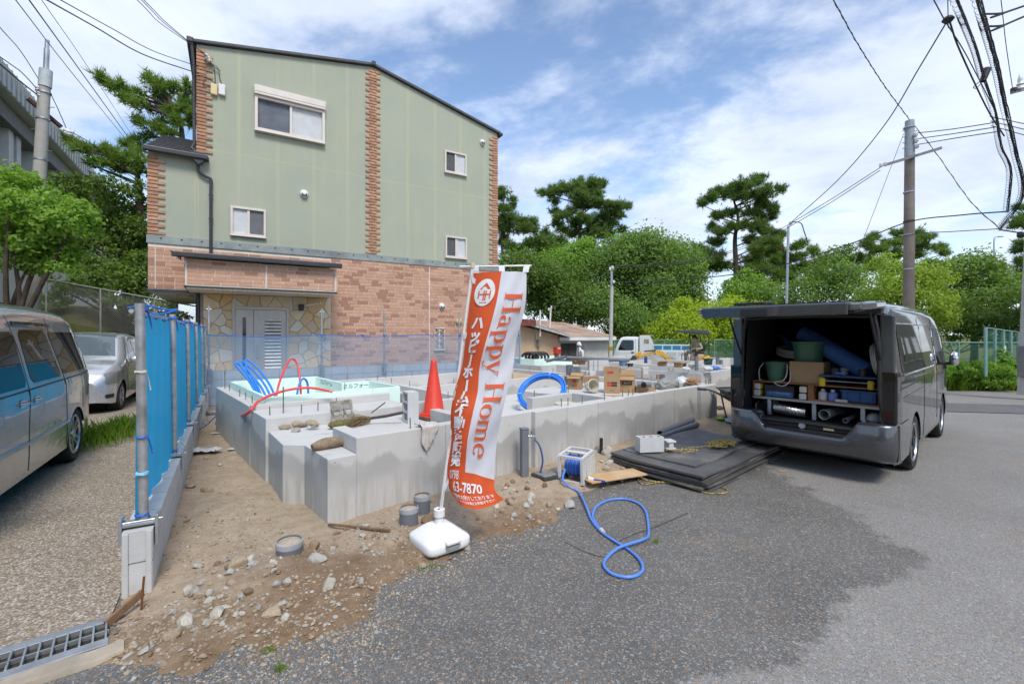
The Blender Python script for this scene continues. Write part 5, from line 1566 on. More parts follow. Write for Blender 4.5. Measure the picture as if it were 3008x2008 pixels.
def blob_leaves(blobs,size,dens,clump=0.35,up=0.25):
    out_c,out_n = [],[]
    for (c,r,sq) in blobs:
        c = np.array(c); n = int(dens * 4 * math.pi * r * r)
        n = int(n * 1.9); nc = max(8,int(n / 34))
        d = unit(nr.normal(size=(nc,3)))
        rad = r * (0.45 + 0.62 * nr.random((nc,1)) ** 0.6)
        cl = c + d * rad * np.array([1,1,sq])
        k = nr.integers(0,nc,n)
        off = nr.normal(size=(n,3)) * (clump * min(1.3,r) * 0.75)
        p = cl[k] + off * np.array([1,1,0.7])
        out_c.append(p); out_n.append(unit(unit(p - c) * 0.75 + nr.normal(size=(n,3)) * 0.55 + np.array([0,0,up])))
    return np.concatenate(out_c),np.concatenate(out_n)
def tuft_tris(cen,dirs,L,W,n):
    """pine tufts: n thin needles bundles radiating round dirs"""
    N = len(cen)
    C = np.repeat(cen,n,0); Dn = np.repeat(dirs,n,0)
    d = unit(Dn * 0.8 + nr.normal(size=(N * n,3)) * 0.7)
    l = L * nr.uniform(0.6,1.15,(N * n,1))
    s = unit(np.cross(d,nr.normal(size=(N * n,3)))) * W * 0.5
    return np.stack([C - s,C + s,C + d * l],1)
BARK = mat('bark',(0.10,0.075,0.055),0.9,var=0.25,scale=8,bump=0.8,bscale=25)
BARKP = mat('pine_bark',(0.085,0.06,0.045),0.95,var=0.25,scale=6,bump=0.8,bscale=20)
def limb(b,p,q,r0,r1,bend=0.15,n=6,k=6):
    p,q = Vector(p),Vector(q)
    L = (q - p).length
    o = Vector((rnd.uniform(-1,1),rnd.uniform(-1,1),rnd.uniform(-0.2,1))) * L * bend
    pts = smooth_path([p,p.lerp(q,0.4) + o * 0.6,p.lerp(q,0.75) + o * 0.4,q],k)
    b.tube(pts,[r0 + (r1 - r0) * i / (len(pts) - 1) for i in range(len(pts))],n)
def px_blobs(lst,Y,dj=0.6,sq=0.85,scale=1.0):
    out = []
    for u,v,r in lst:
        R_ = r / 1340 * Y * scale
        y = Y + rnd.uniform(-1,1) * R_ * dj * 2
        p = D(u,v,Y); out.append(((p.x * y / Y,y,1.6 + (p.z - 1.6) * y / Y),R_,sq))
    return out
def base_z(x,y): return land_z(x,y) - 0.12
def broad_tree(name,label,blobs,base,mtl,size,dens,trunk_r=0.18,clump=0.35,group=None,nlimb=9,fork=0.45,cat='tree'):
    bx,by = base; bz = base_z(bx,by)
    t = thing(name,label,cat,(bx,by,bz),0,group)
    o = np.array([bx,by,bz])
    bl = [((c[0] - bx,c[1] - by,c[2] - bz),r,s) for c,r,s in blobs]
    c,n = blob_leaves(bl,size,dens,clump)
    ob = bpy.data.objects.new('crown',raw_mesh('crown',leaf_cards(c,n,size),4,mtl)); col.objects.link(ob); ob.parent = t
    tb = B()
    cz = sum(b_[0][2] for b_ in bl) / len(bl); cx = sum(b_[0][0] for b_ in bl) / len(bl); cy = sum(b_[0][1] for b_ in bl) / len(bl)
    fk = Vector((cx * 0.5,cy * 0.5,cz * fork))
    limb(tb,(0,0,0),fk,trunk_r,trunk_r * 0.7,0.04,9)
    for b_ in rnd.sample(bl,min(nlimb,len(bl))): limb(tb,fk,Vector(b_[0]),trunk_r * 0.5,0.02,0.12,6)
    tb.obj('trunk',BARK,t,smooth=60)
    return t
PINE = leaf_mat('pine_needles',(0.07,0.135,0.035),(0.20,0.29,0.08),0.35,0.2)
PINE2 = leaf_mat('pine_needles_bright',(0.09,0.17,0.035),(0.24,0.34,0.07),0.35,0.2)
def pine_tree(name,label,pads,trunk_px,Y,L=0.44,W=0.045,mtl=PINE,tr=0.22,dens=52,group=None,cat='pine tree',flat=0.85,ntri=9,limbs=14):
    tp = [D(u,v,Y) for u,v in trunk_px]
    bx,by = tp[0].x,tp[0].y; bz = base_z(bx,by)
    base = Vector((bx,by,bz))
    t = thing(name,label,cat,base,0,group)
    pb_ = px_blobs(pads,Y,0.9,flat)
    cs,ds = [],[]
    for c,r,s in pb_:
        c = np.array(c) - np.array(base)
        # sprays: short twigs fanning out of the pad, tufted towards their tips
        m = 6 + int(4 * r)
        td = unit(nr.normal(size=(m,3)) * np.array([1,1,0.55]) + np.array([0,0,0.32]))
        tl = r * nr.uniform(0.55,1.2,(m,1))
        n = int(dens * 4 * math.pi * r * r * 0.42) + 18
        k = nr.integers(0,m,n); f = nr.random((n,1)) ** 0.7
        p = c + td[k] * tl[k] * f * np.array([1,1,flat]) + nr.normal(size=(n,3)) * (0.05 + 0.11 * r)
        cs.append(p); ds.append(unit(td[k] * 0.8 + np.array([0,0,0.55])))
    co = tuft_tris(np.concatenate(cs),np.concatenate(ds),L,W,ntri)
    ob = bpy.data.objects.new('crown',raw_mesh('crown',co,3,mtl)); col.objects.link(ob); ob.parent = t
    tb = B()
    path = [Vector((0,0,0))] + [p - base for p in tp[1:]]
    sp_ = smooth_path(path,6)
    tb.tube(sp_,[tr * (1 - 0.75 * i / (len(sp_) - 1)) for i in range(len(sp_))],9)
    for c,r,s in rnd.sample(pb_,min(limbs,len(pb_))):
        c = Vector(c) - base
        # leave the trunk a little below the pad
        cand = min(sp_,key=lambda q: abs(q.z - (c.z - 0.35 * (c.xy - q.xy).length)))
        limb(tb,cand,c,0.075,0.02,0.10,5)
    tb.obj('trunk',BARKP,t,smooth=60)
    return t
def Z7(lst): return [(1450 + x / 2.7635,500 + y / 2.7635,r) for x,y,r in lst]
def Z8(lst): return [(2200 + x / 1.7426,y / 1.7426,r) for x,y,r in lst]
def Z1(lst): return [(x / 3.1237,y / 3.1237,r) for x,y,r in lst]
def Z2(lst): return [(x / 3.1237,502 + y / 3.1237,r) for x,y,r in lst]

GB = 'pines beyond the plot'
pine_tree('pine_tree','dark pine rising directly behind the corner of the green house',Z7([(60,160,16),(80,215,22),(140,240,15),(55,320,26),(150,312,18),(100,400,32),(200,430,32),(300,430,26),(90,480,32),(250,500,32),(330,490,22),(430,530,26),(300,600,34),(420,600,30),(150,650,34),(60,590,30),(530,580,22),(470,650,30),(-60,420,30),(-80,560,34),(230,690,34),(380,690,34),(-40,690,30)]),[(1478,985),(1480,820),(1474,700),(1480,590)],42)
pine_tree('pine_tree','tall pine with a flat spreading top standing between the house and the dense green tree',Z7([(425,190,22),(490,180,26),(560,170,32),(640,170,32),(710,150,34),(770,130,30),(830,120,30),(880,110,18),(700,230,34),(790,210,32),(700,300,34),(800,280,30),(860,270,24),(960,300,28),(1010,310,24),(1070,300,18),(960,360,28),(1020,370,20),(900,400,26),(490,270,16),(500,350,20),(560,380,24),(620,340,22),(640,440,30),(740,400,30),(800,440,30),(890,470,30),(960,440,22),(1030,490,18),(510,440,18),(560,500,22),(640,520,30),(760,520,34),(850,520,30),(960,530,22),(540,600,18),(760,600,24)]),[(1704,985),(1702,800),(1703,690),(1712,620),(1722,565)],45,tr=0.28)
pine_tree('pine_tree','tall pine with crooked bare limbs standing above the yellow green bamboo',Z7([(1690,285,22),(1750,240,24),(1810,210,24),(1870,200,30),(1950,160,30),(2030,140,30),(2100,110,28),(2150,90,24),(1980,220,28),(2070,200,28),(2150,190,26),(2230,170,26),(2320,160,18),(2200,240,28),(2170,290,26),(2240,300,22),(2280,340,22),(1790,380,18),(1850,370,24),(1940,350,26),(2080,340,28),(2150,380,30),(2220,400,22),(1780,470,20),(1850,510,26),(1930,470,24),(2060,460,28),(2160,480,30),(2230,520,26),(2300,520,22),(2330,560,22),(1660,650,20),(1730,640,26),(1800,600,28),(1700,720,28),(1790,720,34),(2100,580,30),(2200,600,34),(2290,630,32),(2180,690,38),(2300,720,36),(2100,740,30),(1760,800,36),(2050,820,36),(1870,780,26),(2180,800,44),(2330,820,40)]),[(2166,985),(2162,800),(2159,700),(2168,640),(2150,570)],44,tr=0.3,limbs=20)
pine_tree('pine_tree','spreading pine behind the thin steel service pole',Z8([(250,1260,26),(150,1340,34),(100,1240,26),(40,1290,30),(330,1290,24),(60,1400,40),(200,1430,38),(300,1370,34),(380,1340,26),(230,1330,30),(120,1460,40),(320,1450,36)]),[(2320,990),(2315,830),(2300,720)],40,mtl=PINE2,tr=0.2,limbs=8)
pine_tree('pine_tree','open topped pine rising behind the utility pole with the crossarm',Z8([(640,1215,18),(610,1250,24),(660,1280,28),(560,1330,30),(720,1250,26),(770,1195,18),(780,1240,22),(880,1195,18),(850,1230,20),(920,1215,14),(740,1310,32),(900,1270,24),(980,1270,18),(1000,1300,16),(640,1360,32),(500,1360,30),(850,1310,26)]),[(2620,990),(2612,860),(2630,720)],40,mtl=PINE2,tr=0.22,limbs=12)
pine_tree('pine_tree','dark pine at the road corner behind the roadside utility pole',[(3000,610,14),(2985,650,16),(3012,660,20),(2978,665,10),(3010,720,22),(2992,735,14),(3015,775,22),(2990,770,12),(3018,830,24),(2995,805,14),(3030,640,26),(3040,740,34),(3035,820,34)],[(3030,1000),(3025,800),(3020,620)],30,tr=0.2,limbs=8)
pine_tree('pine_tree','long limbed pine reaching out beside the green house roof',Z1([(920,710,15),(975,765,16),(1040,820,16),(1130,800,14),(1190,850,16),(1110,900,17),(1200,930,18),(1290,860,13),(1330,700,15),(1390,750,18),(1460,800,18),(1550,790,16),(1620,830,18),(1720,780,13),(1750,850,16),(1420,850,16),(1510,900,18),(1650,930,20),(1740,940,18),(1290,970,20),(1380,1010,20),(1480,990,20),(1580,1030,22),(1700,1030,22),(1780,1060,18),(1230,1110,13),(1310,1150,14),(1400,1160,15),(1500,1120,20),(1620,1130,20),(1740,1140,20),(1480,1210,15),(1380,1250,16),(1280,1290,15),(1140,1320,14),(1220,1340,14),(1560,1230,16)]),[(500,880),(520,600),(535,420),(525,330)],19,L=0.34,W=0.035,mtl=PINE2,dens=62,flat=0.85,limbs=20)
pine_tree('pine_tree','pine with drooping lower limbs in front of the grey elevated building',Z1([(620,1270,15),(690,1320,17),(760,1370,18),(840,1390,17),(930,1380,15),(1000,1390,17),(1060,1420,18),(890,1480,15),(990,1500,16),(1090,1490,18),(1180,1440,18),(1270,1400,18),(1290,1480,20),(1180,1530,18),(1280,1570,18),(1060,1560,15),(850,1520,12)]),[(400,900),(410,640),(400,460)],17,L=0.32,W=0.035,mtl=PINE2,dens=62,flat=0.85,limbs=12)

LB = leaf_mat('broad_leaf',(0.11,0.205,0.045),(0.27,0.39,0.10),0.45)
LD = leaf_mat('dark_leaf',(0.08,0.155,0.03),(0.20,0.29,0.065),0.42)
LY = leaf_mat('yellow_green_leaf',(0.30,0.43,0.03),(0.55,0.62,0.08),0.5)
LG = leaf_mat('fresh_green_leaf',(0.15,0.30,0.04),(0.33,0.50,0.10),0.48)
LBR = leaf_mat('bright_leaf',(0.20,0.32,0.04),(0.42,0.52,0.10),0.48)
broad_tree('broadleaf_tree','large dense green tree with a domed crown behind the sheds',px_blobs(Z7([(1250,600,48),(1000,640,52),(1130,590,30),(1450,660,44),(1100,720,60),(1350,720,60),(1560,730,44),(900,760,50),(1200,850,70),(1500,850,56),(980,900,56),(1640,830,32),(1300,980,62),(1580,960,46),(1080,1060,54),(1450,1050,50),(1640,1050,34)]),38),(11.8,38.5),LB,0.25,44,0.35,0.5)
broad_tree('broadleaf_tree','bushy green tree beside the concrete service pole',px_blobs(Z7([(850,1080,50),(1050,1180,50),(1300,1120,50),(1150,1270,46),(980,1280,40),(1280,1260,44),(800,1180,40),(1080,1330,40)]),34.5),(9.7,35),LB,0.22,48,0.15,0.45)
broad_tree('broadleaf_tree','yellowish green tree showing its top between the pines',px_blobs(Z7([(740,620,28),(660,660,30),(560,680,26),(620,760,50),(720,740,46),(500,760,44),(400,740,44),(580,860,55)]),40),(5.5,40.5),LG,0.25,44,0.2,0.5)
broad_tree('broadleaf_tree','dark shady tree overhanging the tin sheds',px_blobs(Z7([(420,860,52),(560,940,50),(700,900,50),(480,1020,50),(640,1050,50),(360,960,44),(300,820,44),(780,1000,44),(720,1130,44),(340,1080,40),(560,1140,44),(240,740,40),(150,780,40),(200,900,44)]),36),(4.0,36.5),LD,0.24,48,0.25,0.5)
broad_tree('bamboo_clump','yellow green bamboo clump behind the truck and fence',px_blobs(Z7([(1380,1300,42),(1300,1340,34),(1480,1250,44),(1600,1210,50),(1530,1110,26),(1540,1160,30),(1700,1280,52),(1620,1320,46),(1700,1180,36),(1430,1370,40)]),33),(12.9,33.5),LY,0.19,60,0.06,0.45,cat='bamboo')
broad_tree('bamboo_clump','bright lime bamboo clump beside the open van tailgate',px_blobs(Z7([(1850,1240,50),(1950,1300,44),(1790,1180,36),(1900,1110,36),(1780,1340,44),(1880,1370,46),(2040,1250,50),(2000,1380,50),(2130,1330,55),(2100,1200,45)]),32.5),(16.1,33),LY,0.19,60,0.06,0.45,cat='bamboo')
broad_tree('broadleaf_tree','young light green tree standing above the bamboo',px_blobs(Z7([(2040,860,22),(2060,910,30),(2120,950,30),(1990,980,36),(2130,1020,36),(1930,1040,36),(2050,1060,40),(1920,930,18),(2180,1090,36)]),35),(17.5,35.5),LG,0.22,52,0.1,0.4)
broad_tree('broadleaf_tree','mid green tree behind the raised van roof',px_blobs(Z8([(420,1320,30),(490,1290,22),(350,1400,36),(450,1400,40),(540,1420,38),(400,1470,44),(520,1490,44),(280,1500,44),(160,1520,40),(60,1500,40)]),34.5),(21,35),LB,0.22,50,0.15,0.45)
broad_tree('broadleaf_tree','bright leafed tree behind the utility pole and van',px_blobs(Z8([(760,1390,42),(690,1350,30),(700,1470,46),(900,1420,46),(960,1470,40),(820,1470,52),(1000,1540,34),(640,1530,46),(900,1550,54),(760,1560,54),(860,1390,30),(1010,1600,30),(940,1630,44),(800,1640,50),(660,1620,44)]),21),(18.3,21.5),LBR,0.15,80,0.16,0.35)
broad_tree('broadleaf_tree','broad dark green tree at the far road corner',px_blobs(Z8([(1180,1345,42),(1260,1370,36),(1080,1380,44),(1000,1390,34),(1330,1440,40),(1150,1450,54),(1280,1490,50),(1080,1480,48),(1360,1540,38),(1200,1550,54),(960,1350,30),(1040,1560,40)]),26),(27,26.8),LB,0.18,66,0.2,0.4)
broad_tree('undergrowth_bush','dark shaded bushes beneath the trees behind the green fence',px_blobs([(2850,930,50),(2900,960,46),(2960,940,44),(2990,975,40),(2820,975,40),(2790,930,40),(3030,930,50),(2700,975,50),(2930,1000,30),(2600,980,40),(2480,985,40),(2400,985,40)],24),(24,24.5),LD,0.17,60,0.05,0.35,cat='bush')
# left side
broad_tree('broadleaf_tree','dark leafed tree on the bank beside the green house',px_blobs(Z2([(600,130,38),(800,130,38),(1000,150,38),(1200,200,38),(700,260,42),(900,300,42),(1100,350,42),(1290,330,36),(1000,500,44),(1200,520,44),(850,450,40),(1100,650,40),(1290,680,36),(900,700,40),(700,620,40),(1290,470,40),(1330,560,36),(1300,800,40),(1310,900,40),(1200,700,40)]),17),(-14.7,17.6),LD,0.15,78,0.22,0.4)
broad_tree('broadleaf_tree','layered maple with arching green sprays behind the chain link fence',px_blobs(Z2([(1000,830,40),(1200,850,38),(800,900,38),(1000,980,42),(1250,1000,38),(800,1040,40),(600,1000,40),(1100,1130,40),(1300,1150,36),(1450,1250,36),(1600,1330,32),(1400,1350,34),(1250,1290,34),(1700,1400,26),(950,1150,36),(650,1130,36),(500,1180,30),(1150,950,40),(1320,1080,36),(900,850,36)]),16),(-13.6,16.4),LG if False else LB,0.14,80,0.12,0.35,fork=0.3)
gk = broad_tree('ginkgo_tree','ginkgo with fresh green fan leaves leaning beside the concrete pole',px_blobs(Z2([(150,60,34),(40,120,42),(250,160,40),(370,130,28),(100,300,48),(300,320,44),(480,310,40),(640,300,30),(740,390,34),(850,430,26),(600,470,44),(420,500,44),(220,500,44),(50,520,44),(770,540,30),(650,630,36),(450,650,40),(250,640,38),(70,650,36),(560,780,30),(700,760,24),(150,760,34),(350,790,36),(30,800,34),(450,880,32),(600,880,28),(260,880,26),(-100,300,60),(-120,500,60)]),11),(-13.0,11.2),LG,0.125,150,0.13,0.5,fork=0.35,nlimb=5)

# grass and weeds ------------------------------------------------
def blades(name,pts,h,w,mtl,label=None,parent=None,bend=0.5):
    P = np.array(pts); N = len(P)
    a = nr.uniform(0,2 * math.pi,N); d = np.stack([np.cos(a),np.sin(a),np.zeros(N)],1); s = np.stack([-np.sin(a),np.cos(a),np.zeros(N)],1)
    H_ = h * nr.uniform(0.5,1.2,(N,1)); up = np.array([0,0,1.0])
    lean = bend * nr.uniform(0.2,1.0,(N,1)) * H_
    m1 = P + up * H_ * 0.6 + d * lean * 0.35; tip = P + up * H_ + d * lean
    co = np.stack([P - s * w / 2,P + s * w / 2,m1 + s * w * 0.35,tip,m1 - s * w * 0.35],1)
    ob = bpy.data.objects.new(name,raw_mesh(name,co,5,mtl)); col.objects.link(ob)
    if parent is not None: ob.parent = parent
    return ob
GRS = leaf_mat('grass_blade',(0.16,0.30,0.025),(0.36,0.50,0.09),0.5)
pts = []
for k in range(1500):
    t = rnd.random(); p = AC - AF * (1.9 + 2.1 * t) + AL * (0.55 + 0.75 * t + rnd.gauss(0,0.28)); pts.append((p.x,p.y,0.0))
tag(blades('grass',pts,0.22,0.007,GRS),'bright grass strip growing between the two silver cars','grass',kind='stuff')
pts = []
for k in range(26000):
    y = rnd.uniform(15.2,25); x = y * rnd.uniform(0.88,1.25)
    pts.append((x,y,gz(x,y) - 0.1))
tag(blades('grass',pts,0.55,0.016,GRS),'tall grass field behind the green chain link fence','grass',kind='stuff')
pts = []
for k in range(9000):
    y = rnd.uniform(17.5,31); x = y * rnd.uniform(0.2,0.55)
    pts.append((x,y,gz(x,y) - 0.1))
tag(blades('grass',pts,0.35,0.014,GRS),'rough grass along the fence behind the truck','grass',kind='stuff')
hb_ = []
for k in range(24):
    u = 2790 + k * 11 + rnd.uniform(-8,8); 
    hb_.append((u,rnd.uniform(1075,1118),rnd.uniform(18,30)))
for u,v,r in ((2935,1060,26),(2950,1040,20),(2965,1070,28),(2850,1075,24),(3000,1100,30),(3040,1090,40),(2740,1100,30)): hb_.append((u,v,r))
c,n = blob_leaves(px_blobs(hb_,15.2,0.7,0.8),0.075,190,0.28)
c[:,2] = np.maximum(c[:,2],-0.28)
ob = bpy.data.objects.new('weeds',raw_mesh('weeds',leaf_cards(c,n,0.085),4,leaf_mat('weed_leaf',(0.12,0.26,0.03),(0.30,0.46,0.09),0.45))); col.objects.link(ob)
tag(ob,'lush green weeds along the road edge below the green fence','weeds',kind='stuff')
tufts = [G(822,1965,0),G(1264,1658,0.02),G(1298,1658,0.02),G(1240,1664,0.02),G(790,1908,0.01),G(1925,1592,0.0)]
for i,p in enumerate(tufts):
    q_ = [(p.x + rnd.gauss(0,0.018),p.y + rnd.gauss(0,0.016),dz(p.x,p.y) - 0.004) for k in range(60 if i in (0,4,5) else 30)]
    tag(blades('grass_tuft',q_,0.032,0.0025,GRS),'small grass tuft sprouting at the dirt and asphalt edge','grass','grass tufts at the asphalt edge','stuff')
q_ = [(p.x,p.y,-0.55) for p in [Vector((D(1790 + rnd.gauss(2,12),1000,19).x,19 + rnd.gauss(0,.3),0)) for k in range(500)]]
tag(blades('reed_clump',q_,1.0,0.016,GRS,bend=0.35),'tall reed grass clump at the foot of the concrete service pole','grass')
# ------------------------------------------------------------------ poles, wires, fences, sheds, far building
CPOLE = mat('concrete_pole',(0.46,0.45,0.42),0.85,var=0.08,scale=3,bump=0.2,bscale=40,dirt=(0.3,0.28,0.25,0.5))
BPOLE = mat('brown_pole',(0.22,0.18,0.15),0.8,var=0.12,scale=3,dirt=(0.34,0.30,0.26,0.5))
WIRE = MATS['black_cable']
RUST = mat('rusty_arm',(0.12,0.055,0.04),0.8,var=0.2,scale=8)
def pole(name,label,p,q_,r0,r1,m_,cat='utility pole'):
    t = thing(name,label,cat,p)
    B().cyl((0,0,0),Vector(q_) - Vector(p),r0,r1,20).obj('shaft',m_,t,smooth=40)
    return t
def insul(parent,p,s=1.0):
    B().lathe([(0,-0.06 * s),(0.03 * s,-0.05 * s),(0.045 * s,-0.02 * s),(0.03 * s,0.0),(0.045 * s,0.02 * s),(0.02 * s,0.06 * s),(0,0.07 * s)],10,Matrix.Translation(p)).obj('insulator',INSM,parent,smooth=50)
def bandr(parent,p,r,h=0.05,m_=None):
    B().cyl(Vector(p) - Vector((0,0,h/2)),Vector(p) + Vector((0,0,h/2)),r,n=18).obj('steel_band',m_ or GALV,parent,smooth=40)
# left concrete pole
LP0,LP1 = D(86,1085,13),D(139,118,13)
lp = pole('utility_pole','tall pale concrete utility pole with a thin steel top before the elevated building',LP0,D(132,230,13),0.185,0.13,CPOLE)
a_ = D(132,230,13) - LP0
b2 = D(135,208,13) - LP0
B().cyl(a_ - Vector((0,0,0.25)),b2 + Vector((0,0,0.02)),0.145,n=18).obj('collar',mat('pale_blue_sleeve',(0.52,0.58,0.60),0.5),lp,smooth=40)
B().cyl(b2,D(137.5,145,13) - LP0,0.062,n=14).obj('top_tube',GALV,lp,smooth=40)
B().cyl(D(137.5,145,13) - LP0,D(139,118,13) - LP0,0.05,n=14).obj('top_tube',GALV,lp,smooth=40)
B().bar(D(108,300,13) - LP0 + Vector((-0.05,-0.2,0)),D(190,378,13.6) - LP0 + Vector((0,-0.1,0)),0.09,0.09).obj('crossarm',RUST,lp)
for k in range(9): B().cyl(a_ * (0.3 + 0.075 * k) + Vector((0,0,0)),a_ * (0.3 + 0.075 * k) + Vector(((-1) ** k * 0.32,0,0)),0.01,n=6).obj('step_bolt',GALV,lp)
for f in (0.52,0.72,0.86,0.95): bandr(lp,a_ * f,0.16)
for u,v in ((112,262),(116,278),(195,388),(204,392)): insul(lp,D(u,v,12.9) - LP0,1.6)
# main pole on the right
MY = 15.2
mpb = D(2668,1110,MY); mpt = D(2672,355,MY)
mp_ = pole('utility_pole','brown concrete utility pole with grey sleeve top and steel crossarm behind the van',mpb,D(2672,460,MY),0.17,0.135,BPOLE)
B().cyl(D(2672,462,MY) - mpb,mpt - mpb,0.142,0.125,20).obj('sleeve',mat('grey_sleeve',(0.36,0.39,0.42),0.6,var=0.1),mp_,smooth=40)
B().bar(D(2588,490,MY) - mpb + Vector((0,-0.17,0)),D(2750,441,MY) - mpb + Vector((0,-0.17,0)),0.08,0.08).obj('crossarm',mat('arm_grey',(0.22,0.22,0.22),0.6),mp_)
for v in (385,403,420,436): 
    for s in (-1,1): B().cyl(D(2672,v,MY) - mpb,D(2672,v,MY) - mpb + Vector((s * 0.24,0,0)),0.012,n=6).obj('step_bolt',BOLT,mp_)
for v in (375,465,565,650,690,790): bandr(mp_,D(2670,v,MY) - mpb,0.155,0.04,RUST if v == 650 else GALV)
for u,v in ((2588,485),(2600,482),(2690,395),(2692,412),(2694,429)): insul(mp_,D(u,v,MY - 0.2) - mpb,1.3)
# thin service pole behind the van
tpb,tpt = D(2308,1020,18),D(2316,664,18)
tp_ = pole('service_pole','thin steel service pole behind the van with cable loops at its top',tpb,tpt,0.055,0.045,GALV)
insul(tp_,D(2322,655,18) - tpb,1.4)
B().tube(smooth_path([D(2325,652,18) - tpb,D(2352,655,18) - tpb,D(2362,680,18) - tpb,D(2374,715,18) - tpb],5),0.02,5).obj('cable_loop',WIRE,tp_)
B().bar(D(2316,664,18) - tpb,D(2330,655,18) - tpb,0.03).obj('arm',GALV,tp_)
# small pole by the sheds
spb,spt = D(1793,1050,19),D(1796,781,19)
sp2 = pole('service_pole','slim pale concrete service pole with striped guard beside the white shed',spb,D(1797,842,19),0.085,0.07,CPOLE)
B().cyl(D(1797,843,19) - spb,spt - spb,0.05,n=12).obj('top_tube',GALV,sp2,smooth=40)
bandr(sp2,D(1793,1023,19) - spb,0.093,0.16,mat('guard_yellow',(0.62,0.42,0.03),0.5))
for k in range(4):
    a = -2.2 + k * 0.42
    B().bar(D(1793,1028,19) - spb + Vector((0.095 * math.cos(a),0.095 * math.sin(a),0)),D(1793,1018,19) - spb + Vector((0.095 * math.cos(a),0.095 * math.sin(a),0)),0.022,0.012).obj('guard_stripe',BLACKP,sp2)
for u,v in ((1792,790),(1800,786),(1803,828)): insul(sp2,D(u,v,18.9) - spb,1.1)
# roadside pole at the edge
rpb = D(3017,1160,12.4); rpt = D(3075,-200,12.4)
rp2 = pole('utility_pole','thick grey roadside utility pole with yellow and black guard by the weeds',rpb,rpt,0.19,0.15,CPOLE)
B().box(-0.23,-0.10,-0.20,0.05,0.5,1.35).obj('cable_box',mat('box_grey',(0.2,0.2,0.2),0.6),rp2,bev=0.02)
B().box(-0.15,-0.11,-0.25,-0.17,0.5,1.35).obj('guard_stripe',MATS['guard_yellow'],rp2)
# street lamp far away, lamp on the roadside pole
sl0 = D(2920,1000,60); sl1 = D(2920,720,60)
slm = thing('street_lamp','thin grey street lamp rising over the distant trees','street lamp',sl0)
B().tube(smooth_path([(0,0,0),(0,0,10.5),sl1 - sl0 + Vector((0,0,0.4)),sl1 - sl0 + Vector((0.15,0,1.0)),sl1 - sl0 + Vector((0.5,0,1.15))],6),0.09,8).obj('post',GALV,slm)
B().bc((sl1 - sl0).x + 0.8,0,(sl1 - sl0).z + 1.12,0.7,0.25,0.14).obj('lamp_head',GALV,slm,bev=0.03)
fl_ = thing('floodlight','dark floodlight bracketed on the roadside utility pole','lamp',D(3000,690,12.2))
B().cyl((0,0,0),(-0.16,-0.1,0.02),0.09,0.05,14).obj('lamp_head',BLACKP,fl_,smooth=40)
B().bar((0,0,0),(0.36,0.2,0.02),0.03).obj('bracket',GALV,fl_)

# wires ----------------------------------------------------------
def extend(pts):
    # spans go on past the edge of the picture to poles out of view
    pts = [Vector(p) for p in pts]
    for e,n in ((0,1),(-1,-2)):
        p = pts[e]; u,v = 1504 + 1340 * p.x / p.y,980 - 1340 * (p.z - 1.6) / p.y
        if v < 0 or u < 0 or u > 3008:
            x = p + (p - pts[n]).normalized() * 9
            pts = [x] + pts if e == 0 else pts + [x]
    return pts
def wire(label,pts,r=0.012,group='overhead wires',name='overhead_wire',twist=0.0,cat='wire',sag=0.0):
    pts = extend(pts)
    P = smooth_path(pts,10)
    if sag:
        n = len(P); P = [p - Vector((0,0,sag * 4 * (i/(n-1)) * (1 - i/(n-1)))) for i,p in enumerate(P)]
    b = B(); b.tube(P,r,6)
    if twist:
        L = [P[0]]
        for i in range(len(P) - 1):
            k = max(2,int((P[i+1] - P[i]).length / 0.05))
            for j in range(1,k + 1): L.append(P[i].lerp(P[i+1],j / k))
        Q = []
        for i,p in enumerate(L):
            a = i * 0.5
            Q.append(p + Vector((math.cos(a),0,math.sin(a))) * twist)
        b.tube(Q,r * 0.8,4)
    o = b.obj(name,WIRE)
    tag(o,label,cat,group)
    if twist: o['kind'] = 'stuff'
    return o
HW = HO + HN * 0.0
def HP(u,v): s,z = fac(u,v); return HO + HD * s - HN * 0.12 + Vector((0,0,z))
wire('black wire crossing the sky behind the steel topped pole',[D(38,-10,9),D(200,200,14),D(382,425,22)],0.010)
wire('thick black wire running past the pole top towards the house roof',[D(78,-10,9),D(230,200,14),D(392,425,22)],0.014)
wire('faint wire crossing over the long limbed pine',[D(115,-10,9),D(260,200,14),D(405,425,22)],0.007)
wire('wire dropping to the steel topped pole from the sky edge',[D(-10,70,10),D(60,150,12),D(118,240,13)],0.010)
wire('cable clamped to the pole from the open sky',[D(-10,160,11),D(60,210,12),D(112,265,13)],0.012)
wire('heavy cable looping to the pole insulators',[D(-10,180,11),D(60,240,12),D(114,282,13)],0.018)
wire('cable from the pole down to the rusty crossarm end',[D(146,270,13),D(170,320,13.2),D(196,380,13.6)],0.010)
wire('cable running from the crossarm into the pine',[D(196,380,13.6),D(280,430,15),D(360,500,17),D(435,548,18)],0.010)
wire('upper service wire reaching the green house wall',[D(168,-5,7),D(330,85,9),D(450,150,10.5),HP(584,203)],0.009)
wire('twin service cable sagging to the green house meter boxes',[D(128,-5,7),D(280,80,9),D(420,160,10.5),HP(586,224)],0.013)
for k,(u0,lab) in enumerate(((398,'left of three'),(410,'middle of three'),(417,'right of three'))):
    wire('thin power wire descending to the roof corner insulators, ' + lab,[D(u0,-5,8),D(u0 + 75,70,9.5),HP(602 + 5 * k,165 + 6 * k)],0.007)
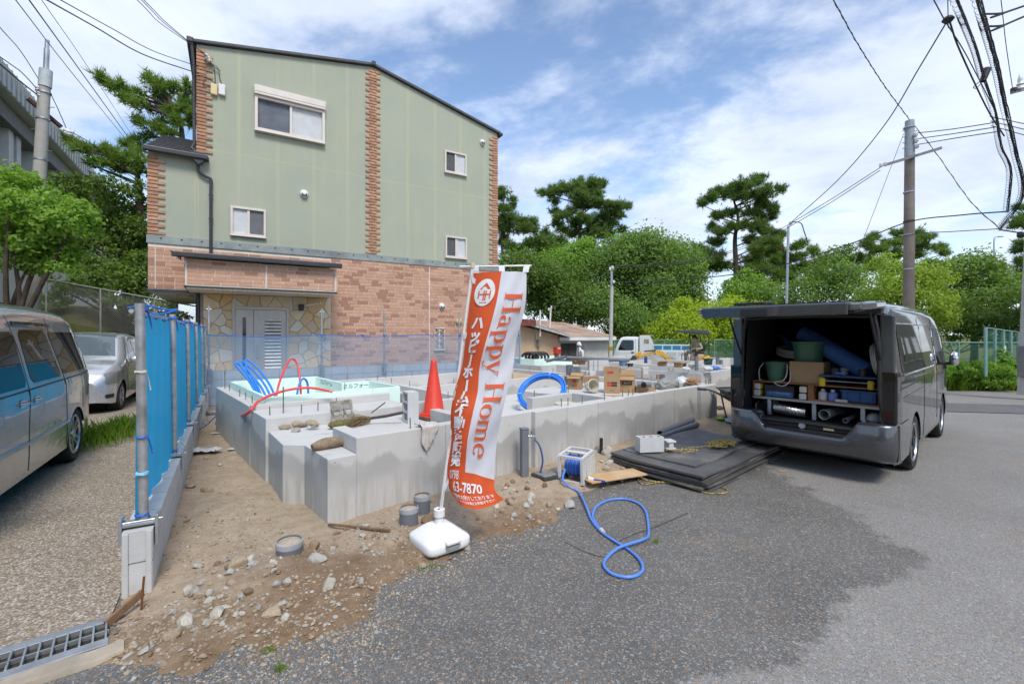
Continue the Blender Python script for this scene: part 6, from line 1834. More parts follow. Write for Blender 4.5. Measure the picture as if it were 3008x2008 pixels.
# right side
wire('spiral wrapped wire coming down to the top of the brown pole',[D(2445,-5,9),D(2520,130,11),D(2600,255,13.5),D(2672,352,MY)],0.010,twist=0.016)
wire('spiral wrapped wire leaving the brown pole towards the road corner',[D(2676,356,MY),D(2750,450,15),D(2850,590,14),D(2935,670,13)],0.010,twist=0.016)
wire('long black service wire slanting down to the thin service pole',[D(2784,60,9),D(2700,200,11),D(2600,365,13.5),D(2470,520,16),D(2322,655,18)],0.014)
for k in range(3):
    v = 391 + 17 * k
    wire('power wire between the brown pole and the cable bundle, ' + ('top','middle','bottom')[k] + ' of three',[D(2694,v,MY),D(2800,v - 12 - 3 * k,13.6),D(2935,v - 33 - 3 * k,12.4)],0.013)
    wire('power wire leaving the cable bundle across the road, ' + ('top','middle','bottom')[k] + ' of three',[D(2938,v - 42 - 3 * k,12.4),D(3020,v - 25,12)],0.011)
for k in range(2):
    wire('wire from the steel crossarm to the shed pole, ' + ('upper','lower')[k] + ' of two',[D(2586,492 + 8 * k,MY),D(2400,610 + 9 * k,16),D(2200,718 + 6 * k,17.5),D(2000,770 + 4 * k,18.5),D(1800,781 + 7 * k,19)],0.012)
wire('long sagging cable from the road corner to the shed pole',[D(2960,621,12.4),D(2820,632,13.5),D(2668,652,MY - 0.2),D(2500,715,16),D(2250,790,17.5),D(2000,822,18.5),D(1800,829,19)],0.018)
wire('lower cable strung past the brown pole to the road corner',[D(2935,672,12.6),D(2800,680,14),D(2668,690,MY - 0.2),D(2500,730,16),D(2330,780,18)],0.012)
wire('thin guy wire slanting from the brown pole to the ground',[D(2655,392,MY),D(2560,640,14),D(2468,880,13)],0.008)
wire('wire hanging above the black insulator ball',[D(2784,-10,8.6),D(2785,55,9)],0.008)
wire('pair of wires passing the black insulator ball',[D(2740,-5,8.6),D(2775,60,9),D(2840,165,10),D(2925,330,12)],0.010)
wire('cable sloping from the insulator ball to the bundle',[D(2790,65,9),D(2820,150,9.8),D(2900,320,11.4),D(2950,400,12.4)],0.016)
ib2 = thing('insulator_ball','black ball insulator hanging on the crossing wires','insulator',D(2785,57,9))
B().lathe([(0,-0.07),(0.06,-0.06),(0.10,-0.01),(0.07,0.04),(0,0.07)],14).obj('ball',BLACKP,ib2,smooth=60)
def bundle(label,pts,r,n,seed,loops=True):
    q_ = random.Random(seed); t = thing('cable_bundle',label,'cable',pts[0],0,'cable bundles')
    o_ = Vector(pts[0]); P0 = smooth_path([p - o_ for p in extend(pts)],8)
    for k in range(n):
        o = Vector((q_.uniform(-r,r),q_.uniform(-r,r),q_.uniform(-r,r)))
        B().tube([p + o + Vector((q_.uniform(-.01,.01),0,q_.uniform(-.01,.01))) for p in P0],q_.uniform(0.007,0.013),5).obj('cable',WIRE,t)
    if loops:
        for i in range(0,len(P0) - 1):
            for j in range(2):
                c = P0[i].lerp(P0[i+1],j / 2)
                B().tube([c + Vector((-0.05 + 0.09 * math.cos(a),0,0.09 * math.sin(a) - 0.02)) for a in [k * 0.9 for k in range(8)]],0.0035,4,closed=True).obj('hanger_loop',WIRE,t)
bundle('thick black cable bundle dropping towards the roadside pole',[D(2872,-10,8),D(2900,90,9),D(2930,200,10),D(2955,320,11),D(2985,450,12),D(3004,573,12.4),D(2936,674,12.8)],0.035,5,3)
bundle('thinner black cable bundle with splices hanging beside the thick one',[D(2808,-10,8),D(2840,70,9),D(2870,150,10),D(2892,230,11),D(2925,330,11.8),D(2942,430,12.2),D(2970,500,12.4),D(2960,622,12.6)],0.025,4,5)
sj = thing('splice_closure','black splice closure clamped on the thinner cable bundle','cable box',D(2894,222,11))
B().cyl((0.05,0,0.16),(-0.06,0,-0.14),0.08,0.06,12).obj('closure',BLACKP,sj,smooth=40)
B().tube(smooth_path([(-0.06,0,-0.14),(-0.2,0,-0.3),(-0.28,0,-0.28),(-0.1,0,-0.12)],5),0.01,5).obj('cable_loop',WIRE,sj)
for k,(v0,v1) in enumerate(((42,30),(78,60))):
    wire('short jumper cable crossing the bundle, ' + ('upper','lower')[k] + ' of two',[D(2890,v0,9.5),D(2950,v0 - 4,9.5),D(3020,v1 - 16,9.5)],0.02)
ia = thing('pole_crossarm','steel crossarm with a white insulator high on the roadside pole','crossarm',D(2972,272,12))
B().bar((0,0,0),D(3058,250,12.3) - D(2972,272,12),0.07).obj('arm',MATS['arm_grey'],ia)
B().lathe([(0,-0.1),(0.07,-0.08),(0.05,0),(0.08,0.03),(0.045,0.1),(0.06,0.14),(0.02,0.3),(0,0.32)],14,Matrix.Translation(D(2997,252,12) - D(2972,272,12))).obj('insulator',INSM,ia,smooth=50)
B().lathe([(0,-0.05),(0.07,-0.03),(0.07,0.04),(0,0.07)],12,Matrix.Translation(D(2978,264,12) - D(2972,272,12))).obj('insulator',BLACKP,ia,smooth=50)
wire('black cable joining the bundle foot to the roadside pole',[D(2936,674,12.8),D(2985,682,12.5),D(3038,690,12.4)],0.018)
wire('thin wire rising from the crossarm insulator',[D(2940,-5,10),D(2955,130,11),D(2974,258,12)],0.008)

# chain link fences ---------------------------------------------
def chain_mat(name,c,pitch,thick):
    m,nt,b = newmat(name)
    b.inputs['Base Color'].default_value = (*c,1); b.inputs['Roughness'].default_value = 0.5; b.inputs['Metallic'].default_value = 0.4
    v = ncoord(nt,'Object',False); s = nnode(nt,'ShaderNodeSeparateXYZ'); nt.links.new(v,s.inputs[0])
    def stripe(sign):
        k = nmath(nt,'ADD' if sign > 0 else 'SUBTRACT',s.outputs[0],s.outputs[2])
        f = nmath(nt,'FRACT',nmath(nt,'DIVIDE',k,pitch))
        return nmath(nt,'LESS_THAN',f,thick / pitch)
    w = nmath(nt,'MAXIMUM',stripe(1),stripe(-1))
    tr = nnode(nt,'ShaderNodeBsdfTransparent'); mx = nnode(nt,'ShaderNodeMixShader')
    nt.links.new(w,mx.inputs[0]); nt.links.new(tr.outputs[0],mx.inputs[1]); nt.links.new(b.outputs[0],mx.inputs[2])
    nt.links.new(mx.outputs[0],nt.nodes['Material Output'].inputs[0])
    return m
GMESH = chain_mat('green_chain_link',(0.10,0.30,0.22),0.07,0.012)
SMESH = chain_mat('grey_chain_link',(0.35,0.35,0.34),0.07,0.010)
GPOST = mat('green_post',(0.22,0.38,0.34),0.5,var=0.1)
def chain_fence(label,p,q_,h,n,mm,pm,rail=0.022,pr=0.03):
    p,q_ = Vector(p),Vector(q_); d = q_ - p; L = d.xy.length
    t = thing('chain_link_fence',label,'fence',p,math.atan2(d.y,d.x))
    sl_ = d.z
    for i in range(n + 1): B().cyl((L * i / n,0,sl_ * i / n - 0.1),(L * i / n,0,sl_ * i / n + h + 0.02),pr,n=10).obj('post',pm,t,smooth=40)
    B().cyl((0,0,h),(L,0,sl_ + h),rail,n=8).obj('top_rail',pm,t,smooth=40)
    B().add([(0,0.02,0),(L,0.02,sl_),(L,0.02,sl_ + h),(0,0.02,h)],[(0,1,2,3)]).obj('mesh_panel',mm,t)
    return t
chain_fence('green chain link fence running behind the truck and excavator',Vector((7.0,31.2,-0.56)),(17.0,30.6,-0.56),1.75,6,GMESH,GPOST)
chain_fence('green chain link fence standing in the grass field by the weeds',(13.5,16.6,-0.33),(19.8,17.4,-0.36),1.62,4,GMESH,GPOST)
fg = chain_fence('row of close green posts with chain link running back from the road',D(2895,1095,14.6),D(3008,1080,19.0),1.45,5,GMESH,GPOST,pr=0.045)
chain_fence('grey chain link fence climbing the wooded bank behind the cars',(-14.5,14.2,2.05),(-9.6,14.4,1.15),1.25,3,SMESH,STEEL)
chain_fence('low grey chain link fence behind the silver hatchback',(-11.0,13.6,0.6),(-7.0,15.9,0.55),1.05,4,SMESH,STEEL)
sg = thing('warning_sign','small white sign hung on the green posts above the weeds','sign',D(2951,1045,15.6),R(20))
B().box(-0.05,0.05,-0.02,-0.012,0,0.34).obj('plate',WHITEP,sg,bev=0.01)

# sheds ----------------------------------------------------------
def corr_mat(name,c,c2,pitch,axis=0):
    m,nt,b = newmat(name)
    v = ncoord(nt,'Object',False); s = nnode(nt,'ShaderNodeSeparateXYZ'); nt.links.new(v,s.inputs[0])
    n1 = nnoise(nt,v,1.2,6,0.65)
    cc = nmix(nt,nmap(nt,n1,0.35,0.65),c,c2)
    nt.links.new(cc,b.inputs['Base Color']); b.inputs['Roughness'].default_value = 0.7
    f = nmath(nt,'SINE',nmath(nt,'MULTIPLY',s.outputs[axis],2 * math.pi / pitch))
    nbump(nt,b,f,0.6,0.005)
    return m
TAN = corr_mat('tan_sheet',(0.66,0.46,0.29),(0.56,0.38,0.23),0.075)
RSTR = corr_mat('rusted_roof',(0.27,0.15,0.10),(0.44,0.33,0.25),0.076)
WSH = mat('grimy_white_panel',(0.70,0.67,0.61),0.8,var=0.08,scale=2,dirt=(0.28,0.26,0.24,0.6))
T0 = D(1524,1080,16.6); T1 = D(1642,1080,19.6)
def shed_frame(p,q_): d = q_ - p; return math.atan2(d.y,d.x),d.xy.length
a_,L_ = shed_frame(T0,T1)
sh1 = thing('tin_shed','tan corrugated tin shed with a dark sloping roof and rusty eave','shed',(T0.x,T0.y,-0.5),a_)
zl,zr = 2.48,2.02
B().prism([(-0.6,0),(L_,0),(L_,zr),(-0.6,zl)],0,3.6,Matrix(((1,0,0,0),(0,0,1,0),(0,1,0,0),(0,0,0,1)))).obj('wall',TAN,sh1)
B().prism([(-0.8,zl + 0.10),(L_ + 0.35,zr - 0.02),(L_ + 0.35,zr + 0.03),(-0.8,zl + 0.16)],-0.35,3.7,Matrix(((1,0,0,0),(0,0,1,0),(0,1,0,0),(0,0,0,1)))).obj('roof',mat('dark_roof_sheet',(0.10,0.09,0.085),0.7),sh1)
B().prism([(-0.8,zl + 0.42),(L_ * 0.62,zr + 0.38),(L_ * 0.62,zr + 0.43),(-0.8,zl + 0.47)],0.6,3.7,Matrix(((1,0,0,0),(0,0,1,0),(0,1,0,0),(0,0,0,1)))).obj('upper_roof',mat('upper_roof_sheet',(0.20,0.16,0.12),0.8),sh1)
B().bar((-0.8,-0.37,zl + 0.08),(L_ + 0.35,-0.37,zr - 0.04),0.07,0.08).obj('gutter',mat('gutter_pale',(0.5,0.5,0.5),0.5),sh1)
B().box(-0.8,0.55,-0.42,-0.36,zl - 0.10,zl + 0.14).obj('rusty_eave',mat('red_rust',(0.22,0.06,0.04),0.8,var=0.2),sh1)
B().bc(0.42 * L_,-0.06,1.72,0.16,0.10,0.30).obj('meter_box',mat('meter_grey',(0.25,0.25,0.2),0.5),sh1,bev=0.02)
B().cyl((0.36 * L_,-0.04,1.6),(0.36 * L_,-0.04,2.55),0.018,n=8).obj('conduit',GALV,sh1)
B().cyl((0.32 * L_,-0.3,2.0),(0.32 * L_,-0.3,3.0),0.03,n=8).obj('mast',WHITEP,sh1)
rb2 = B().box(0.84 * L_,0.97 * L_,-0.16,-0.001,1.25,1.55); ro = rb2.obj('red_box',mat('signal_red',(0.62,0.05,0.03),0.45),sh1,bev=0.02)
B().box(0.87 * L_,0.94 * L_,-0.165,-0.161,1.46,1.52).obj('slot',WHITEP,ro)
U0 = D(1641,1080,20.0); U1 = D(1786,1080,21.6)
a_,L_ = shed_frame(U0,U1)
sh2 = thing('white_shed','grimy white shed with dark sliding doors under a rusted tin roof','shed',(U0.x,U0.y,-0.55),a_)
B().box(0.0,L_,0,3.2,0,1.95).obj('wall',WSH,sh2)
MXZ = Matrix(((0,0,1,0),(1,0,0,0),(0,1,0,0),(0,0,0,1)))
B().prism([(-0.4,1.98),(3.4,2.72),(3.4,2.77),(-0.4,2.03)],-0.3,L_ + 0.1,MXZ).obj('roof',RSTR,sh2)
B().box(-0.3,L_ + 0.1,-0.44,-0.4,1.86,2.0).obj('fascia',WHITEP,sh2)
B().box(-0.2,L_ + 0.05,-0.3,-0.001,1.80,1.86).obj('eave_board',WSH,sh2)
for k in range(2):
    do = B().box(0.10 + 0.45 * k,0.54 + 0.45 * k,-0.03 - 0.01 * k,-0.002,0.0,1.72).obj('sliding_door',mat('door_dark',(0.06,0.055,0.045),0.6,var=0.1),sh2)
    B().box(0.11 + 0.45 * k,0.53 + 0.45 * k,-0.036 - 0.01 * k,-0.031 - 0.01 * k,0.80,0.9).obj('door_rail',mat('rail_brown',(0.14,0.10,0.06),0.6),do)
B().box(-0.02,0.08,-0.04,-0.003,0,1.76).box(1.01,1.12,-0.04,-0.003,0,1.76).obj('door_post',WHITEP,sh2)
B().tube(smooth_path([(1.35,-0.04,1.75),(1.45,-0.05,1.2),(1.5,-0.05,0.9),(1.6,-0.06,0.5)],5),0.02,6).obj('hose',WSH,sh2)
B().lathe([(0,0),(0.08,0.0),(0.10,0.14),(0.0,0.14)],14,Matrix.Translation((2.05,-0.14,0.62))).obj('hanging_pot',BLACKP,sh2,smooth=40)
B().tube([(2.05,-0.14,0.76),(2.0,-0.1,0.95),(2.2,-0.02,0.98)],0.012,5).obj('bracket',BLACKP,sh2)
X0 = D(1562,1000,24.5); X1 = D(1696,1000,26.5)
a_,L_ = shed_frame(X0,X1)
sh3 = thing('white_shed','taller pale panel shed with a thin rusty roof behind the tin shed','shed',(X0.x,X0.y,-0.55),a_)
B().box(0.1,L_,0,3,0,2.55).obj('wall',WSH,sh3)
for k in range(1,8): B().box(0.1 + (L_ - 0.1) * k / 8,0.115 + (L_ - 0.1) * k / 8,-0.012,-0.001,0,2.54).obj('panel_joint',mat('joint_brown',(0.3,0.25,0.2),0.8),sh3)
B().prism([(-0.3,2.57),(3.2,2.95),(3.2,3.0),(-0.3,2.63)],-0.4,L_ + 0.15,MXZ).obj('roof',RSTR,sh3)
ms = thing('aerial_mast','pale insulated mast standing on the shed roofs','mast',D(1614,955,22))
B().cyl((0,0,-0.5),D(1618,903,22) - D(1614,955,22),0.04,n=8).obj('mast',WHITEP,ms,smooth=40)
insul(ms,D(1612,909,22) - D(1614,955,22),1.2); insul(ms,D(1620,903,22) - D(1614,955,22),1.2)
wire('twisted service drop from the shed pole to the roof mast',[D(1794,783,19),D(1740,830,20),D(1680,872,21),D(1619,903,22)],0.014)
wire('thin wire sloping behind the sheds from the pole',[D(1795,843,19),D(1700,885,21),D(1570,912,24)],0.010)
wire('loose wire crossing before the green trees to the white shed',[D(1793,842,19),D(1740,890,21),D(1660,937,24)],0.008)

# long grey elevated building at the upper left ------------------
E0 = Vector((-17.95,16.0,0)); EO = E0 - HN * 9
eb = thing('elevated_building','long grey concrete building with a deep ribbed eave on the wooded bank','building',(EO.x,EO.y,0),math.atan2(HN.y,HN.x))
EC = mat('building_concrete',(0.62,0.63,0.64),0.85,var=0.08,scale=0.7,dirt=(0.26,0.26,0.26,0.7),bump=0.15,bscale=20)
EP = mat('building_panel',(0.50,0.47,0.41),0.8,var=0.1,scale=0.8)
EW = mat('building_louvre',(0.20,0.20,0.20),0.6)
LN = 33
B().box(-2,LN,0.9,9,2.5,9.2).obj('rear_wall',EP,eb)
B().box(-2,LN,-0.3,9,10.05,10.9).obj('parapet',EC,eb,bev=0.05)
B().box(-2,LN,0.1,9,9.4,10.04).obj('ceiling_beam',mat('eave_dark',(0.22,0.22,0.22),0.9),eb)
B().box(-2,LN,0.2,1.6,6.3,7.2).obj('balcony_front',EC,eb,bev=0.05)
B().box(-2,LN,0.6,9,5.9,6.29).obj('floor_beam',mat('eave_dark'),eb)
rbm = B().box(-0.03,0.03,-0.335,-0.301,10.06,10.88).mesh('parapet_rib',mat('rib_grey',(0.36,0.37,0.38),0.8))
for k in range(80): inst('parapet_rib',rbm,eb,(-1.6 + k * 0.42,0,0))
pm_ = B().box(-0.22,0.22,0.3,0.88,7.2,9.4).mesh('pilaster',EC)
wm_ = B().box(-0.75,0.75,0.8,0.89,7.3,9.3).mesh('window_panel',EP)
wp_ = B().box(-0.7,-0.2,0.78,0.8,7.4,9.2).mesh('pane',EW)
for k in range(13):
    inst('pilaster',pm_,eb,(0.6 + 2.6 * k,0,0)); inst('pilaster',pm_,eb,(1.35 + 2.6 * k,0,0))
    o = inst('window_panel',wm_,eb,(2.45 + 2.6 * k,0,0)); inst('pane',wp_,o)
cm_ = B().box(-0.35,0.35,1.2,1.9,-0.5,5.9).mesh('column',EC)
for k in range(6): inst('column',cm_,eb,(2 + 6 * k,0,0))
B().cyl((-2,-0.25,5.7),(LN,-0.25,5.3),0.06,n=8).obj('drain_pipe',GALV,eb)
# ------------------------------------------------------------------ banner on a water-filled base
ORG = mat('banner_orange',(0.76,0.115,0.035),0.75,var=0.05,scale=3)
WHT = mat('banner_white',(0.74,0.75,0.80),0.75,var=0.03,scale=3)
def cloth_mat(name,c):
    m,nt,b = newmat(name)
    v = ncoord(nt,'Object',False)
    cc = nmix(nt,nmap(nt,nnoise(nt,v,4,4),0.3,0.7,0,0.12),c,tuple(x * 0.8 for x in c))
    nt.links.new(cc,b.inputs['Base Color']); b.inputs['Roughness'].default_value = 0.75; b.inputs['Specular IOR Level'].default_value = 0.2
    tl = nnode(nt,'ShaderNodeBsdfTranslucent'); nt.links.new(cc,tl.inputs[0])
    mx = nnode(nt,'ShaderNodeMixShader'); mx.inputs[0].default_value = 0.35
    nt.links.new(b.outputs[0],mx.inputs[1]); nt.links.new(tl.outputs[0],mx.inputs[2]); nt.links.new(mx.outputs[0],nt.nodes['Material Output'].inputs[0])
    nbump(nt,b,nnoise(nt,v,9,4),0.25,0.01)
    return m
ORG = cloth_mat('banner_orange_cloth',(0.76,0.125,0.04)); WHT = cloth_mat('banner_white_cloth',(0.76,0.77,0.82))
BC = Vector((-0.545,3.42,0.03))
ban = thing('banner','tall orange and white nobori banner leaning on its pole above a white water base','banner',BC)
# rows of the cloth: position down the cloth, then left / seam / right edges
ROWS = [(0.0,(1393,803),(1474,797),(1547,800)),(0.14,(1378,900),(1456,898),(1543,898)),(0.29,(1367,1000),(1428,1000),(1518,995)),(0.40,(1357,1075),(1409,1078),(1507,1075)),
        (0.51,(1335,1150),(1403,1152),(1490,1150)),(0.60,(1324,1212),(1388,1216),(1474,1216)),(0.72,(1326,1292),(1373,1297),(1459,1305)),(0.835,(1315,1372),(1367,1374),(1452,1400)),(0.915,(1317,1425),(1366,1442),(1455,1440)),(1.0,(1328,1449),(1388,1494),(1480,1466))]
def row_pt(i,k):
    v,*cs = ROWS[i]; u_,w_ = cs[k]
    Y = 3.40 + (0.0,-0.10,0.03)[k] + 0.03 * math.sin(i * 1.7 + k * 1.9) * (k > 0)
    return D(u_,w_,Y) - BC
cols = [smooth_path([row_pt(i,k) for i in range(10)],8) for k in range(3)]
vpar = []
for i in range(9):
    for j in range(8): vpar.append(ROWS[i][0] + (ROWS[i+1][0] - ROWS[i][0]) * j / 8)
vpar.append(1.0)
SPL = 0.5
def ban_pt(u,v,off=0.0):
    v = min(1,max(0,v))
    f = float(np.interp(v,vpar,range(len(vpar)))); i = min(int(f),len(vpar) - 2); t = f - i
    A,M_,C_ = [c[i].lerp(c[i+1],t) for c in cols]
    # quadratic through left, seam, right
    l0 = (u - SPL) * (u - 1) / (SPL); l1 = u * (u - 1) / (SPL * (SPL - 1)); l2 = u * (u - SPL) / (1 - SPL)
    p = A * l0 + M_ * l1 + C_ * l2
    return p + Vector((0.25,-1,0.1)).normalized() * off
bb_ = B(); NU,NV = 24,72
for i in range(NU + 1):
    for j in range(NV + 1):
        p = ban_pt(i / NU,j / NV); p = p + Vector((0,0.006 * math.sin(j * 0.5 + i * 0.9),0)); bb_.v.append(tuple(p))
for i in range(NU):
    for j in range(NV):
        bb_.f.append((i*(NV+1)+j,i*(NV+1)+j+1,(i+1)*(NV+1)+j+1,(i+1)*(NV+1)+j))
        bb_.m.append(1 if (i >= NU // 2 and j / NV < 0.835) else 0)
cloth = bb_.obj('cloth',[ORG,WHT],ban,smooth=80)
OFF = 0.010
def warp(me,uc,vc,su,sv,rot=0.0,name='print',mtl=None):
    for vtx in me.vertices:
        x,y = vtx.co.x,vtx.co.y
        if rot: x,y = x * math.cos(rot) - y * math.sin(rot),x * math.sin(rot) + y * math.cos(rot)
        vtx.co = ban_pt(uc + x * su,vc - y * sv,OFF)
    o = bpy.data.objects.new(name,me); col.objects.link(o); o.parent = cloth
    return o
PW = mat('print_white',(0.80,0.80,0.80),0.7); PO = mat('print_orange',(0.76,0.125,0.04),0.7)
CH = 0.066          # share of the cloth height per character
v_ = 0.215
for ch_ in 'ハッピーホーム不動産販売':
    me = text_mesh(ch_,1.0,0.045 if ord(ch_) < 0x4000 else 0.035,mat_=PW)
    warp(me,0.24,v_,0.26 if ord(ch_) < 0x4000 else 0.28,0.058,rot=(-math.pi / 2 if ch_ == 'ー' else 0),name='print_character')
    v_ += 0.0545 if ch_ != 'ッ' else 0.047
warp(text_mesh('0798',1.0,0.01,mat_=PW),0.22,0.862,0.135,0.043,name='phone_print')
warp(text_mesh('63-7870',1.0,0.02,mat_=PW),0.50,0.905,0.185,0.055,name='phone_print')
warp(text_mesh('ご相談をお受けしております',1.0,0.01,mat_=PW),0.52,0.947,0.066,0.024,name='small_print')
warp(text_mesh('工事についてお気軽にお声掛け下さい',1.0,0.01,mat_=PW),0.52,0.972,0.046,0.018,name='small_print')
# round emblem: white disc, roof and double H
def flat(b,pts,mtl,name,uc,vc,su,sv):
    me = b.mesh(name,mtl); return warp(me,uc,vc,su,sv,name=name)
ds = B()
ring = [(math.cos(2*math.pi*i/28),math.sin(2*math.pi*i/28),0) for i in range(28)]
for r0,r1 in ((0.0,0.5),(0.5,1.0)):
    n = 28
    ds.add([(r0*x,r0*y,0) for x,y,_ in ring] + [(r1*x,r1*y,0) for x,y,_ in ring],[(i,(i+1) % n,n+(i+1) % n,n+i) for i in range(n)])
flat(ds,None,PW,'emblem_disc',0.25,0.085,0.185,0.056)
OFF = 0.013
em = B(); em.add([(-0.55,0.22,0),(0.55,0.22,0),(0.05,0.72,0)],[(0,1,2)])
for x0,x1,y0,y1 in ((-0.62,-0.5,-0.45,0.12),(-0.1,0.02,-0.6,0.12),(0.08,0.2,-0.6,0.12),(0.5,0.62,-0.45,0.12),(-0.5,-0.1,-0.2,-0.1),(0.2,0.5,-0.2,-0.1),(0.02,0.08,-0.2,-0.1),(-0.35,0.35,-0.78,-0.72)):
    em.add([(x0,y0,0),(x1,y0,0),(x1,y1,0),(x0,y1,0)],[(0,1,2,3)])
flat(em,None,PO,'emblem_mark',0.25,0.085,0.185,0.056)
OFF = 0.010
# serif lettering running down the white half
def stroke(b,pts,ws):
    P = [Vector((x,y,0)) for x,y in pts]
    L,R_ = [],[]
    for i,p in enumerate(P):
        t = (P[min(i+1,len(P)-1)] - P[max(i-1,0)]).normalized(); n = Vector((-t.y,t.x,0)); w = (ws[i] if isinstance(ws,(list,tuple)) else ws) * 1.15 + 0.012
        L.append(p + n * w / 2); R_.append(p - n * w / 2)
    n = len(P)
    b.add(L + R_,[(i,i+1,n+i+1,n+i) for i in range(n-1)])
def arc(cx,cy,rx,ry,a0,a1,n=16): return [(cx + rx*math.cos(R(a0 + (a1-a0)*i/n)),cy + ry*math.sin(R(a0 + (a1-a0)*i/n))) for i in range(n+1)]
def contrast(a0,a1,thick,thin,n=16): return [thin + (thick-thin)*abs(math.cos(R(a0 + (a1-a0)*i/n)))**1.5 for i in range(n+1)]
def seg(b,x0,y0,x1,y1,w,n=6): stroke(b,[(x0+(x1-x0)*i/n,y0+(y1-y0)*i/n) for i in range(n+1)],w)
def glyph(c):
    b = B()
    if c == 'H':
        for x in (0.17,0.72):
            seg(b,x,0,x,1,0.135); seg(b,x-0.15,0.0125,x+0.15,0.0125,0.025); seg(b,x-0.15,0.9875,x+0.15,0.9875,0.025)
        seg(b,0.17,0.52,0.72,0.52,0.03); return b,0.92
    if c == 'o':
        stroke(b,arc(0.29,0.31,0.225,0.30,0,360,28),contrast(0,360,0.12,0.025,28)); return b,0.60
    if c == 'p':
        seg(b,0.16,-0.30,0.16,0.60,0.115); seg(b,0.04,-0.29,0.30,-0.29,0.022); seg(b,0.04,0.60,0.17,0.60,0.03)
        stroke(b,arc(0.33,0.31,0.215,0.29,-160,160,24),contrast(-160,160,0.12,0.03,24)); return b,0.63
    if c == 'a':
        seg(b,0.40,0.06,0.40,0.44,0.11); stroke(b,arc(0.26,0.44,0.145,0.165,10,165,14),[0.10 - 0.075 * abs(math.sin(R(10 + 155*i/14))) for i in range(15)])
        stroke(b,arc(0.24,0.17,0.16,0.155,75,330,20),contrast(75,330,0.11,0.03,20)); stroke(b,arc(0.50,0.10,0.095,0.09,180,320,8),0.03); return b,0.60
    if c == 'y':
        seg(b,0.11,0.60,0.34,0.02,0.115); seg(b,0.56,0.60,0.22,-0.26,0.032); seg(b,0.01,0.60,0.25,0.60,0.022); seg(b,0.46,0.60,0.66,0.60,0.022); stroke(b,arc(0.14,-0.24,0.08,0.05,340,180,8),[0.03+0.006*i for i in range(9)]); return b,0.66
    if c == 'm':
        for x in (0.14,0.47,0.80):
            seg(b,x,0,x,0.46,0.105); seg(b,x-0.12,0.012,x+0.12,0.012,0.022)
        seg(b,0.14,0.4,0.14,0.60,0.105); seg(b,0.03,0.60,0.14,0.60,0.025)
        for x in (0.305,0.635): stroke(b,arc(x,0.44,0.165,0.145,175,5,12),[0.02 + 0.085*(i/12)**2 for i in range(13)])
        return b,0.97
    if c == 'e':
        stroke(b,arc(0.29,0.31,0.215,0.295,0,318,26),[max(0.028,w) if R(0) is not None else w for w in contrast(0,318,0.11,0.026,26)]); seg(b,0.09,0.335,0.50,0.335,0.026); return b,0.58
    return b,0.35
CAPU,CAPV = 0.30,0.102   # cap height across / along the cloth
xv = 0.085
for c in 'Happy Home':
    if c == ' ': xv += 0.03; continue
    b,adv = glyph(c)
    me = b.mesh('letter',PO)
    for vtx in me.vertices:
        x,y = vtx.co.x,vtx.co.y
        uu = 0.625 + y * CAPU; vv2 = xv + x * CAPV
        vtx.co = ban_pt(uu,vv2,OFF)
    o = bpy.data.objects.new('letter',me); col.objects.link(o); o.parent = cloth
    xv += adv * CAPV
PLAS = mat('white_pole_plastic',(0.74,0.74,0.72),0.35,var=0.04)
IVO = mat('ivory_joint',(0.66,0.58,0.40),0.5)
pT = D(1389,778,3.40) - BC; pB = Vector((0.0,-0.0,0.16))
B().cyl(pB,pT,0.013,0.011,14).obj('pole',PLAS,ban,smooth=40)
dj = (pT - pB)
B().cyl(pB + dj * 0.47,pB + dj * 0.515,0.019,n=14).obj('pole_joint',IVO,ban,smooth=40)
B().cyl(pT - dj * 0.012,pT + dj * 0.008,0.018,n=14).obj('pole_cap',IVO,ban,smooth=40)
B().cyl(pT + Vector((-0.10,0,-0.012)),D(1561,780,3.46) - BC,0.006,n=8).obj('crossbar',PLAS,ban,smooth=40)
for uu in (0.03,0.5,0.97):
    p = ban_pt(uu,0.0,0.004); top = pT + (D(1561,780,3.46) - BC - pT) * (uu * 0.93 + 0.02) 
    B().grid([[p.lerp(top,t) + Vector((dx,-0.008 * math.sin(3.1 * t),0)) for t in (0,0.3,0.7,1.0)] for dx in (-0.022,0.022)]).obj('loop',WHT,ban)
for f in (0.955,0.72,0.50,0.30,0.075):
    pp_ = pB + dj * f; q_ = ban_pt(0.01,(1 - f) * 0.93,0.004)
    B().grid([[pp_ + Vector((-0.015,0,s)),pp_ + Vector((0.0,-0.016,s)),pp_.lerp(q_,0.5) + Vector((0,-0.014,s)),q_ + Vector((0.03,0,s))] for s in (-0.022,0.022)]).obj('side_loop',WHT,ban)
# base tank
def rsq(r,z,k=0.30,n=40,rot=R(38)):
    pts = []
    for i in range(n):
        a = 2*math.pi*i/n; c,s = math.cos(a),math.sin(a)
        e = 0.34
        x = r * math.copysign(abs(c) ** e,c); y = r * math.copysign(abs(s) ** e,s)
        pts.append(Vector((x*math.cos(rot)-y*math.sin(rot),x*math.sin(rot)+y*math.cos(rot),z)))
    return pts + [pts[0]]
tank = thing('water_tank','white plastic water tank base holding the banner pole','base',BC + Vector((0,0,-0.005)))
tb = B().grid([rsq(r,z) for r,z in ((0.02,0.0),(0.165,0.0),(0.178,0.008),(0.184,0.03),(0.184,0.068),(0.178,0.08),(0.165,0.09),(0.085,0.150),(0.06,0.160),(0.01,0.162))])
tb.obj('tank',mat('tank_white',(0.80,0.80,0.80),0.3,var=0.03,scale=6,dirt=(0.6,0.57,0.5,0.4)),tank,smooth=50)
B().lathe([(0.038,0.16),(0.03,0.20),(0.028,0.21),(0.042,0.212),(0.042,0.265),(0.03,0.27),(0.014,0.262)],20).obj('screw_collar',PLAS,tank,smooth=40)
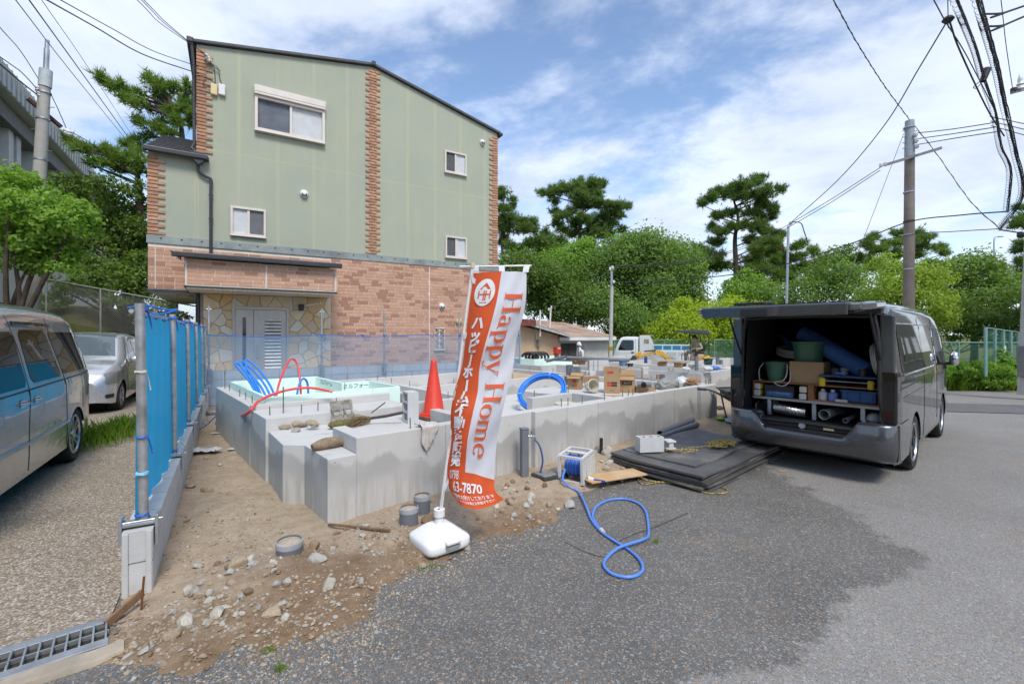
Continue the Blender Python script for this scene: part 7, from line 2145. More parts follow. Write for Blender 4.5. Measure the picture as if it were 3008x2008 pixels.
B().bc(0.118,-0.142,0.083,0.12,0.06,0.03,rz=R(38)).obj('grip',PLAS,tank,bev=0.012)
B().bc(0.122,-0.150,0.052,0.11,0.03,0.014,rz=R(38)).obj('grip_slot',mat('slot_shadow',(0.30,0.30,0.30),0.6),tank)

# ------------------------------------------------------------------ stones, rubble, gravel
STN = [mat('rubble_%s' % k,c,0.9,var=0.15,scale=9,bump=0.6,bscale=30,rand=0.15) for k,c in (('tan',(0.42,0.33,0.23)),('grey',(0.46,0.44,0.40)),('pale',(0.58,0.54,0.46)),('brown',(0.28,0.19,0.115)))]
def rock_mesh(seed,m_,sub=2,rough=0.35):
    bm = bmesh.new(); bmesh.ops.create_icosphere(bm,subdivisions=sub,radius=0.5)
    q_ = random.Random(seed)
    pl = [(Vector((q_.uniform(-1,1),q_.uniform(-1,1),q_.uniform(-1,1))).normalized(),q_.uniform(0.26,0.44)) for k in range(9)]
    for v in bm.verts:
        p = v.co.copy()
        p *= 1 + rough * noise.noise(p * 2.2 + Vector((seed * 3.1,0,0)))
        for n,d in pl:
            e = p.dot(n) - d
            if e > 0: p -= n * e * 0.9
        v.co = p
    me = bpy.data.meshes.new('stone'); bm.to_mesh(me); bm.free(); me.materials.append(m_)
    me.shade_smooth(); me.set_sharp_from_angle(angle=R(28))
    return me
rocks = [rock_mesh(k,STN[k % 4]) for k in range(12)]
def rock(u,v,wpx,label='',mi=None,hfac=0.7,sink=0.30):
    p = G(u,v,0.03); w = wpx / 1340 * p.y
    z = dz(p.x,p.y)
    k = rnd.randrange(12) if mi is None else rnd.choice([i for i in range(12) if i % 4 == mi])
    o = inst('stone',rocks[k],None,(p.x,p.y,z + w * hfac * (0.5 - sink)),(rnd.uniform(-.3,.3),rnd.uniform(-.3,.3),rnd.uniform(0,6.3)),(w,w * rnd.uniform(0.7,0.95),w * hfac))
    return o
NAMED = [(557,1735,46,2,0.8,'squarish pale concrete lump beside a tan stone by the block wall'),(595,1745,50,0,0.6,'rounded tan stone leaning on the pale concrete lump'),(545,1830,60,2,0.9,'upright pale concrete slab fragment with a worn edge'),(500,1865,60,0,0.55,'flat orange tan stone lying before the slab fragment'),(635,1805,56,2,0.75,'angular cream stone at the foot of the rubble bank'),
         (703,1665,70,0,0.5,'broad tan crust of hardened mortar on the dirt'),(690,1640,40,0,0.4,'thin brown slab stone beside the tan crust'),(967,1735,46,2,0.95,'white cracked concrete chunk standing alone on damp soil'),(932,1672,56,1,0.7,'grey mortar lump at the end of the rubble bank'),(922,1620,48,3,0.8,'dark knobbly stone next to the plastic pipe stub'),(880,1632,42,0,0.6,'smooth oval stone leaning on the plastic pipe stub'),(1030,1722,30,0,0.7,'small cream wedge stone on wet soil'),(1060,1712,26,1,0.8,'speckled white pebble chunk near the cream wedge'),
         (800,1805,58,0,0.5,'pinkish tan slab stone near the asphalt edge'),(840,1818,32,2,0.7,'pale cut stone block beside the pinkish slab'),(1675,1480,40,1,0.9,'blue grey granite lump between the plywood and the hose'),(565,1285,38,1,0.7,'grey rough rock at the foot of the block wall'),(480,1935,30,0,0.7,'orange pebble pair in the wet soil near the kerb'),(420,1905,40,1,0.35,'flat bluish slate chip near the drain corner'),(375,1915,34,2,0.5,'white flinty chip near the drain corner'),(1240,1650,34,0,0.5,'flat tan pebble at the lip of the asphalt'),(1545,1490,30,2,0.7,'cream stone below the faucet post mound'),(1500,1480,28,0,0.8,'rounded tan stone on the mound near the banner edge'),(1370,1600,30,1,0.6,'grey mortar crumb behind the white tank base'),
         (1260,1540,60,3,0.6,'brown clod of earth beside the pipe stubs'),(610,1440,40,0,0.6,'tan stone half buried in the side yard'),(560,1425,32,0,0.6,'rounded beige stone close to the block wall'),(1560,1465,34,2,0.8,'pale broken stone below the mound'),(1780,1350,40,1,0.6,'grey stone beside the stacked mats')]
for u,v,w,mi,hf,lab in NAMED: tag(rock(u,v,w,'',mi,hf),lab,'stone','stones on the dirt')
def in_px(u0,u1,v0,v1): return rnd.uniform(u0,u1),rnd.uniform(v0,v1)
cnt = 0
for (u0,u1,v0,v1,n,s0,s1,lab) in ((560,860,1640,1800,46,14,34,'small rubble stone in the pale bank before the porch'),(420,720,1760,1960,34,10,26,'small pebble scattered on the wet soil near the drain'),(900,1180,1530,1640,24,10,26,'mortar crumb lying along the foot of the porch'),(1400,1640,1420,1530,26,10,26,'loose stone on the mound between banner and hose reel'),(1700,1860,1330,1420,26,12,32,'broken mortar piece beside the hose reel and mats'),(450,900,1300,1620,26,8,18,'pebble lying in the sandy side yard'),(2110,2190,1180,1270,10,8,14,'rubble bit behind the van beside the wheelbarrow')):
    for k in range(n):
        u,v = in_px(u0,u1,v0,v1); p = G(u,v,0.03)
        if sdist(p.x,p.y) < 0.02: continue
        a,b2_ = fl(p)
        if a > -0.5 and b2_ > -0.05: continue
        tag(rock(u,v,rnd.uniform(s0,s1),hfac=rnd.uniform(0.5,0.9)),lab,'stone',lab[:34])
# gravel: too small and too many to count
def scatter(name,label,n,region,smin,smax,mats,cat='gravel'):
    ico = [Vector(v) for v in ((0,0,1),(0.9,0,0.1),(0.28,0.85,0),(-0.72,0.53,0.1),(-0.72,-0.53,-0.1),(0.28,-0.85,0),(0,0,-0.8))]
    fs = [(0,1,2),(0,2,3),(0,3,4),(0,4,5),(0,5,1),(6,2,1),(6,3,2),(6,4,3),(6,5,4),(6,1,5)]
    b = B(); k = 0
    while k < n:
        r_ = region()
        if r_ is None: continue
        x,y,z = r_; k += 1
        s = smin + (smax - smin) * rnd.random() ** 3
        M_ = Matrix.Translation((x,y,z + s * 0.03)) @ Matrix.Rotation(rnd.uniform(0,6.3),4,'Z') @ Matrix.Rotation(rnd.uniform(-.5,.5),4,'X') @ Matrix.Diagonal((s * rnd.uniform(.7,1.2),s * rnd.uniform(.6,1),s * rnd.uniform(.4,.8),1))
        b.cur = rnd.randrange(len(mats)); b.add([M_ @ p for p in ico],fs)
    return tag(b.obj(name,mats),label,cat,kind='stuff')
def reg_dirt():
    v = rnd.uniform(1200,2000) if rnd.random() < 0.45 else rnd.uniform(1480,1950); u = rnd.uniform(330,2100)
    p = G(u,v,0.02); sd = sdist(p.x,p.y)
    if sd < -0.12 or (sd < 0.0 and rnd.random() < 0.6): return None
    a,b_ = fl(p)
    if a > -0.42 and b_ > -0.06: return None
    if (p - wall0).dot(HD) < 0.0 and p.y > 2.6: return None
    n = noise.noise(Vector((p.x * 2.2,p.y * 2.2,5)))
    if n < -0.1 and rnd.random() < 0.75: return None
    return p.x,p.y,dz(p.x,p.y)
scatter('gravel','fine gravel and mortar crumbs strewn over the dirt',5200,reg_dirt,0.004,0.020,[STN[0],STN[3],STN[0],STN[1]])
def reg_edge():
    t = rnd.random(); i = rnd.randrange(2,16); x0,y0 = DP[i]; x1,y1 = DP[i+1]
    x = x0 + (x1 - x0) * t + rnd.gauss(0.05,0.12); y = y0 + (y1 - y0) * t - abs(rnd.gauss(0,0.14))
    return x,y,dz(x,y)
scatter('gravel','loose grit spilled over the asphalt along the dirt edge',2600,reg_edge,0.003,0.011,[STN[0],STN[3],STN[1]])
# rubble on the porch slab
def fw(a,b_,z): return FO + F1 * a + F2 * b_ + Vector((0,0,z))
for k,(u,v,w,mi) in enumerate(((840,1250,46,0),(862,1235,40,1),(880,1245,54,0),(905,1238,40,1),(915,1252,44,0),(870,1258,34,1),(895,1226,36,1),(925,1244,30,2),(855,1222,30,1))):
    p = G(u,v,0.60); w_ = w / 1340 * p.y
    o = inst('stone',rocks[(k * 4 + mi) % 12],None,(p.x,p.y,0.565 + w_ * 0.16 + (0.05 if k in (4,6,8) else 0)),(rnd.uniform(-.4,.4),rnd.uniform(-.4,.4),rnd.uniform(0,6)),(w_,w_ * 0.8,w_ * 0.42))
    tag(o,'broken mortar piece heaped on the low porch slab','stone','rubble heap on the porch slab')
lg = thing('driftwood','short weathered log lying against the foundation corner','log',fw(-0.13,0.33,0.565 + 0.035),FZ + R(5))
P = smooth_path([(-0.14,0,0),(-0.05,0.005,0.012),(0.06,0,0.014),(0.14,-0.005,0)],4)
B().tube(P,[0.03 + 0.022 * math.sin(math.pi * i / (len(P) - 1)) for i in range(len(P))],12).obj('log',mat('weathered_wood',(0.30,0.22,0.14),0.9,var=0.25,scale=14,bump=0.6,bscale=40),lg,smooth=50)

# ------------------------------------------------------------------ things on the ground
PVCB = mat('pipe_stub_grey',(0.16,0.17,0.19),0.5,var=0.08)
MORTP = mat('mortar_fill',(0.46,0.38,0.29),0.95,var=0.15,scale=30,bump=0.8,bscale=60)
def stub(u,v,dpx,hpx,label,tilt=0.0):
    p = G(u,v,0.03); r = dpx / 2 / 1340 * p.y; h = hpx / 1340 * p.y
    t = thing('pipe_stub',label,'pipe',(p.x,p.y,dz(p.x,p.y) - 0.02)); t.rotation_euler = (tilt,tilt * 0.5,0)
    B().lathe([(r,0),(r,h),(r - 0.006,h),(r - 0.006,h - 0.03)],26).obj('pipe',PVCB,t,smooth=40)
    B().lathe([(r + 0.002,h - 0.035),(r + 0.003,h - 0.002),(r - 0.007,h + 0.001)],26).obj('rim',mat('pvc_rim',(0.40,0.42,0.45),0.5),t,smooth=40)
    B().lathe([(r - 0.006,h - 0.012),(r * 0.5,h - 0.002),(0,h + 0.004)],18).obj('mortar_plug',MORTP,t,smooth=60)
    return t
stub(850,1640,72,46,'grey plastic pipe stub filled with mortar standing among the rubble',0.06)
stub(1201,1548,54,56,'plugged grey pipe stub beside the banner base')
stub(1240,1505,48,56,'plugged grey pipe stub against the foundation front wall')
stub(624,1210,30,14,'grey pipe stub near the back of the side yard')
stub(652,1240,34,10,'low round pipe cap beside the foundation side wall')
stub(602,1240,24,8,'small round pipe cap in the sandy side yard')
def prod(name,label,cat,p,q_,r,m_,rot=0,n=10):
    t = thing(name,label,cat,p); B().cyl((0,0,0),Vector(q_) - Vector(p),r,n=n).obj('rod',m_,t,smooth=40); return t
pA = G(690,1262,0.0)
prod('pipe_stub','grey upright pipe with a broken wooden plug beside the red tube','pipe',(pA.x,pA.y,-0.05),(pA.x - 0.01,pA.y,0.30),0.037,PVCB,n=16)
pA = G(706,1265,0.0)
prod('pipe_stub','thin black upright pipe against the foundation side wall','pipe',(pA.x,pA.y,-0.05),(pA.x - 0.01,pA.y,0.28),0.02,BLACKP,n=12)
pA = G(1765,1338,0.08)
prod('pipe_stub','black capped pipe standing behind the hose reel','pipe',(pA.x,pA.y,0.0),(pA.x + 0.005,pA.y,0.30),0.022,BLACKP,n=12)
pA,pB2 = G(412,1800,0.0),D(423,1692,2.62)
prod('rebar','rusty steel bar stuck upright in the dirt by the block wall end','rod',(pA.x,pA.y,-0.05),pB2,0.006,mat('rusty_steel',(0.25,0.09,0.03),0.9,var=0.3,scale=40),n=6)
PLY = mat('raw_plywood',(0.55,0.36,0.18),0.8,var=0.1,scale=5,c2=(0.47,0.29,0.14),dirt=(0.62,0.52,0.4,0.5))
def plank(name,label,p,q_,w,th,m_,z=0.02,cat='plank'):
    p,q_ = Vector(p),Vector(q_); d = q_ - p; mid = (p + q_) / 2
    t = thing(name,label,cat,mid,math.atan2(d.y,d.x))
    M_ = Matrix.Rotation(-math.atan2(d.z,d.xy.length),4,'Y')
    B().box(-d.length/2,d.length/2,-w/2,w/2,-th/2,th/2,M_).obj('board',m_,t,bev=0.002)
    return t
p,q_ = G(1775,1424,0.05),G(1868,1398,0.05)
plank('plywood_board','orange brown plywood offcut lying before the hose reel',Vector((0.72,4.66,0.075)).lerp(Vector((0.80,4.83,0.085)),0.5),Vector((1.42,5.07,0.07)),0.24,0.015,PLY,cat='board')
W2 = mat('dirty_wood',(0.24,0.14,0.075),0.9,var=0.2,scale=12)
p,q_ = G(965,1548,0.02),G(1145,1588,0.02)
plank('wood_strip','thin wooden strip lying below the porch corner',(p.x,p.y,dz(p.x,p.y) + 0.02),(q_.x,q_.y,dz(q_.x,q_.y) + 0.02),0.022,0.014,W2)
plank('wood_stake','brown board wedged upright at the end of the drain grating',q0 + Vector((0.03,-0.06,0.02)),q0 + Vector((0.08,0.13,0.09)),0.016,0.045,W2)
# standpipe with tap and hose
sp_ = G(1540,1402,0.04)
fx = thing('tap_post','grey plastic tap post with a chrome faucet before the foundation wall','tap',(sp_.x,sp_.y,0.0),R(20))
hgt = 0.56
B().box(-0.04,0.04,-0.04,0.04,-0.1,hgt).obj('post',PVCB,fx,bev=0.008)
B().box(-0.044,0.044,-0.044,0.044,hgt,hgt + 0.02).obj('cap',PVCB,fx,bev=0.006)
B().tube([(0.04,-0.02,hgt - 0.07),(0.10,-0.03,hgt - 0.07),(0.115,-0.03,hgt - 0.09),(0.115,-0.03,hgt - 0.12)],0.011,8).obj('spout',CHROME,fx,smooth=50)
B().bar((0.075,-0.05,hgt - 0.02),(0.075,0.02,hgt - 0.02),0.012).obj('tap_handle',CHROME,fx); B().cyl((0.075,-0.02,hgt - 0.07),(0.075,-0.02,hgt - 0.02),0.008,n=8).obj('tap_stem',CHROME,fx)
HOSE = mat('blue_hose',(0.04,0.14,0.52),0.4,var=0.06); HOSED = mat('dark_hose',(0.03,0.08,0.22),0.45)
tap = Vector((sp_.x,sp_.y,0)) + Matrix.Rotation(R(20),3,'Z') @ Vector((0.115,-0.03,hgt - 0.12))
reel_c = Vector((0.70,4.92,0.05))
hs = thing('garden_hose','dark blue hose hanging from the tap to the hose reel','hose',tap)
B().tube(smooth_path([Vector((0,0,0.01)),Vector((0.05,-0.03,-0.06)),Vector((0.08,-0.05,-0.2)),Vector((0.06,-0.06,-0.34)),Vector((0.12,-0.1,-0.385)),Vector((0.25,-0.12,-0.375)),reel_c + Vector((-0.1,0,0.12)) - tap],7),0.0095,8).obj('hose',HOSED,hs,smooth=50)
mb = G(1615,1403,0.04)
mbx = thing('meter_box','black water meter box lid half buried beside the hose reel','meter box',(mb.x,mb.y,0.02),R(35))
B().box(-0.17,0.17,-0.12,0.12,-0.05,0.075).obj('box',mat('meter_black',(0.05,0.05,0.05),0.7,dirt=(0.25,0.2,0.15,0.6)),mbx,bev=0.01)
B().box(-0.155,0.155,-0.105,0.105,0.0755,0.085).obj('lid',mat('meter_lid',(0.26,0.25,0.23),0.8,var=0.2,scale=20),mbx,bev=0.004)
# hose reel
RW = mat('reel_white',(0.62,0.62,0.60),0.5,var=0.04,dirt=(0.4,0.35,0.28,0.3))
hr = thing('hose_reel','white perforated hose reel wound with blue hose on the dirt','hose reel',reel_c,R(-32)); hr.rotation_euler.x = R(5)
S_,HH = 0.30,0.27
for x in (-0.13,0.13):
    fr_ = B()
    if x > 0:
        for r_ in range(11):
            y0_ = -S_/2
            fr_.box(x - 0.006,x + 0.006,-S_/2,S_/2,0.004 + r_ * 0.0245,0.02 + r_ * 0.0245)
        for k in range(7): fr_.box(x - 0.0055,x + 0.0055,-S_/2 + k * S_/6 - 0.008,-S_/2 + k * S_/6 + 0.008,0.0,HH)
    for y in (-S_/2,S_/2): fr_.box(x - 0.014,x + 0.014,y - 0.014,y + 0.014,0,HH + 0.0)
    fr_.box(x - 0.013,x + 0.013,-S_/2,S_/2,HH - 0.012,HH + 0.012).box(x - 0.013,x + 0.013,-S_/2,S_/2,-0.008,0.014)
    fr_.obj('side_frame',RW,hr)
for y,z in ((-S_/2,HH),(S_/2,HH),(-S_/2,0.005),(S_/2,0.005)): B().box(-0.118,0.118,y - 0.012,y + 0.012,z - 0.012,z + 0.012).obj('crosspiece',RW,hr)
B().bc(0,0.02,HH + 0.004,0.23,0.05,0.014).obj('carry_handle',RW,hr,bev=0.004)
pts = []
for k in range(9 * 24):
    a = 2 * math.pi * k / 24; r_ = 0.10 + 0.006 * math.sin(k * 0.37)
    pts.append(Vector((-0.09 + 0.18 * ((k / 24 / 9)),r_ * math.cos(a),0.135 + r_ * math.sin(a))))
B().tube(pts,0.011,7).obj('wound_hose',HOSE,hr,smooth=60)
B().cyl((-0.10,0,0.135),(0.10,0,0.135),0.088,n=24).obj('drum',mat('drum_blue',(0.03,0.08,0.30),0.5),hr)
B().bar((0.15,-0.06,0.05),(0.15,-0.03,0.15),0.02,0.012).obj('crank',RW,hr)
nz = thing('hose_nozzle','blue and white spray nozzle lying beside the hose reel','nozzle',G(1735,1415,0.06),R(-25))
B().cyl((-0.02,0,0.03),(0.035,0,0.03),0.03,0.018,14).obj('spray_head',RW,nz,smooth=40); B().bar((0.03,0,0.025),(0.15,0.01,0.02),0.024).obj('grip',mat('nozzle_blue',(0.02,0.07,0.35),0.4),nz,bev=0.004)
hp_ = [(1660,1378),(1653,1405),(1668,1428),(1700,1450),(1722,1492),(1737,1525),(1765,1560),(1800,1585),(1850,1616),(1880,1645),(1888,1672),(1868,1690),(1835,1694),(1795,1683),(1774,1660),(1782,1638),(1812,1620),(1850,1605),(1890,1592),(1905,1570),(1903,1530),(1896,1500),(1875,1478),(1835,1465),(1790,1468),(1755,1485),(1741,1510),(1748,1532),(1766,1556)]
P = []
for i,(u,v) in enumerate(hp_):
    z = (0.16 if i == 0 else 0.10 if i == 1 else 0.06 if i == 2 else 0.03)
    p = G(u,v,z if i < 3 else 0.012); p.z = max(z,dz(p.x,p.y) + 0.013) if i < 5 else dz(p.x,p.y) + 0.013
    if 16 <= i <= 18: p.z += 0.022
    P.append(p)
hz_ = thing('garden_hose','bright blue hose looped in a figure eight on the asphalt','hose',P[0])
SP = smooth_path([p - P[0] for p in P],8)
B().tube(SP,0.011,10).obj('hose',mat('bright_blue_hose',(0.10,0.25,0.72),0.4,var=0.05),hz_,smooth=60)
B().cyl(SP[-1] + Vector((0,0,0.003)),SP[-1] + (SP[-1] - SP[-4]).normalized() * 0.05 + Vector((0,0,0.003)),0.018,n=14).obj('connector',RW,hz_,smooth=40)
# road manhole line, crack strips are part of the asphalt; crack as thin dark groove
for pts_ in ([(1800,1598),(1860,1570),(1930,1545),(2020,1507)],[(1660,1592),(1700,1612),(1745,1630),(1785,1638)]):
    P = []
    for u,v in pts_:
        p = G(u,v,0.0); P.append(p)
    SPc = smooth_path(P,6); cbk = B(); L_,R2_ = [],[]
    for i,p in enumerate(SPc):
        w = 0.006 * (0.6 + 0.6 * abs(noise.noise(Vector((i * 0.7,2,0))))); jx = 0.012 * noise.noise(Vector((i * 0.9,5,0)))
        L_.append(Vector((p.x + jx,p.y + w,0.003))); R2_.append(Vector((p.x + jx,p.y - w,0.003)))
    n_ = len(SPc); cbk.add(L_ + R2_,[(i,i+1,n_+i+1,n_+i) for i in range(n_-1)])
    tag(cbk.obj('road_crack',mat('crack_dark',(0.03,0.026,0.02),0.95)),kind='structure')

# stack of black mats
MATM = mat('black_site_mat',(0.11,0.108,0.104),0.6,var=0.15,scale=3,dirt=(0.34,0.31,0.27,0.8),bump=0.3,bscale=70)
MO = Vector((1.93,4.55,0)); mdir = VF; 
mw,mlen = 1.12,2.1
for k in range(9):
    sx,sy = rnd.uniform(-0.03,0.05),rnd.uniform(-0.03,0.04)
    if k == 8: sx,sy = 0.18,0.2
    th = 0.019
    wz = k * 0.0215 + 0.006
    t = thing('site_mat',('scuffed black plastic site mat, %s of the stack beside the van' % ('lowest','second from the ground','third from the ground','fourth from the ground','fifth from the ground','sixth from the ground','seventh from the ground','second from the top','smaller topmost sheet')[k]),'mat',MO + VF * sx + VL * sy + Vector((0,0,wz)),VR + rnd.uniform(-.012,.012),'stacked black mats')
    L_,W_ = (mlen,mw) if k < 8 else (1.75,0.9)
    P = [[Vector((L_ * i / 12,W_ * j / 8,0.012 * math.sin(i * 0.9 + k) * 0.5 + 0.010 * (j / 8) * math.sin(k * 1.3) + 0.022 * max(0,j - 6) * 0.5 * (k > 3))) for j in range(9)] for i in range(13)]
    b = B(); b.grid(P); b.grid([[p + Vector((0,0,th)) for p in row] for row in P])
    n0 = 13 * 9
    edge = [i * 9 for i in range(13)] + [12 * 9 + j for j in range(1,9)] + [i * 9 + 8 for i in range(11,-1,-1)] + [j for j in range(7,0,-1)]
    for i in range(len(edge)):
        a_,c_ = edge[i],edge[(i+1) % len(edge)]; b.f.append((a_,c_,c_ + n0,a_ + n0)); b.m.append(0)
    b.obj('sheet',MATM,t)
mtop = 9 * 0.0215 + 0.03
BLKC = mat('new_block',(0.56,0.565,0.56),0.85,var=0.05,scale=8,bump=0.3,bscale=80)
def cblock(label,loc,rz,L=0.39,W=0.12,Hh=0.19,lay=False,tilt=0,group='loose concrete blocks',upright=False):
    t = thing('concrete_block',label,'block',loc,rz,group)
    b = B(); c = 0.022
    # outline with three cores running through the height
    xs_ = [-L/2,-L/2 + c]
    w = (L - 4 * c) / 3
    for k in range(3): x0_ = -L/2 + c + k * (w + c); xs_ += [x0_ + w,x0_ + w + c]
    M_ = Matrix.Identity(4)
    if upright: M_ = Matrix.Translation((0,0,L/2)) @ Matrix.Rotation(R(90),4,'Y')
    def bx(*a): b.box(*a,M_)
    z0,z1 = (0,Hh) if not upright else (-Hh/2,Hh/2)
    bx(-L/2,L/2,-W/2,-W/2 + c,z0,z1); bx(-L/2,L/2,W/2 - c,W/2,z0,z1)
    for k in range(4):
        x0_ = -L/2 + k * (w + c); bx(x0_,x0_ + c,-W/2 + c,W/2 - c,z0,z1)
    b.obj('block',BLKC,t)
    return t
p = G(1908,1322,mtop); cblock('pale concrete block standing on the black mats',(p.x,p.y,mtop - 0.005),R(10),0.30,0.13,0.17)
p = G(1940,1316,mtop)
hbk = thing('block_fragment','broken concrete block end lying against the whole block on the mats','block',(p.x + 0.04,p.y - 0.02,mtop - 0.005),R(10))
B().box(0,0.12,-0.07,0.07,0,0.025).box(0.03,0.09,-0.06,0.06,0.025,0.085).box(0,0.12,-0.07,0.07,0.085,0.11).obj('block',BLKC,hbk,bev=0.008)
YR = mat('yellow_black_rope',(0.50,0.36,0.09),0.7,var=0.5,scale=60,c2=(0.06,0.05,0.03),lo=0.45,hi=0.5)
rc = G(2118,1305,mtop)
ry = thing('rope_pile','tangled yellow and black tiger rope heaped on the black mats','rope',(rc.x,rc.y,mtop),VR)
q2 = random.Random(3); pts = []
for k in range(70):
    a = k * 2.4 + q2.uniform(-.6,.6); r_ = q2.uniform(0.04,0.2)
    pts.append(Vector((r_ * 1.5 * math.cos(a),r_ * 0.8 * math.sin(a),0.012 + 0.05 * q2.random() * (1 - r_ / 0.22))))
pts += [Vector((-0.35,0.1,0.01)),Vector((-0.55,0.2,0.01)),Vector((-0.75,0.12,0.01)),Vector((-0.5,0.05,0.01)),Vector((-0.85,0.35,0.01))]
B().tube(smooth_path(pts,5),0.0065,6).obj('rope',YR,ry)
gl = [(1865,1400),(1895,1412),(1940,1418),(2000,1425),(2040,1440),(2090,1452),(2130,1450),(2135,1440),(2100,1428),(2040,1422),(1980,1415),(1930,1420),(1890,1425),(1875,1410),(1900,1396),(1918,1386)]
gr_ = thing('rope','yellow and black tiger rope trailing on the asphalt before the mats','rope',G(1865,1400,0))
B().tube(smooth_path([Vector((G(u,v).x,G(u,v).y,dz(G(u,v).x,G(u,v).y) + 0.012)) - G(1865,1400,0) for u,v in gl],6),0.0065,6).obj('rope',YR,gr_)
for k in range(2):
    p0,p1 = G(1932 - 6 * k,1268 + 5 * k,0.16),G(2028 + 4 * k,1232 + 6 * k,0.16)
    p0.z = dz(p0.x,p0.y) + 0.05; p1.z = dz(p1.x,p1.y) + 0.05
    pipe('plastic_pipe',('dark grey plastic pipe lying on the dirt along the foundation, ' + ('rear','front')[k] + ' of two'),'pipe',p0 + Vector((0.0,-0.10 * k - 0.1,0)),p1 + Vector((0,-0.10 * k - 0.1,0)),0.045,PVCB)
for k,(u,v) in enumerate(((2230,1365),(2260,1358),(2300,1385),(2215,1378))):
    p = G(u,v); 
    t = thing('wood_chip','splintered wood chip on the asphalt behind the van','wood chip',(p.x,p.y,0.006),rnd.uniform(0,3),'wood chips behind the van')
    B().box(-0.06,0.06,-0.008,0.008,0,0.006).obj('chip',PLY,t)
# plastic sheet in the yard
for k,(u,v,s,lab) in enumerate(((600,1330,0.24,'crumpled white plastic sheet lying in the sandy side yard'),(690,1320,0.11,'flat pale scrap beside the white sheet'),(636,1275,0.10,'small pale slate lying behind the white sheet'))):
    p = G(u,v,0.02)
    o = B().grid([[Vector((p.x + s * (i / 10 - 0.5) * 1.6,p.y + s * (j / 8 - 0.5) * (1 - 0.5 * abs(i / 10 - 0.5)),dz(p.x,p.y) + 0.012 + (0.03 if k == 0 else 0.006) * (1 + noise.noise(Vector((i * 0.6,j * 0.6,k)))))) for j in range(9)] for i in range(11)]).obj('plastic_sheet',mat('white_sheet',(0.66,0.67,0.68),0.4),None,smooth=30)
    tag(o,lab,'sheet')
# wheelbarrow
wbp = G(2152,1262,0.02)
wbz = dz(wbp.x,wbp.y)
wb = thing('wheelbarrow','grey steel wheelbarrow parked behind the left corner of the van','wheelbarrow',(wbp.x + 0.08,wbp.y + 0.15,wbz),R(-8))
TRAY = mat('tray_steel',(0.13,0.135,0.13),0.6,0.3,var=0.2,scale=6)
tb = B()
top_ = [(-0.18,-0.30,0.56),(0.72,-0.33,0.60),(0.72,0.33,0.60),(-0.18,0.30,0.56)]; bot_ = [(0.05,-0.20,0.30),(0.50,-0.20,0.28),(0.50,0.20,0.28),(0.05,0.20,0.30)]
tb.add(top_ + bot_,[(4,5,6,7),(0,1,5,4),(1,2,6,5),(2,3,7,6),(3,0,4,7)]); tb.obj('tray',TRAY,wb)
B().tube([Vector(p) for p in top_],0.013,6,closed=True).obj('tray_rim',TRAY,wb)
for s in (-1,1):
    B().tube(smooth_path([(-0.62,s * 0.27,0.60),(-0.45,s * 0.27,0.585),(-0.2,s * 0.27,0.48),(0.2,s * 0.18,0.27),(0.75,s * 0.06,0.2)],5),0.014,7).obj('handle_bar',TRAY,wb,smooth=50)
    B().cyl((-0.64,s * 0.27,0.60),(-0.5,s * 0.27,0.592),0.02,n=8).obj('grip',BLACKP,wb)
    B().tube(smooth_path([(-0.12,s * 0.26,0.5),(-0.06,s * 0.26,0.2),(0.0,s * 0.26,0.0),(0.05,s * 0.26,0.0),(0.10,s * 0.24,0.2),(0.15,s * 0.2,0.32)],5),0.014,7).obj('leg',TRAY,wb,smooth=50)
B().lathe([(0.10,-0.03),(0.17,-0.035),(0.18,0),(0.17,0.035),(0.10,0.03)],22,Matrix.Translation((0.82,0,0.18)) @ Matrix.Rotation(R(90),4,'X')).obj('wheel',TYRE,wb,smooth=50)
for u,v,m_,sx,lab,cat in ((2118,1240,mat('green_packet',(0.35,0.55,0.05),0.4),0.16,'lime and white packet lying behind the wheelbarrow leg','packet'),(2150,1245,mat('pale_blue_packet',(0.35,0.52,0.68),0.4),0.2,'pale blue plastic bag under the wheelbarrow tray','bag'),(2112,1205,BLACKP,0.16,'dark pump part lying behind the wheelbarrow handle','pump'),(2150,1165,mat('teal_tool',(0.01,0.12,0.16),0.5),0.22,'teal power tool case above the rubble behind the van','tool')):
    p = G(u,v,0.1); zz2 = dz(p.x,p.y)
    o = inst(lab.split()[-1] if False else 'scrap_item',rocks[1].copy(),None,(p.x,p.y,zz2 + sx * 0.22),(0.2,0.1,rnd.uniform(0,3)),(sx * 1.3,sx,sx * 0.6))
    o.data.materials.clear(); o.data.materials.append(m_); tag(o,lab,cat)
# ------------------------------------------------------------------ things on the near foundation
CONER = mat('cone_red',(0.72,0.05,0.025),0.45,var=0.06,scale=4,dirt=(0.55,0.25,0.18,0.3))
DKGREY = mat('rubber_dark',(0.07,0.068,0.065),0.7,var=0.15,scale=8,dirt=(0.3,0.27,0.22,0.5))
cp = fw(1.42,1.10,0.0)
bdm = mat('formwork_board',(0.22,0.21,0.19),0.7,var=0.2,scale=5)
for k,(z,lab) in enumerate(((0.405,'grey formwork board lying lowest under the red cone'),(0.46,'second grey formwork board under the red cone'))):
    plank('formwork_board',lab,cp + F1 * -0.38 + Vector((0,0,z + 0.02)),cp + F1 * 0.25 + F2 * 0.05 * k + Vector((0,0,z + 0.02)),0.34,0.045,bdm,cat='board')
cw = thing('cone_weight','black and red rubber cone weights stacked beneath the traffic cone','cone weight',(cp.x,cp.y,0.508),FZ)
B().box(-0.19,0.19,-0.19,0.19,0,0.025).obj('lower_plate',CONER,cw,bev=0.01)
B().box(-0.2,0.2,-0.2,0.2,0.026,0.075).obj('upper_plate',DKGREY,cw,bev=0.012)
cn = thing('traffic_cone','plain red traffic cone standing on the foundation beside the banner','traffic cone',(cp.x,cp.y,0.585),FZ)
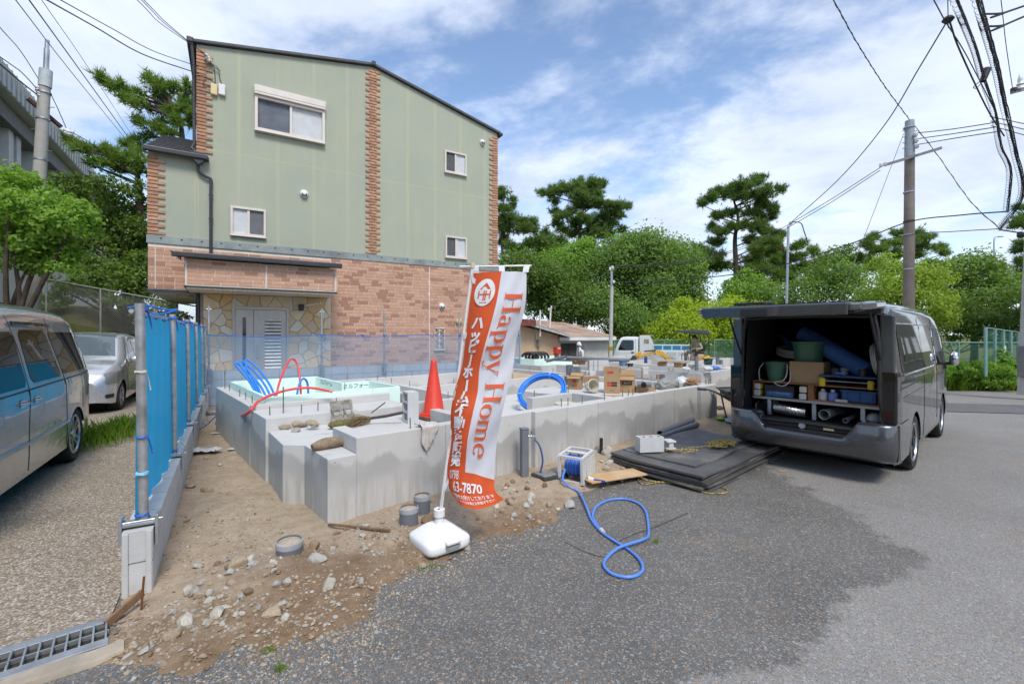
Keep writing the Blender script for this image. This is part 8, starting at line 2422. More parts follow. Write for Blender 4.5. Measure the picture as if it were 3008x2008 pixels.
B().box(-0.18,0.18,-0.18,0.18,0,0.012).obj('base',CONER,cn,bev=0.01)
B().lathe([(0.165,0.012),(0.165,0.03),(0.14,0.036),(0.13,0.05),(0.035,0.66),(0.03,0.685),(0.015,0.70),(0.0,0.702)],32).obj('cone',CONER,cn,smooth=40)
p = fw(1.03,0.97,0.566)
cblock('hollow concrete block standing on end beside the red cone',p,FZ - R(8),0.36,0.19,0.13,upright=True)
# towel over the wall edge
TW = mat('white_towel',(0.62,0.58,0.54),0.95,var=0.1,scale=12,bump=0.5,bscale=160)
P = []
for i in range(25):
    t = i / 24; row = []
    for j in range(17):
        s = j / 16 - 0.5; wd = 0.17 - 0.05 * t
        a = 0.70 + s * wd * 1.1 + 0.012 * math.sin(t * 5) 
        fold = 0.014 * math.sin(j * 1.25 + 2 * t) + 0.008 * math.sin(j * 2.7 + 5 * t)
        if t < 0.28: b_,z = 0.10 - t / 0.28 * 0.115,T + 0.016 + fold * 0.7 + 0.012
        else:
            d = (t - 0.28) / 0.72; b_,z = -0.022 - abs(fold) * 0.9,T + 0.012 - d * (0.24 - 0.10 * abs(s + 0.1) * 2)
        row.append(Vector((a,b_,z)))
    P.append(row)
tw = thing('towel','white work towel draped over the foundation wall beside the banner','towel',FO,FZ)
to_ = B().grid(P).obj('cloth',TW,tw,smooth=80)
sm_ = to_.modifiers.new('thick','SOLIDIFY'); sm_.thickness = 0.008
# twig broom
bp = fw(0.60,1.16,0.60)
br_ = thing('twig_broom','worn twig broom with bamboo handle lying on the porch slab','broom',bp,FZ)
TWG = mat('twigs',(0.34,0.24,0.12),0.9,var=0.3,scale=30); BMB = mat('bamboo_handle',(0.07,0.055,0.045),0.5,var=0.3,scale=10)
q2 = random.Random(8); tb = B()
for k in range(150):
    a = q2.gauss(0,0.22); e = q2.gauss(0.0,0.16); L = q2.uniform(0.18,0.36)
    d = Vector((-math.cos(a),math.sin(a),math.sin(e))); s = Vector((0.02,0,0.02)) + Vector((0,q2.gauss(0,.012),q2.gauss(0,.012)))
    tb.tube([s,s + d * L * 0.5 + Vector((0,0,0.01)),s + d * L + Vector((0,0,-0.012))],[0.0028,0.002,0.001],4)
tag(tb.obj('bristles',TWG,br_),kind='stuff')
B().lathe([(0,-0.16),(0.055,-0.12),(0.075,0.0),(0.05,0.1),(0.0,0.12)],14,Matrix.Translation((-0.30,0,0.01)) @ Matrix.Rotation(R(90),4,'Y') @ Matrix.Scale(0.6,4,(1,0,0))).obj('moss_clump',mat('moss',(0.19,0.17,0.05),0.95,var=0.3,scale=40,bump=0.9,bscale=60),br_,smooth=60)
B().tube([(0.0,0.0,0.03),(0.16,-0.13,0.06),(0.30,-0.25,0.10)],[0.015,0.017,0.017],8).obj('handle',BMB,br_,smooth=40)
st = thing('stick','thin dark stick lying behind the broom','stick',fw(0.72,1.35,0.66),FZ); B().cyl((0,0,0),(0.22,0.10,0.09),0.007,n=6).obj('stick',BMB,st)
# mortar crusted metal plates
for k,(a,b_,lab) in enumerate(((0.35,1.42,'mortar crusted steel plate leaning on the porch step'),(0.50,1.44,'second steel plate leaning beside the mortar crusted one'))):
    t = thing('steel_plate',lab,'plate',fw(a,b_,0.565),FZ + R(8 * k))
    M_ = Matrix.Rotation(R(-22),4,'X')
    B().box(-0.07,0.07,-0.004,0.004,0,0.10,M_).box(-0.065,0.065,-0.004,0.004,0.16,0.27,M_).bar(M_ @ Vector((-0.04,0,0.1)),M_ @ Vector((-0.05,0,0.17)),0.018).bar(M_ @ Vector((0.04,0,0.1)),M_ @ Vector((0.05,0,0.17)),0.018).obj('plate',mat('crusted_steel',(0.34,0.32,0.27),0.8,0.2,var=0.25,scale=25),t)
# supply tubes
RT = mat('red_tube',(0.72,0.07,0.07),0.4,var=0.05); BT = mat('blue_tube',(0.03,0.22,0.70),0.4,var=0.05)
COP = mat('copper_tape',(0.60,0.30,0.13),0.5)
def tube_thing(label,pts,r,m_,ends=None,name='supply_tube'):
    t = thing(name,label,'tube',pts[0])
    B().tube(smooth_path([Vector(p) - Vector(pts[0]) for p in pts],8),r,10).obj('tube',m_,t,smooth=60)
    if ends:
        p,q_ = [Vector(x) - Vector(pts[0]) for x in pts[-2:]]; d = (q_ - p).normalized()
        B().cyl(q_ - d * 0.02,q_ + d * 0.02,r * 1.15,n=10).obj('taped_end',COP,t)
    return t
tube_thing('red water tube bent from the ground over the foundation corner',[G(672,1272,0.0),G(676,1250,0.12),G(690,1225,0.32),fw(-0.42,2.25,0.66),fw(-0.28,2.28,0.80),fw(-0.02,2.22,0.90),fw(0.25,2.16,0.92),fw(0.50,2.10,0.86)],0.016,RT,True)
tube_thing('tall red water tube arched inside the green foam bay',[fw(-0.02,2.75,0.45),fw(0.05,2.85,0.85),fw(0.22,3.15,1.12),fw(0.34,3.3,1.23),fw(0.42,3.3,1.16),fw(0.42,3.15,0.9),fw(0.40,3.0,0.45)],0.015,RT)
tube_thing('blue water tube arched low beside the red one',[fw(0.30,2.9,0.45),fw(0.34,2.98,0.8),fw(0.42,3.05,0.95),fw(0.50,3.1,0.90),fw(0.52,3.1,0.7),fw(0.50,3.0,0.45)],0.015,BT)
for k in range(3):
    tube_thing('blue water tube looping up from the foam bay corner, ' + ('left','middle','right')[k] + ' of three',[fw(-0.12 + 0.05 * k,2.85,0.45),fw(-0.16 + 0.03 * k,3.3,0.86),fw(-0.26 + 0.06 * k,3.85,1.12),fw(-0.25 + 0.07 * k,3.95,1.17 + 0.02 * k),fw(-0.15 + 0.08 * k,3.75,1.06),fw(-0.04 + 0.06 * k,3.3,0.82),fw(0.02 + 0.05 * k,2.9,0.45)],0.015,BT)
tube_thing('blue net cord trailing over the sand at the foundation back corner',[fw(-0.4,4.7,0.3),fw(-0.6,4.9,0.08),fw(-0.9,5.3,0.03),fw(-1.1,5.8,0.1),fw(-1.15,6.2,0.4)],0.008,ROPE,name='rope')
# blue tube coil leaning on the wall
cc = D(1592,1150,7.15)
ct = thing('tube_coil','large coil of bright blue water tube leaning inside the foundation','coil',cc)
Mc = Matrix.Rotation(R(-20),4,'Y') @ Matrix.Rotation(R(38),4,'X')
q2 = random.Random(2)
BCO = mat('coil_blue',(0.035,0.24,0.80),0.4,var=0.05)
for k in range(9):
    r_ = 0.325 + 0.028 * (k % 3) + q2.uniform(-.004,.004); dz2 = (k // 3 - 1) * 0.034
    B().tube([Mc @ Vector((r_ * math.cos(a),r_ * math.sin(a) * 0.95,dz2)) for a in [2 * math.pi * i / 44 for i in range(44)]],0.0125,8,closed=True).obj('turn',BCO,ct,smooth=60)
for a in (0.9,2.9): B().tube([Mc @ Vector(((0.355 + 0.042 * math.cos(t)) * math.cos(a),(0.355 + 0.042 * math.cos(t)) * math.sin(a) * 0.95,0.058 * math.sin(t))) for t in [2*math.pi*i/12 for i in range(12)]],0.008,5,closed=True).obj('tape',mat('clear_tape',(0.5,0.6,0.75),0.3),ct)
# cartons
BXZ = 0.602
INK = mat('box_ink',(0.06,0.045,0.03),0.8); INR = mat('box_red',(0.62,0.05,0.04),0.7)
def fbox(label,u,v,rz,sx,sy,sz,flaps,closed=False,z=BXZ):
    p = G(u,v,z); p.z = z
    return carton('cardboard_box',label,p,rz,sx,sy,sz,flaps,None,'box',closed)
big = fbox('tall cardboard box printed in red and black with its flaps raised',1797,1152,R(-12),0.26,0.24,0.33,(('x',R(-80),0.10),('X',R(-78),0.10),('y',R(-85),0.10),('Y',R(-88),0.09)))
Mf = Mxy((-0.005,-0.1215,0.0),(1,0,0),(0,0,1))
B().box(-0.075,0.025,-0.1225,-0.121,0.33,0.37).obj('red_print',INR,big)
B().box(-0.005,0.085,-0.1225,-0.121,0.115,0.19).obj('black_print',INK,big)
B().box(-0.075,-0.008,-0.1225,-0.121,0.115,0.145).obj('red_print',INR,big)
text_on(big,'ビニマス',0.022,Mxy((0.04,-0.1235,0.152),(1,0,0),(0,0,1)),mat('print_cream',(0.7,0.6,0.45),0.8))
text_on(big,'共栄',0.04,Mxy((-0.042,-0.1225,0.17),(1,0,0),(0,0,1)),INR,0.002)
text_on(big,'塩ビ管用継手',0.014,Mxy((0.0,-0.1225,0.045),(1,0,0),(0,0,1)),INK)
b3 = fbox('brown cardboard box with drooping flaps and a black printed panel',1843,1150,R(-16),0.24,0.24,0.27,(('x',R(-25),0.11),('X',R(-60),0.1),('y',R(-60),0.11),('Y',R(35),0.09)))
B().box(-0.08,0.08,-0.1225,-0.121,0.13,0.19).obj('black_print',INK,b3)
text_on(b3,'塩ビ継手',0.03,Mxy((0,-0.1235,0.16),(1,0,0),(0,0,1)),MATS['print_cream'],0.001)
b1 = fbox('open cardboard box with red marks behind the blue coil',1690,1141,R(-20),0.24,0.20,0.22,(('x',R(-30),0.10),('X',R(-8),0.1),('Y',R(12),0.10),('y',R(-30),0.1)))
B().box(-0.03,0.03,-0.1025,-0.101,0.12,0.18).obj('red_print',INR,b1)
text_on(b1,'取扱注意',0.025,Mxy((0,-0.1025,0.06),(1,0,0),(0,0,1)),INK)
b5 = fbox('closed carton with a red corner label behind the white pail',1738,1136,R(-15),0.26,0.2,0.20,(),True)
B().box(0.02,0.12,-0.08,-0.0,0.2005,0.202).obj('red_print',INR,b5)
b4 = fbox('low flat carton lying beside the foundation wall',1888,1150,R(10),0.33,0.2,0.10,(),True)
sc_ = fbox('flattened cardboard sheet under the tall box',1800,1163,R(-5),0.36,0.2,0.008,(),True)
WB = mat('cream_pail',(0.70,0.66,0.55),0.45,dirt=(0.5,0.42,0.28,0.3))
pl_ = bucket(D(1726,1136,7.75),0.075,0.10,0.19,WB,'cream pail lying on its side among the cardboard boxes',handle=False,name='pail')
pl_.rotation_euler = (R(80),0,R(22)); pl_.location += Vector((0.02,0.1,0.0))
lid = thing('pail','dirty cream pail standing in the small foundation cell','pail',fw(3.2,0.5,0.41))
B().lathe([(0,0),(0.15,0),(0.165,0.22),(0.17,0.22),(0.17,0.20),(0.16,0.2),(0.15,0.215),(0,0.21)],28).obj('pail',WB,lid,smooth=40)
tj = thing('pipe_tee','grey plastic tee fitting lying on the low flat carton','pipe fitting',G(1893,1128,0.75),R(-10)); tj.location.z = 0.745
B().cyl((-0.11,0,0),(0.11,0,0),0.045,n=20).obj('run',PVCB,tj,smooth=40); B().lathe([(0.052,-0.09),(0.052,0.0),(0.046,0.0),(0.046,-0.09),(0.052,-0.09)],20,Matrix.Translation((-0.02,0,0)) @ Matrix.Rotation(R(-90),4,'X') @ Matrix.Scale(-1,4,(0,0,1))).obj('branch',PVCB,tj,smooth=40)
B().cyl((-0.02,-0.07,0),(-0.02,-0.075,0),0.046,n=18).obj('bore',WELL,tj)
pc_ = G(1895,1112,0.70)
cnn = thing('paint_can','white plastic canister with label and handle on the rear foundation wall','canister',(pc_.x,pc_.y,0.70)); 
B().bc(0,0,0.12,0.14,0.12,0.24).obj('canister',mat('canister_pink',(0.60,0.52,0.44),0.5),cnn,bev=0.02); B().bc(0.0,-0.062,0.15,0.09,0.004,0.12).obj('label',SLV,cnn); B().tube([(-0.05,0,0.24),(-0.05,0,0.28),(0.05,0,0.28),(0.05,0,0.24)],0.01,6).obj('handle',SLV,cnn)
for u,r_,m_,lab in ((1933,0.035,mat('tan_sleeve',(0.45,0.27,0.14),0.7),'short tan pipe sleeve on the rear foundation wall'),(1944,0.06,PVCB,'short grey pipe ring on the rear foundation wall')):
    p = G(u,1113,0.7); pipe('pipe_sleeve',lab,'pipe',(p.x,p.y,0.70),(p.x,p.y,0.79),r_,m_)
for k,(u,v,h,r_,lab) in enumerate(((1673,1101,0.22,0.06,'tall grey pipe length upright by the inner wall'),(1683,1104,0.17,0.055,'black rimmed grey pipe upright by the inner wall'),(1695,1103,0.18,0.055,'right hand grey pipe length upright by the inner wall'))):
    p = G(u,v,0.7); pipe('pipe_length',lab,'pipe',(p.x,p.y,0.56),(p.x,p.y,0.70 + h),r_ * 1.3,PVCB)
for k,(u,v) in enumerate(((1712,1100),(1722,1101),(1740,1102))):
    p = G(u,v,0.7); t = thing('spacer_block','small pale mortar spacer on the inner foundation wall','spacer',(p.x,p.y,0.70),rnd.uniform(0,1),'mortar spacers'); B().box(-0.07,0.07,-0.05,0.05,0,0.09).obj('block',BLKC,t,bev=0.008)
def sack(label,p,sx,sy,sz,m_,rz,seed,cat='sack',name='sack'):
    t = thing(name,label,cat,p,rz); bm = bmesh.new(); bmesh.ops.create_icosphere(bm,subdivisions=4,radius=0.5)
    for v in bm.verts:
        q_ = v.co; n = noise.noise(q_ * 4 + Vector((seed,0,0))) * 0.16 + noise.noise(q_ * 9 + Vector((0,seed,0))) * 0.10 + abs(noise.noise(q_ * 6 + Vector((0,0,seed)))) * 0.12
        v.co = Vector((q_.x * (1 + n) * sx,q_.y * (1 + n) * sy,max(-0.32,q_.z * (1 + 1.5 * n)) * sz + 0.32 * sz))
    me = bpy.data.meshes.new('sack_body'); bm.to_mesh(me); bm.free(); me.materials.append(m_); me.shade_smooth(); me.set_sharp_from_angle(angle=R(35))
    inst('sack_body',me,t); return t
p = G(1960,1138,0.62); sack('crumpled grey tarpaulin heaped behind the front wall',(p.x,p.y,0.60),0.55,0.3,0.22,mat('grey_tarp',(0.30,0.30,0.28),0.6),R(35),1.3,'tarp','tarp')
p = G(2005,1132,0.62); sack('white crumpled plastic bag beside the grey tarpaulin',(p.x,p.y,0.62),0.32,0.26,0.20,mat('white_bag',(0.66,0.68,0.72),0.35),R(10),4.1,'bag','plastic_bag')
p = G(2036,1130,0.66); sack('crumpled brown paper sack on the foundation corner',(p.x,p.y,0.66),0.30,0.2,0.16,mat('brown_paper',(0.36,0.20,0.10),0.8,var=0.1),R(30),7.7)
plank('plywood_sheet','stack of thin plywood sheets lying in the rear foundation bay',fw(4.2,4.0,0.62),fw(5.6,4.0,0.62),1.3,0.02,mat('old_plywood',(0.34,0.24,0.14),0.8,var=0.15),cat='plywood')
plank('plywood_sheet','warped plywood sheet on top of the rear bay stack',fw(4.3,4.1,0.66),fw(5.6,3.9,0.665),1.2,0.015,mat('pale_plywood',(0.50,0.38,0.25),0.8,var=0.1),cat='plywood')

# ------------------------------------------------------------------ things on the far foundation
def f2w(u,v,z=0.62): p = G(u,v,z); p.z = z; return p
LP_ = mat('long_pipe_grey',(0.20,0.22,0.26),0.45)
pipe('long_pipe','long grey pipe tilted up over the far foundation foam','pipe',D(1606,1060,13.6),D(1663,1047,13.2),0.045,LP_)
pipe('long_pipe','long grey pipe laid across the far foundation, upper of two','pipe',D(1664,1050,13.4),D(1848,1058,12.6),0.05,LP_)
pipe('long_pipe','long grey pipe laid across the far foundation, lower of two','pipe',D(1600,1056,13.7),D(1790,1060,12.9),0.035,LP_)
for k in range(6):
    u,v = 1744 + (k % 3) * 13,1073 - (k // 3) * 15
    p = D(u,v,12.2)
    cblock('grey block in the pile on the far foundation, %s row' % ('lower' if k < 3 else 'upper'),(p.x,p.y,0.62 + 0.14 * (k // 3)),R(15),0.30,0.12,0.135,group='block pile on the far foundation')
def bk(u,v,Y,r,h,m_,lab,name='bucket'):
    p = D(u,v,Y); return bucket(p,r * 0.85,r,h,m_,lab,None,name=name,rz=0)
bk(1830,1074,12.4,0.11,0.15,mat('dusty_blue',(0.16,0.26,0.36),0.6),'dusty blue bucket on the far foundation wall')
bk(1851,1076,12.3,0.08,0.08,BLACKP,'low black tub next to the dusty blue bucket')
bk(2080,1071,12.6,0.12,0.17,mat('dark_green_tub',(0.02,0.07,0.05),0.5),'dark green tub with a white label beside the excavator')
bk(2033,1083,11.6,0.09,0.11,WB,'cream tub on the far foundation near the open carton')
p = D(2046,1088,11.4); pipe('pipe_length','tall grey pipe standing upright on the far foundation corner','pipe',p,p + Vector((0,0,0.36)),0.045,LP_)
for u,lab in ((2108,'taller grey pipe end rising beyond the green tub'),(2118,'shorter grey pipe end rising beyond the green tub')):
    p = D(u,1070,13); pipe('pipe_length',lab,'pipe',p,p + Vector((0,0,0.20 if u == 2108 else 0.13)),0.05,LP_)
p = D(1897,1066,14); bl = thing('gas_bottle','dark blue round shouldered bottle before the excavator bucket','bottle',p); B().lathe([(0,0),(0.05,0),(0.05,0.16),(0.035,0.2),(0.02,0.22),(0,0.22)],16).obj('bottle',mat('bottle_blue',(0.02,0.06,0.25),0.4),bl,smooth=40)
for k,(u,v,Y,lab) in enumerate(((1700,1070,12.8,'flattened open carton on the far foundation'),(1998,1078,11.8,'open carton with spread flaps on the far foundation near the upright pipe'),(1945,1074,12.6,'low opened carton on the far foundation before the excavator'))):
    p = D(u,v,Y); carton('cardboard_box',lab,p,R(20 + 30 * k),0.30,0.22,0.10,(('x',R(-5),0.12),('X',R(-20),0.12),('y',R(5),0.12),('Y',R(-15),0.12)),None,'box',False)
for k,(u,v,Y,m_,lab) in enumerate(((2100,1085,11.4,mat('blue_bag',(0.05,0.16,0.6),0.4),'blue plastic bag on the far foundation corner'),(2080,1086,11.3,MATS['white_bag'],'white plastic bag on the far foundation corner'),(2015,1087,11.4,MATS['white_bag'],'pale sheet crumpled before the cream tub'))):
    p = D(u,v,Y); sack(lab,p,0.26,0.2,0.10,m_,R(k * 40),k * 3.3 + 2,'bag','plastic_bag')
p = D(1573,1062,15.6); hc2 = thing('hose_heap','heap of black corrugated hose at the foot of the tan shed','hose',p)
for k in range(5): B().tube([Vector((0.22 * math.cos(a) + 0.12 * (k - 2),0.05 * k,0.15 + 0.16 * math.sin(a))) for a in [2*math.pi*i/20 for i in range(20)]],0.04,8,closed=True).obj('loop',BLACKP,hc2,smooth=60)

# ------------------------------------------------------------------ white tipper truck
TGZ = -0.55
t0,t1 = D(1806,1000,29.5),D(2022,1000,28.0)
tf = (t0 - t1); tf.z = 0; tfn = tf.normalized(); tL = 4.55
tc_ = Vector((t0.x,t0.y,TGZ)) - tfn * (tL / 2) - Vector((-tfn.y,tfn.x,0)) * 0.0
tk = thing('tipper_truck','small white tipper truck with blue sheeted sideboards parked before the fence','truck',tc_,math.atan2(tfn.y,tfn.x))
TWH = mat('truck_white',(0.72,0.73,0.74),0.35,var=0.03,coat=0.5)
AXT = (-1.15,1.35)
tzb = arch(lin1([(0.75,0.42),(2.28,0.36)]),(1.45,),0.40,0.4)
TS = Skin(curve1([(0.75,1.93),(1.0,1.955),(1.55,1.95),(1.85,1.86),(2.05,1.45),(2.2,1.05),(2.27,0.8),(2.28,0.6)]),tzb,curve1([(0.75,0.83),(1.5,0.84),(2.0,0.82),(2.28,0.72)]),1.05,0.10,0.10,0.02,0.5,0.03)
TS.body(stations(0.75,2.28,(1.45,),0.40,0.08)).obj('cab',TWH,tk,smooth=38)
for s in (-1,1):
    TS.patch(1.12,1.76,lambda z: 1.02,lambda z: 2.0 - 0.42 * (z - 1.12),s,0.004,rad=0.07).obj('door_window',CGLASS,tk,smooth=60)
    TS.line([(0.92,1.85),(0.92,1.2),(0.95,0.55)],s,0.006).obj('door_seam',SEAM,tk)
    TS.line([(0.95,0.93),(1.5,0.93),(2.1,0.92)],s,0.004).obj('door_crease',SEAM,tk)
    TS.patch(0.95,1.03,const(1.0),const(1.18),s,0.006,rad=0.03).obj('door_handle',BLACKP,tk,smooth=60)
    B().bar((2.12,s * 0.84,1.35),(2.22,s * 1.0,1.38),0.02).obj('mirror_arm',BLACKP,tk); B().bc(2.22,s * 1.0,1.28,0.05,0.13,0.22).obj('mirror',CHROME,tk,bev=0.02)
    for a in AXT: wheel(tk,1.45 if a > 0 else a,s * 0.72,0.34,0.19,8,False,0.21)
TS.top(1.78,2.12,0.66,0.74,0.004).obj('windscreen',CGLASS,tk,smooth=60)
B().box(-2.0,1.9,-0.45,0.45,0.42,0.60).obj('chassis',BLACKP,tk)
B().prism([(0.68,0.66),(0.68,2.02),(0.05,2.02),(-0.12,1.45),(-0.12,0.66)],-0.82,0.82,Matrix(((1,0,0,0),(0,0,1,0),(0,1,0,0),(0,0,0,1)))).obj('headboard',TWH,tk,bev=0.02)
B().box(0.12,0.40,0.822,0.83,1.55,1.82).obj('poster',mat('faded_poster',(0.42,0.38,0.30),0.7,var=0.3,scale=9),tk)
B().box(-0.1,0.66,-0.8,0.8,2.022,2.07).obj('roof_board',mat('roof_board_tan',(0.55,0.46,0.35),0.7),tk)
B().box(-2.25,-0.13,-0.83,0.83,0.64,0.74).obj('bed_floor',TWH,tk)
for s in (-1,1):
    B().box(-2.25,-0.13,*sorted((s * 0.80,s * 0.84)),0.742,1.12).obj('side_board',TWH,tk,bev=0.01)
    for k in range(3): B().box(-2.15 + 0.68 * k,-1.60 + 0.68 * k,*sorted((s * 0.841,s * 0.86)),0.80,1.06).obj('pressed_panel',mat('panel_grey',(0.58,0.59,0.60),0.4),tk,bev=0.01)
    for z in (1.15,1.45): B().box(-2.3,-0.13,*sorted((s * 0.80,s * 0.84)),z - 0.02,z + 0.02).obj('rack_rail',TWH,tk)
    for k in range(5): B().box(-2.3 + k * 0.535,-2.26 + k * 0.535,*sorted((s * 0.795,s * 0.845)),1.13,1.47).obj('rack_post',TWH,tk)
    for k in range(4): B().box(-2.25 + k * 0.535,-1.78 + k * 0.535,*sorted((s * 0.81,s * 0.825)),1.172,1.428).obj('tarp_panel',mat('tarp_blue',(0.02,0.28,0.50),0.5,var=0.15,scale=9),tk)
B().box(-2.33,-2.255,-0.84,0.84,0.60,1.22).obj('tailboard',TWH,tk,bev=0.02)

# ------------------------------------------------------------------ mini excavator
EY = 17.6
def ex(X,Yp,dy=0.0): return D(1780 + X / 6.711,960 + Yp / 6.711,EY) + Vector((0,dy,0)) - EXO
EXO = Vector((0,0,0)); _p = D(1780 + 1800/6.711,1100,EY); EXO = Vector((_p.x,EY,gz(0,EY)))
xc = thing('mini_excavator','yellow mini excavator with a dark canopy and folded boom before the truck','excavator',EXO)
XY = mat('machine_yellow',(0.62,0.34,0.03),0.45,var=0.08,scale=4,dirt=(0.3,0.2,0.1,0.4))
def plate(name,pts,d0,d1,m_,parent=xc,bev=0.015):
    P = [ex(*p) for p in pts]
    b = B(); n = len(P)
    b.add([p + Vector((0,d0,0)) for p in P] + [p + Vector((0,d1,0)) for p in P],[(i,(i+1) % n,n+(i+1) % n,n+i) for i in range(n)] + [tuple(range(n-1,-1,-1)),tuple(range(n,2*n))])
    return b.obj(name,m_,parent,bev=bev)
plate('canopy',[(1440,95),(1480,70),(1560,58),(1890,66),(1930,90),(1962,150),(1940,150),(1780,130),(1500,104)],-0.50,0.50,mat('canopy_grey',(0.05,0.052,0.056),0.6))
for dy in (-0.38,0.38): B().tube([ex(1900,150,dy),ex(1945,215,dy),ex(1948,540,dy)],0.022,8).obj('canopy_post',BLACKP,xc,smooth=40)
B().tube([ex(1700,135,0.3),ex(1735,300,0.35),ex(1760,600,0.4)],0.018,8).obj('canopy_post',BLACKP,xc,smooth=40)
boom = plate('boom',[(1330,700),(1240,705),(1180,640),(1080,560),(1000,545),(840,570),(640,600),(630,560),(690,545),(930,480),(1020,450),(1110,480),(1200,570),(1330,665)],-0.09,0.07,XY)
stk_ = plate('dipper_arm',[(560,665),(550,600),(580,545),(650,490),(690,480),(690,540),(660,560),(640,630),(610,670)],-0.06,0.06,XY)
bk_ = plate('bucket',[(500,640),(560,560),(585,600),(560,690),(600,760),(520,740)],-0.22,0.22,mat('bucket_dark',(0.05,0.045,0.04),0.7))
B().cyl(ex(740,478,-0.12),ex(960,456,-0.12),0.03,n=10).obj('hydraulic_ram',BLACKP,xc,smooth=40)
for a_,b_ in (((1030,630),(965,700)),((1065,600),(1135,665))): B().cyl(ex(*a_,-0.14),ex(*b_,-0.14),0.018,n=8).obj('hydraulic_rod',CHROME,xc,smooth=40)
plate('logo_plate',[(830,560),(870,525),(960,510),(935,552)],-0.094,-0.0915,BLACKP,bev=0)
plate('logo_flash',[(935,552),(960,510),(975,520),(968,546)],-0.096,-0.0945,mat('flash_orange',(0.55,0.10,0.04),0.5),bev=0)
pL = ex(902,538,-0.0975); text_on(xc,'CAT',0.085,Mxy(pL,(1,0,0.10),(-0.1,0,1)),PW,0.003)
plate('engine_cover',[(1830,600),(1950,545),(1980,600),(1960,720),(1850,740)],-0.42,0.42,XY,bev=0.04)
plate('engine_cover',[(1700,690),(1850,610),(1900,760),(1690,760)],-0.40,0.40,XY,bev=0.03)
plate('floor_deck',[(1430,745),(1900,745),(1900,800),(1430,800)],-0.42,0.42,BLACKP)
plate('boom_mount',[(1300,640),(1450,690),(1450,800),(1280,800)],-0.12,0.12,XY)
plate('seat_back',[(1862,350),(1900,335),(1932,350),(1920,480),(1870,480)],-0.20,0.20,BLACKP,bev=0.03)
plate('seat_cushion',[(1700,480),(1900,470),(1900,530),(1700,540)],-0.20,0.20,BLACKP,bev=0.03)
plate('seat_base',[(1760,532),(1890,532),(1890,742),(1790,742)],-0.22,0.22,mat('seat_tan',(0.50,0.36,0.22),0.6),bev=0.03)
B().tube(smooth_path([ex(1440,640,-0.3),ex(1440,530,-0.3),ex(1460,520,-0.3),ex(1520,525,-0.3),ex(1535,545,-0.3),ex(1535,690,-0.3)],4),0.014,7).obj('hand_rail',BLACKP,xc)
for dy in (-0.25,0.1): B().tube([ex(1600,745,dy),ex(1570,600,dy),ex(1560,450,dy)],0.012,6).obj('control_lever',BLACKP,xc)
B().tube([ex(1690,740,-0.3),ex(1710,560,-0.3),ex(1700,430,-0.3)],0.03,8).obj('control_console',BLACKP,xc)
for dy in (-0.42,0.42):
    b = B(); prof = [(-0.75,0.0),(0.65,0.0),(0.80,0.1),(0.85,0.25),(0.75,0.36),(-0.80,0.36),(-0.92,0.25),(-0.88,0.1)]
    b.prism(prof,dy - 0.12,dy + 0.12,Matrix(((1,0,0,0),(0,0,1,0),(0,1,0,0),(0,0,0,1)))).obj('track',TYRE,xc,bev=0.03)
B().box(-0.6,0.5,-0.3,0.3,0.15,0.5).obj('undercarriage',BLACKP,xc)

# ------------------------------------------------------------------ people
def person(name,label,J,E_,mats,loc,head,look,hair=None):
    """one skinned body; J: joint -> (pos, radius); E_: (a, b, material index)"""
    names = list(J); idx = {n: i for i,n in enumerate(names)}
    me = bpy.data.meshes.new('skeleton'); me.from_pydata([J[n][0] for n in names],[(idx[a],idx[b]) for a,b,_ in E_],[])
    o = bpy.data.objects.new('skeleton',me); col.objects.link(o)
    sk = o.modifiers.new('skin','SKIN'); sk.use_smooth_shade = True; sk.branch_smoothing = 0.3
    o.modifiers.new('sub','SUBSURF').levels = 2
    for n in names:
        r = J[n][1]; r = r if isinstance(r,tuple) else (r,r)
        me.skin_vertices[0].data[idx[n]].radius = r
    me.skin_vertices[0].data[idx['pelvis']].use_root = True
    dg = bpy.context.evaluated_depsgraph_get()
    bm_ = bpy.data.meshes.new_from_object(o.evaluated_get(dg)); bpy.data.objects.remove(o)
    bm_.materials.clear()
    for m_ in mats: bm_.materials.append(m_)
    segs = [(Vector(J[a][0]),Vector(J[b][0]),k,(J[a][1] if not isinstance(J[a][1],tuple) else J[a][1][0])) for a,b,k in E_]
    for f in bm_.polygons:
        c = f.center; best = (1e9,0)
        for a,b,k,r in segs:
            d = b - a; t = max(0,min(1,(c - a).dot(d) / max(1e-9,d.length_squared)))
            e = (c - a - d * t).length - r * 0.6
            if e < best[0]: best = (e,k)
        f.material_index = best[1]
    bm_.shade_smooth()
    t = thing(name,label,'person',loc)
    body = inst('body',bm_,t)
    return t
SKN = mat('skin',(0.36,0.19,0.12),0.6,var=0.05)
